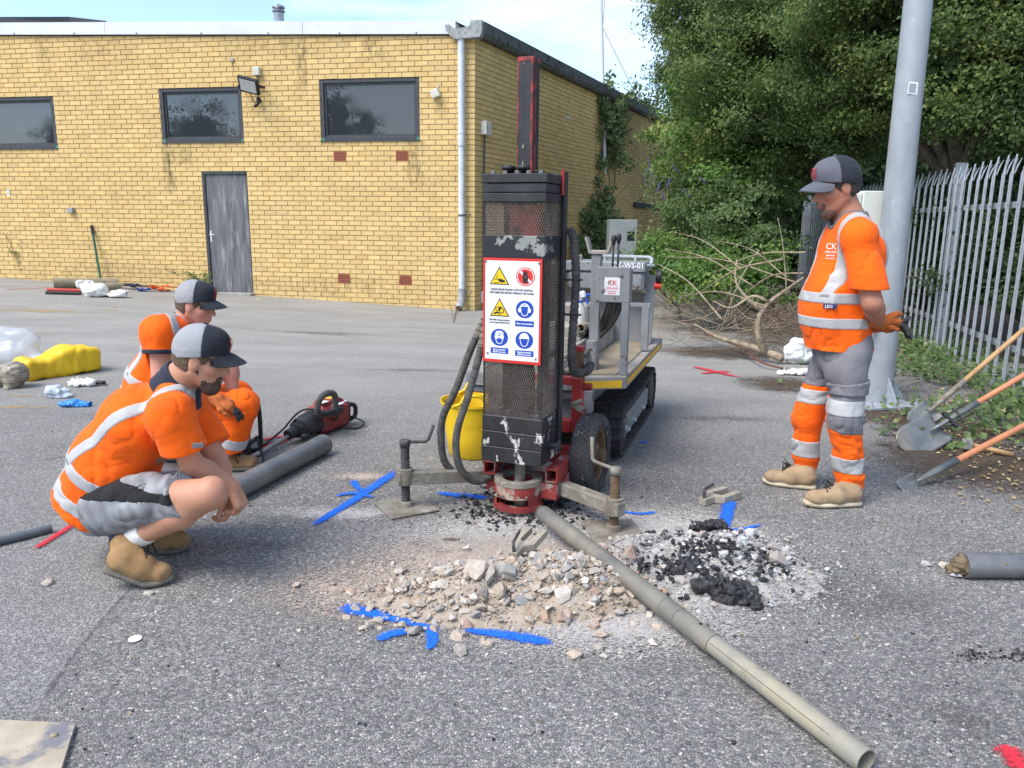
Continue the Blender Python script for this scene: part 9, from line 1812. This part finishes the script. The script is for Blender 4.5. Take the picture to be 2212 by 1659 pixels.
 patch(2080, 1560, .14, .16, 'stain_shadow', 'stain_shadow_patch', 'dark stain near the red spot', 'stain', .003); patch(975, 1167, .05, .022, 'wet', 'wet_spot', 'small wet patch left of the casing', 'stain', .0055); patch(1560, 905, .8, .2, 'stain_shadow', 'stain_shadow_patch', 'faint dark band on the asphalt right of the rig', 'stain', .003); patch(700, 720, 1.3, .3, 'stain_shadow', 'stain_shadow_patch', 'faint dark patch in the middle of the yard', 'stain', .003); patch(560, 1180, .35, .12, 'stain_shadow', 'stain_shadow_patch', 'painted shadow beside the squatting man', 'stain', .003)  # patch beside the squatting man is his shadow put into the ground colour
 for x, y, a_, b_ in ((300, 900, .9, .25), (900, 800, 1.2, .2), (1750, 1250, .7, .3), (1900, 1300, .6, .3)): patch(x, y, a_, b_, 'stain_shadow', 'stain_shadow_patch', 'faint worn patch in the asphalt', 'stain', .0026, rot=R(x % 40-20))
 stroke([([(60, 1560), (150, 1430), (230, 1330), (300, 1252)], .012)], 'crack', 'asphalt_crack', 'open joint along the old trench edge', 'crack', .003, 'stuff')
 stroke([([(420, 700), (560, 712), (700, 722), (820, 735)], .02)], 'crack', 'asphalt_crack', 'fine crack across the yard', 'crack', .003, 'stuff'); stroke([([(80, 1000), (150, 985), (240, 978)], .012)], 'crack', 'asphalt_crack', 'fine crack left of the workers', 'crack', .003, 'stuff')
marks()
# ---------------------------------------------------------------- stones
def stonemat(name, cols, rough=.85):
 m = bpy.data.materials.new(name); m.use_nodes = True; t = m.node_tree; p = t.nodes['Principled BSDF']; p.inputs['Roughness'].default_value = rough; p.inputs['Specular IOR Level'].default_value = .3; L = t.links.new
 a = _n(t, 'ShaderNodeAttribute', attribute_name='tint'); r = t.nodes.new('ShaderNodeValToRGB'); r.color_ramp.interpolation = 'CONSTANT'; e = r.color_ramp.elements; e[0].position = 0; e[0].color = c4(cols[0]); e[1].position = 1-1/len(cols); e[1].color = c4(cols[-1])
 for i, c in enumerate(cols[1:-1]): k = e.new((i+1)/len(cols)); k.color = c4(c)
 L(a.outputs['Fac'], r.inputs[0]); tc = _n(t, 'ShaderNodeTexCoord'); nz = _n(t, 'ShaderNodeTexNoise', Scale=45.0, Detail=6.0, Roughness=.7); L(tc.outputs['Object'], nz.inputs['Vector']); mr = _n(t, 'ShaderNodeMapRange'); mr.inputs[1].default_value = .3; mr.inputs[2].default_value = .7; mr.inputs[3].default_value = .72; mr.inputs[4].default_value = 1.2; L(nz.outputs['Fac'], mr.inputs[0])
 hv = _n(t, 'ShaderNodeHueSaturation'); L(mr.outputs[0], hv.inputs['Value']); L(r.outputs[0], hv.inputs['Color']); L(hv.outputs[0], p.inputs['Base Color']); bu = _n(t, 'ShaderNodeBump', Strength=.6, Distance=.004); L(nz.outputs['Fac'], bu.inputs['Height']); L(bu.outputs[0], p.inputs['Normal']); MAT[name] = m
stonemat('stone_brown', [(0.42, 0.345, 0.27), (0.38, 0.31, 0.245), (0.48, 0.425, 0.355), (0.35, 0.315, 0.275), (0.45, 0.365, 0.29), (0.39, 0.37, 0.345), (0.52, 0.465, 0.40), (0.38, 0.30, 0.215), (0.42, 0.365, 0.31), (0.36, 0.32, 0.275), (0.46, 0.41, 0.35), (0.30, 0.27, 0.24), (0.43, 0.36, 0.29), (0.27, 0.26, 0.255), (0.36, 0.25, 0.19)]); stonemat('stone_white', [(0.46, 0.45, 0.43), (0.38, 0.365, 0.34), (0.56, 0.55, 0.54), (0.30, 0.30, 0.305), (0.42, 0.37, 0.32), (0.44, 0.44, 0.46), (0.38, 0.33, 0.285), (0.50, 0.48, 0.45), (0.24, 0.235, 0.235), (0.08, 0.08, 0.083)]); stonemat('tar', [(0.016, 0.016, 0.018), (0.024, 0.024, 0.026), (0.036, 0.036, 0.038), (0.060, 0.060, 0.062), (0.02, 0.02, 0.022)], .5)
M('mound_brown', (0.40, 0.335, 0.27), (0.31, 0.245, 0.18), scale=22, rough=0.95, bump=1.0, bscale=160, third=(0.27, 0.19, 0.115), tscale=5, tthr=(.55, .7)); M('mound_white', (0.40, 0.385, 0.36), (0.30, 0.285, 0.265), scale=14, rough=0.95, bump=1.0, bscale=160, third=(0.20, 0.19, 0.18), tscale=30, tthr=(.5, .6))
_bm = bmesh.new(); bmesh.ops.create_icosphere(_bm, subdivisions=1, radius=1.0); ICO_V = np.array([v.co[:] for v in _bm.verts]); ICO_F = np.array([[v.index for v in f.verts] for f in _bm.faces]); _bm.free()
def rock(rng, planes=6):
 V = ICO_V.copy()
 for _ in range(planes):
  n = rng.normal(size=3); n /= np.linalg.norm(n); d = rng.uniform(.24, .62); e = V@n-d; V -= np.outer(np.maximum(e, 0), n)
 V *= rng.uniform(.7, 1.15, 3); th = rng.uniform(0, 6.28); ph = rng.uniform(0, 6.28); c, s = math.cos(th), math.sin(th); A = np.array([[c, -s, 0], [s, c, 0], [0, 0, 1]]); c, s = math.cos(ph), math.sin(ph); B = np.array([[1, 0, 0], [0, c, -s], [0, s, c]]); return V@(A@B).T
def heap_h(x, y, humps): return sum(h*math.exp(-(((x-cx)*math.cos(a)+(y-cy)*math.sin(a))/rx)**2-((-(x-cx)*math.sin(a)+(y-cy)*math.cos(a))/ry)**2) for cx, cy, rx, ry, h, a in humps)
def scatter(name, label, cat, mat, n, sizes, sampler, hfun, seed, sink=.25):
 rng = np.random.default_rng(seed); protos = [rock(rng) for _ in range(24)]; Vs, Fs, Ts = [], [], []; b = 0
 for k in range(n):
  x, y = sampler(rng); s = sizes(rng); P = protos[int(rng.integers(24))]*s*np.array([1, 1, rng.uniform(.6, .95)]); z = hfun(x, y)+s*(.55-sink); th = rng.uniform(0, 6.28); c, q = math.cos(th), math.sin(th); P = P@np.array([[c, q, 0], [-q, c, 0], [0, 0, 1]]); Vs.append(P+[x, y, z]); Fs.append(ICO_F+b); b += len(P); Ts.append(np.full(len(P), rng.uniform(0, .999)))
 o = meshobj(name, np.concatenate(Vs), np.concatenate(Fs), mat, None, tint=np.concatenate(Ts)); tag(o, label, cat, kind='stuff'); return o
def spoil():
 g = lambda x, y: gnd(x, y)
 def hump(px, py, rx, ry, h, a=0.0): p = g(px, py); return (p.x, p.y, rx, ry, h, a)
 HB = [hump(1075, 1285, .36, .20, .085), hump(1200, 1262, .25, .17, .075), hump(950, 1300, .22, .12, .045), hump(1270, 1290, .18, .12, .045), hump(1330, 1200, .16, .14, .04), hump(1350, 1275, .16, .12, .022)]; HW = [hump(1480, 1228, .36, .22, .07), hump(1570, 1240, .27, .20, .075), hump(1410, 1190, .2, .14, .045), hump(1590, 1180, .18, .12, .06)]
 def mound(H, nm, mat, lab):
  xs = [h[0] for h in H]; ys = [h[1] for h in H]; x0, x1, y0, y1 = min(xs)-.75, max(xs)+.75, min(ys)-.45, max(ys)+.45; nx, ny = 90, 60; X = np.linspace(x0, x1, nx); Y = np.linspace(y0, y1, ny); rng = np.random.default_rng(1); V = []
  for y in Y:
   for x in X: h = heap_h(x, y, H); V.append((x, y, h-.016+(vnoise(np.array([x*1.0, y, .3]), 22.)-.5)*.03*min(1, h/.03)+(vnoise(np.array([x, y, 1.3]), 60.)-.5)*.012))
  Fc = [(j*nx+i, j*nx+i+1, (j+1)*nx+i+1, (j+1)*nx+i) for j in range(ny-1) for i in range(nx-1)]; V_ = np.array(V); Fc = [f for f in Fc if max(V_[list(f), 2]) > -.006]
  tag(meshobj(nm, V, Fc, mat, smooth=True), lab, 'spoil heap', kind='stuff')
 mound(HB, 'spoil_heap', 'mound_brown', 'brown sandy spoil mound between the casing and the blue cross'); mound(HW, 'spoil_heap', 'mound_white', 'pale gravelly spoil mound right of the long barrel')
 def samp(H, k=1.0, tail=.0):
  w = np.array([h[2]*h[3]*(h[4]) for h in H]); w /= w.sum()
  def f(rng):
   h = H[int(rng.choice(len(H), p=w))]; return h[0]+rng.normal()*h[2]*.72*k, h[1]+rng.normal()*h[3]*.72*k
  return f
 fb = lambda x, y: max(0, heap_h(x, y, HB)-.012); fw = lambda x, y: max(0, heap_h(x, y, HW)-.012); fa = lambda x, y: max(0, heap_h(x, y, HB+HW)-.012)
 scatter('gravel', 'small brown and grey gravel over the brown heap', 'gravel', 'stone_brown', 5600, lambda r: .0028+.008*r.uniform()**2, samp(HB, 1.2), fb, 2); scatter('gravel', 'coarse brown stones of the heap', 'gravel', 'stone_brown', 850, lambda r: .010+.026*r.uniform()**2.0, samp(HB, 1.05), fb, 3)
 scatter('gravel', 'small pale gravel over the white heap', 'gravel', 'stone_white', 4600, lambda r: .0028+.007*r.uniform()**2, samp(HW, 1.15), fw, 4); scatter('gravel', 'coarse pale stones of the white heap', 'gravel', 'stone_white', 420, lambda r: .008+.020*r.uniform()**2.2, samp(HW, 1.05), fw, 5)
 rc = g(1120, 1100)
 def ringf(rng): a = rng.uniform(0, 6.28); d = abs(rng.normal(.17, .09)); return rc.x+.02+d*math.cos(a)*1.15, rc.y+.0+d*math.sin(a)
 scatter('gravel', 'pale chippings around the casing', 'gravel', 'stone_white', 1300, lambda r: r.uniform(.003, .008), lambda r: (rc.x+.06+r.normal(0, .26), rc.y-.17+r.normal(0, .11)), lambda x, y: 0.0, 6)
 scatter('tar_crumbs', 'black broken asphalt round the casing', 'asphalt crumbs', 'tar', 520, lambda r: r.uniform(.006, .022), ringf, lambda x, y: 0.0, 7)
 scatter('tar_crumbs', 'black asphalt crumbs in the white heap', 'asphalt crumbs', 'tar', 420, lambda r: r.uniform(.006, .020), samp([hump(1500, 1165, .16, .06, .06), hump(1475, 1265, .20, .07, .06), hump(1580, 1240, .18, .08, .08), hump(1430, 1245, .16, .05, .04)], 1.0), fw, 8, .0)
 def wide(rng):
  u = rng.uniform()
  if u < .5: p = g(rng.normal(1250, 330), rng.uniform(1040, 1420))
  else: p = g(rng.uniform(50, 2200), rng.uniform(900, 1640))
  return p.x, p.y
 scatter('tar_crumbs', 'loose asphalt crumbs scattered over the yard', 'asphalt crumbs', 'tar', 230, lambda r: r.uniform(.003, .010), wide, lambda x, y: 0.0, 9); scatter('gravel', 'loose pale stones scattered over the yard', 'gravel', 'stone_white', 300, lambda r: r.uniform(.003, .009), wide, lambda x, y: 0.0, 10)
 scatter('tar_crumbs', 'tar strip on the asphalt at the right', 'asphalt crumbs', 'tar', 90, lambda r: r.uniform(.004, .010), lambda r: (lambda p: (p.x, p.y))(g(r.choice([2100, 2205])+r.normal(0, 22), 1418+r.normal(0, 7))), lambda x, y: 0.0, 12)
 # single stones one can pick out
 rng = np.random.default_rng(77)
 def stone(px, py, s, mat, ti, label, group=None, name='stone', hf=None, fl=.8):
  p = g(px, py); p = gnd(px, py, (hf or fa)(p.x, p.y)); p = gnd(px, py, (hf or fa)(p.x, p.y)*.9); P = rock(rng, 7)*s*1.45*np.array([1.05, 1, fl]); z = (hf or fa)(p.x, p.y); P[:, 2] += -P[:, 2].min()*.72+z; P[:, 0] += p.x; P[:, 1] += p.y
  o = meshobj(name, P, ICO_F, mat, None, tint=np.full(len(P), ti)); tag(o, label, 'stone', group)
 for px, py, s, ti, lab in ((1082, 1318, .052, .05, 'largest buff stone at the front of the brown heap'), (1218, 1320, .040, .45, 'rounded buff stone at the front right of the brown heap'), (1060, 1255, .038, .25, 'pale block near the top of the brown heap'), (1095, 1258, .036, .35, 'grey block right of the pale one on the heap top'), (1032, 1275, .042, .55, 'whitish stone on the left shoulder of the brown heap'), (1045, 1320, .030, .78, 'yellowish flat stone beside the largest one'), (985, 1378, .024, .32, 'smooth grey stone on the blue paint cross'), (897, 1370, .030, .75, 'reddish brown stone sitting on the blue paint cross'), (882, 1366, .014, .95, 'small terracotta chip beside the reddish stone'), (950, 1275, .026, .15, 'dark grey stone at the left edge of the heap'), (1005, 1235, .024, .4, 'stone behind the left shoulder of the heap'), (1285, 1360, .020, .97, 'dark pebble in front of the heap'), (1145, 1345, .020, .6, 'pale cube-like stone at the heap front'), (1170, 1240, .026, .1, 'buff stone on the heap crest near the rod fork')): stone(px, py, s, 'stone_brown', ti, lab, 'stones on the brown heap')
 for px, py, s, ti, lab in ((1364, 1205, .034, .99, 'brick fragment with mortar beside the long barrel'), (1662, 1190, .036, .45, 'buff stone at the right edge of the white heap'), (1672, 1220, .042, .65, 'angular tan stone at the far right of the heap'), (1620, 1165, .030, .25, 'white lump on top of the far heap'), (1560, 1200, .026, .8, 'whitish stone in the middle of the white heap'), (1500, 1280, .018, .3, 'white pebble at the foot of the white heap')): stone(px, py, s, 'stone_white' if ti < .9 else 'stone_brown', min(ti, .98), lab, 'stones on the white heap')
 z0 = lambda x, y: 0.0
 for px, py, s, m_, ti, lab in ((105, 1262, .034, 'stone_white', .45, 'flat grey stone at the left, in front of the red line'), (323, 1285, .018, 'stone_brown', .72, 'small yellow-brown pebble by the squatting man boot'), (505, 1278, .009, 'stone_white', .1, 'tiny pale stone right of the boot'), (2003, 1222, .020, 'stone_white', .15, 'pale stone left of the open sample tube'), (2040, 1225, .022, 'stone_brown', .15, 'grey stone beside the open sample tube'), (2065, 1245, .028, 'stone_white', .55, 'flat pale stone touching the open sample tube'), (1650, 1340, .012, 'stone_white', .3, 'white pebble right of the black lump')): stone(px, py, s, m_, ti, lab, None, 'stone', z0, .55)
 # black asphalt lumps
 for k, (px, py, els, lab) in enumerate(((1590, 1300, [((0, 0, .035), (.075, .05, .042)), ((-.09, .04, .045), (.055, .045, .03)), ((.05, -.03, .02), (.045, .04, .022))], 'big glossy black asphalt lump at the front of the white heap'), (1520, 1160, [((0, 0, .045), (.06, .035, .03)), ((.06, .02, .045), (.04, .035, .025))], 'black asphalt lump at the back of the white heap'), (1490, 1260, [((0, 0, .06), (.11, .04, .03))], 'broken slab of black asphalt in the white heap'))):
  p = g(px, py); t = thing('asphalt_lump', lab, 'asphalt lump', (p.x, p.y, 0)); q = SD3((p.x-.24, p.y-.16, -.01), (p.x+.18, p.y+.16, .16), .0045)
  for c, r in els: q.ell((p.x+c[0], p.y+c[1], c[2]), r, None, .02)
  q.wrinkle(.028, 26, (1, 1, 1), .05); q.wrinkle(.018, 70, (1, 1, 1), .05); V, Fq = q.mesh(); ti = vnoise(V, 130.); meshobj('lump', V, Fq, 'tar_lump', t, tint=ti)
 q = gnd(1108, 1222, .10); fork('pale steel rod fork with bent handle lying on the brown heap', (q.x, q.y, fa(q.x, q.y)+.012), 60, -10, .8)
 for px, py, lab in ((292, 1383, 'oval white chip on the asphalt in the left foreground'), (402, 940, 'tiny white scrap in the yard')):
  p = g(px, py); m = MB(); m.lathe([(.0, .001), (.022, .002), (.022, .004), (.0, .006)], (p.x, p.y, .003), (0, 0, 1), 14); o = m.build('plastic_chip', 'paper', None); o.scale = (1, 1, 1); tag(o, lab, 'chip')
M('tar_lump', (0.014, 0.014, 0.016), (0.05, 0.05, 0.052), scale=60, thr=(.45, .7), rough=0.38, bump=1.0, bscale=260, third=(0.40, 0.39, 0.37), tscale=75, tthr=(0.64, 0.67))
spoil()
print('ground', round(time.time()-T0, 1))
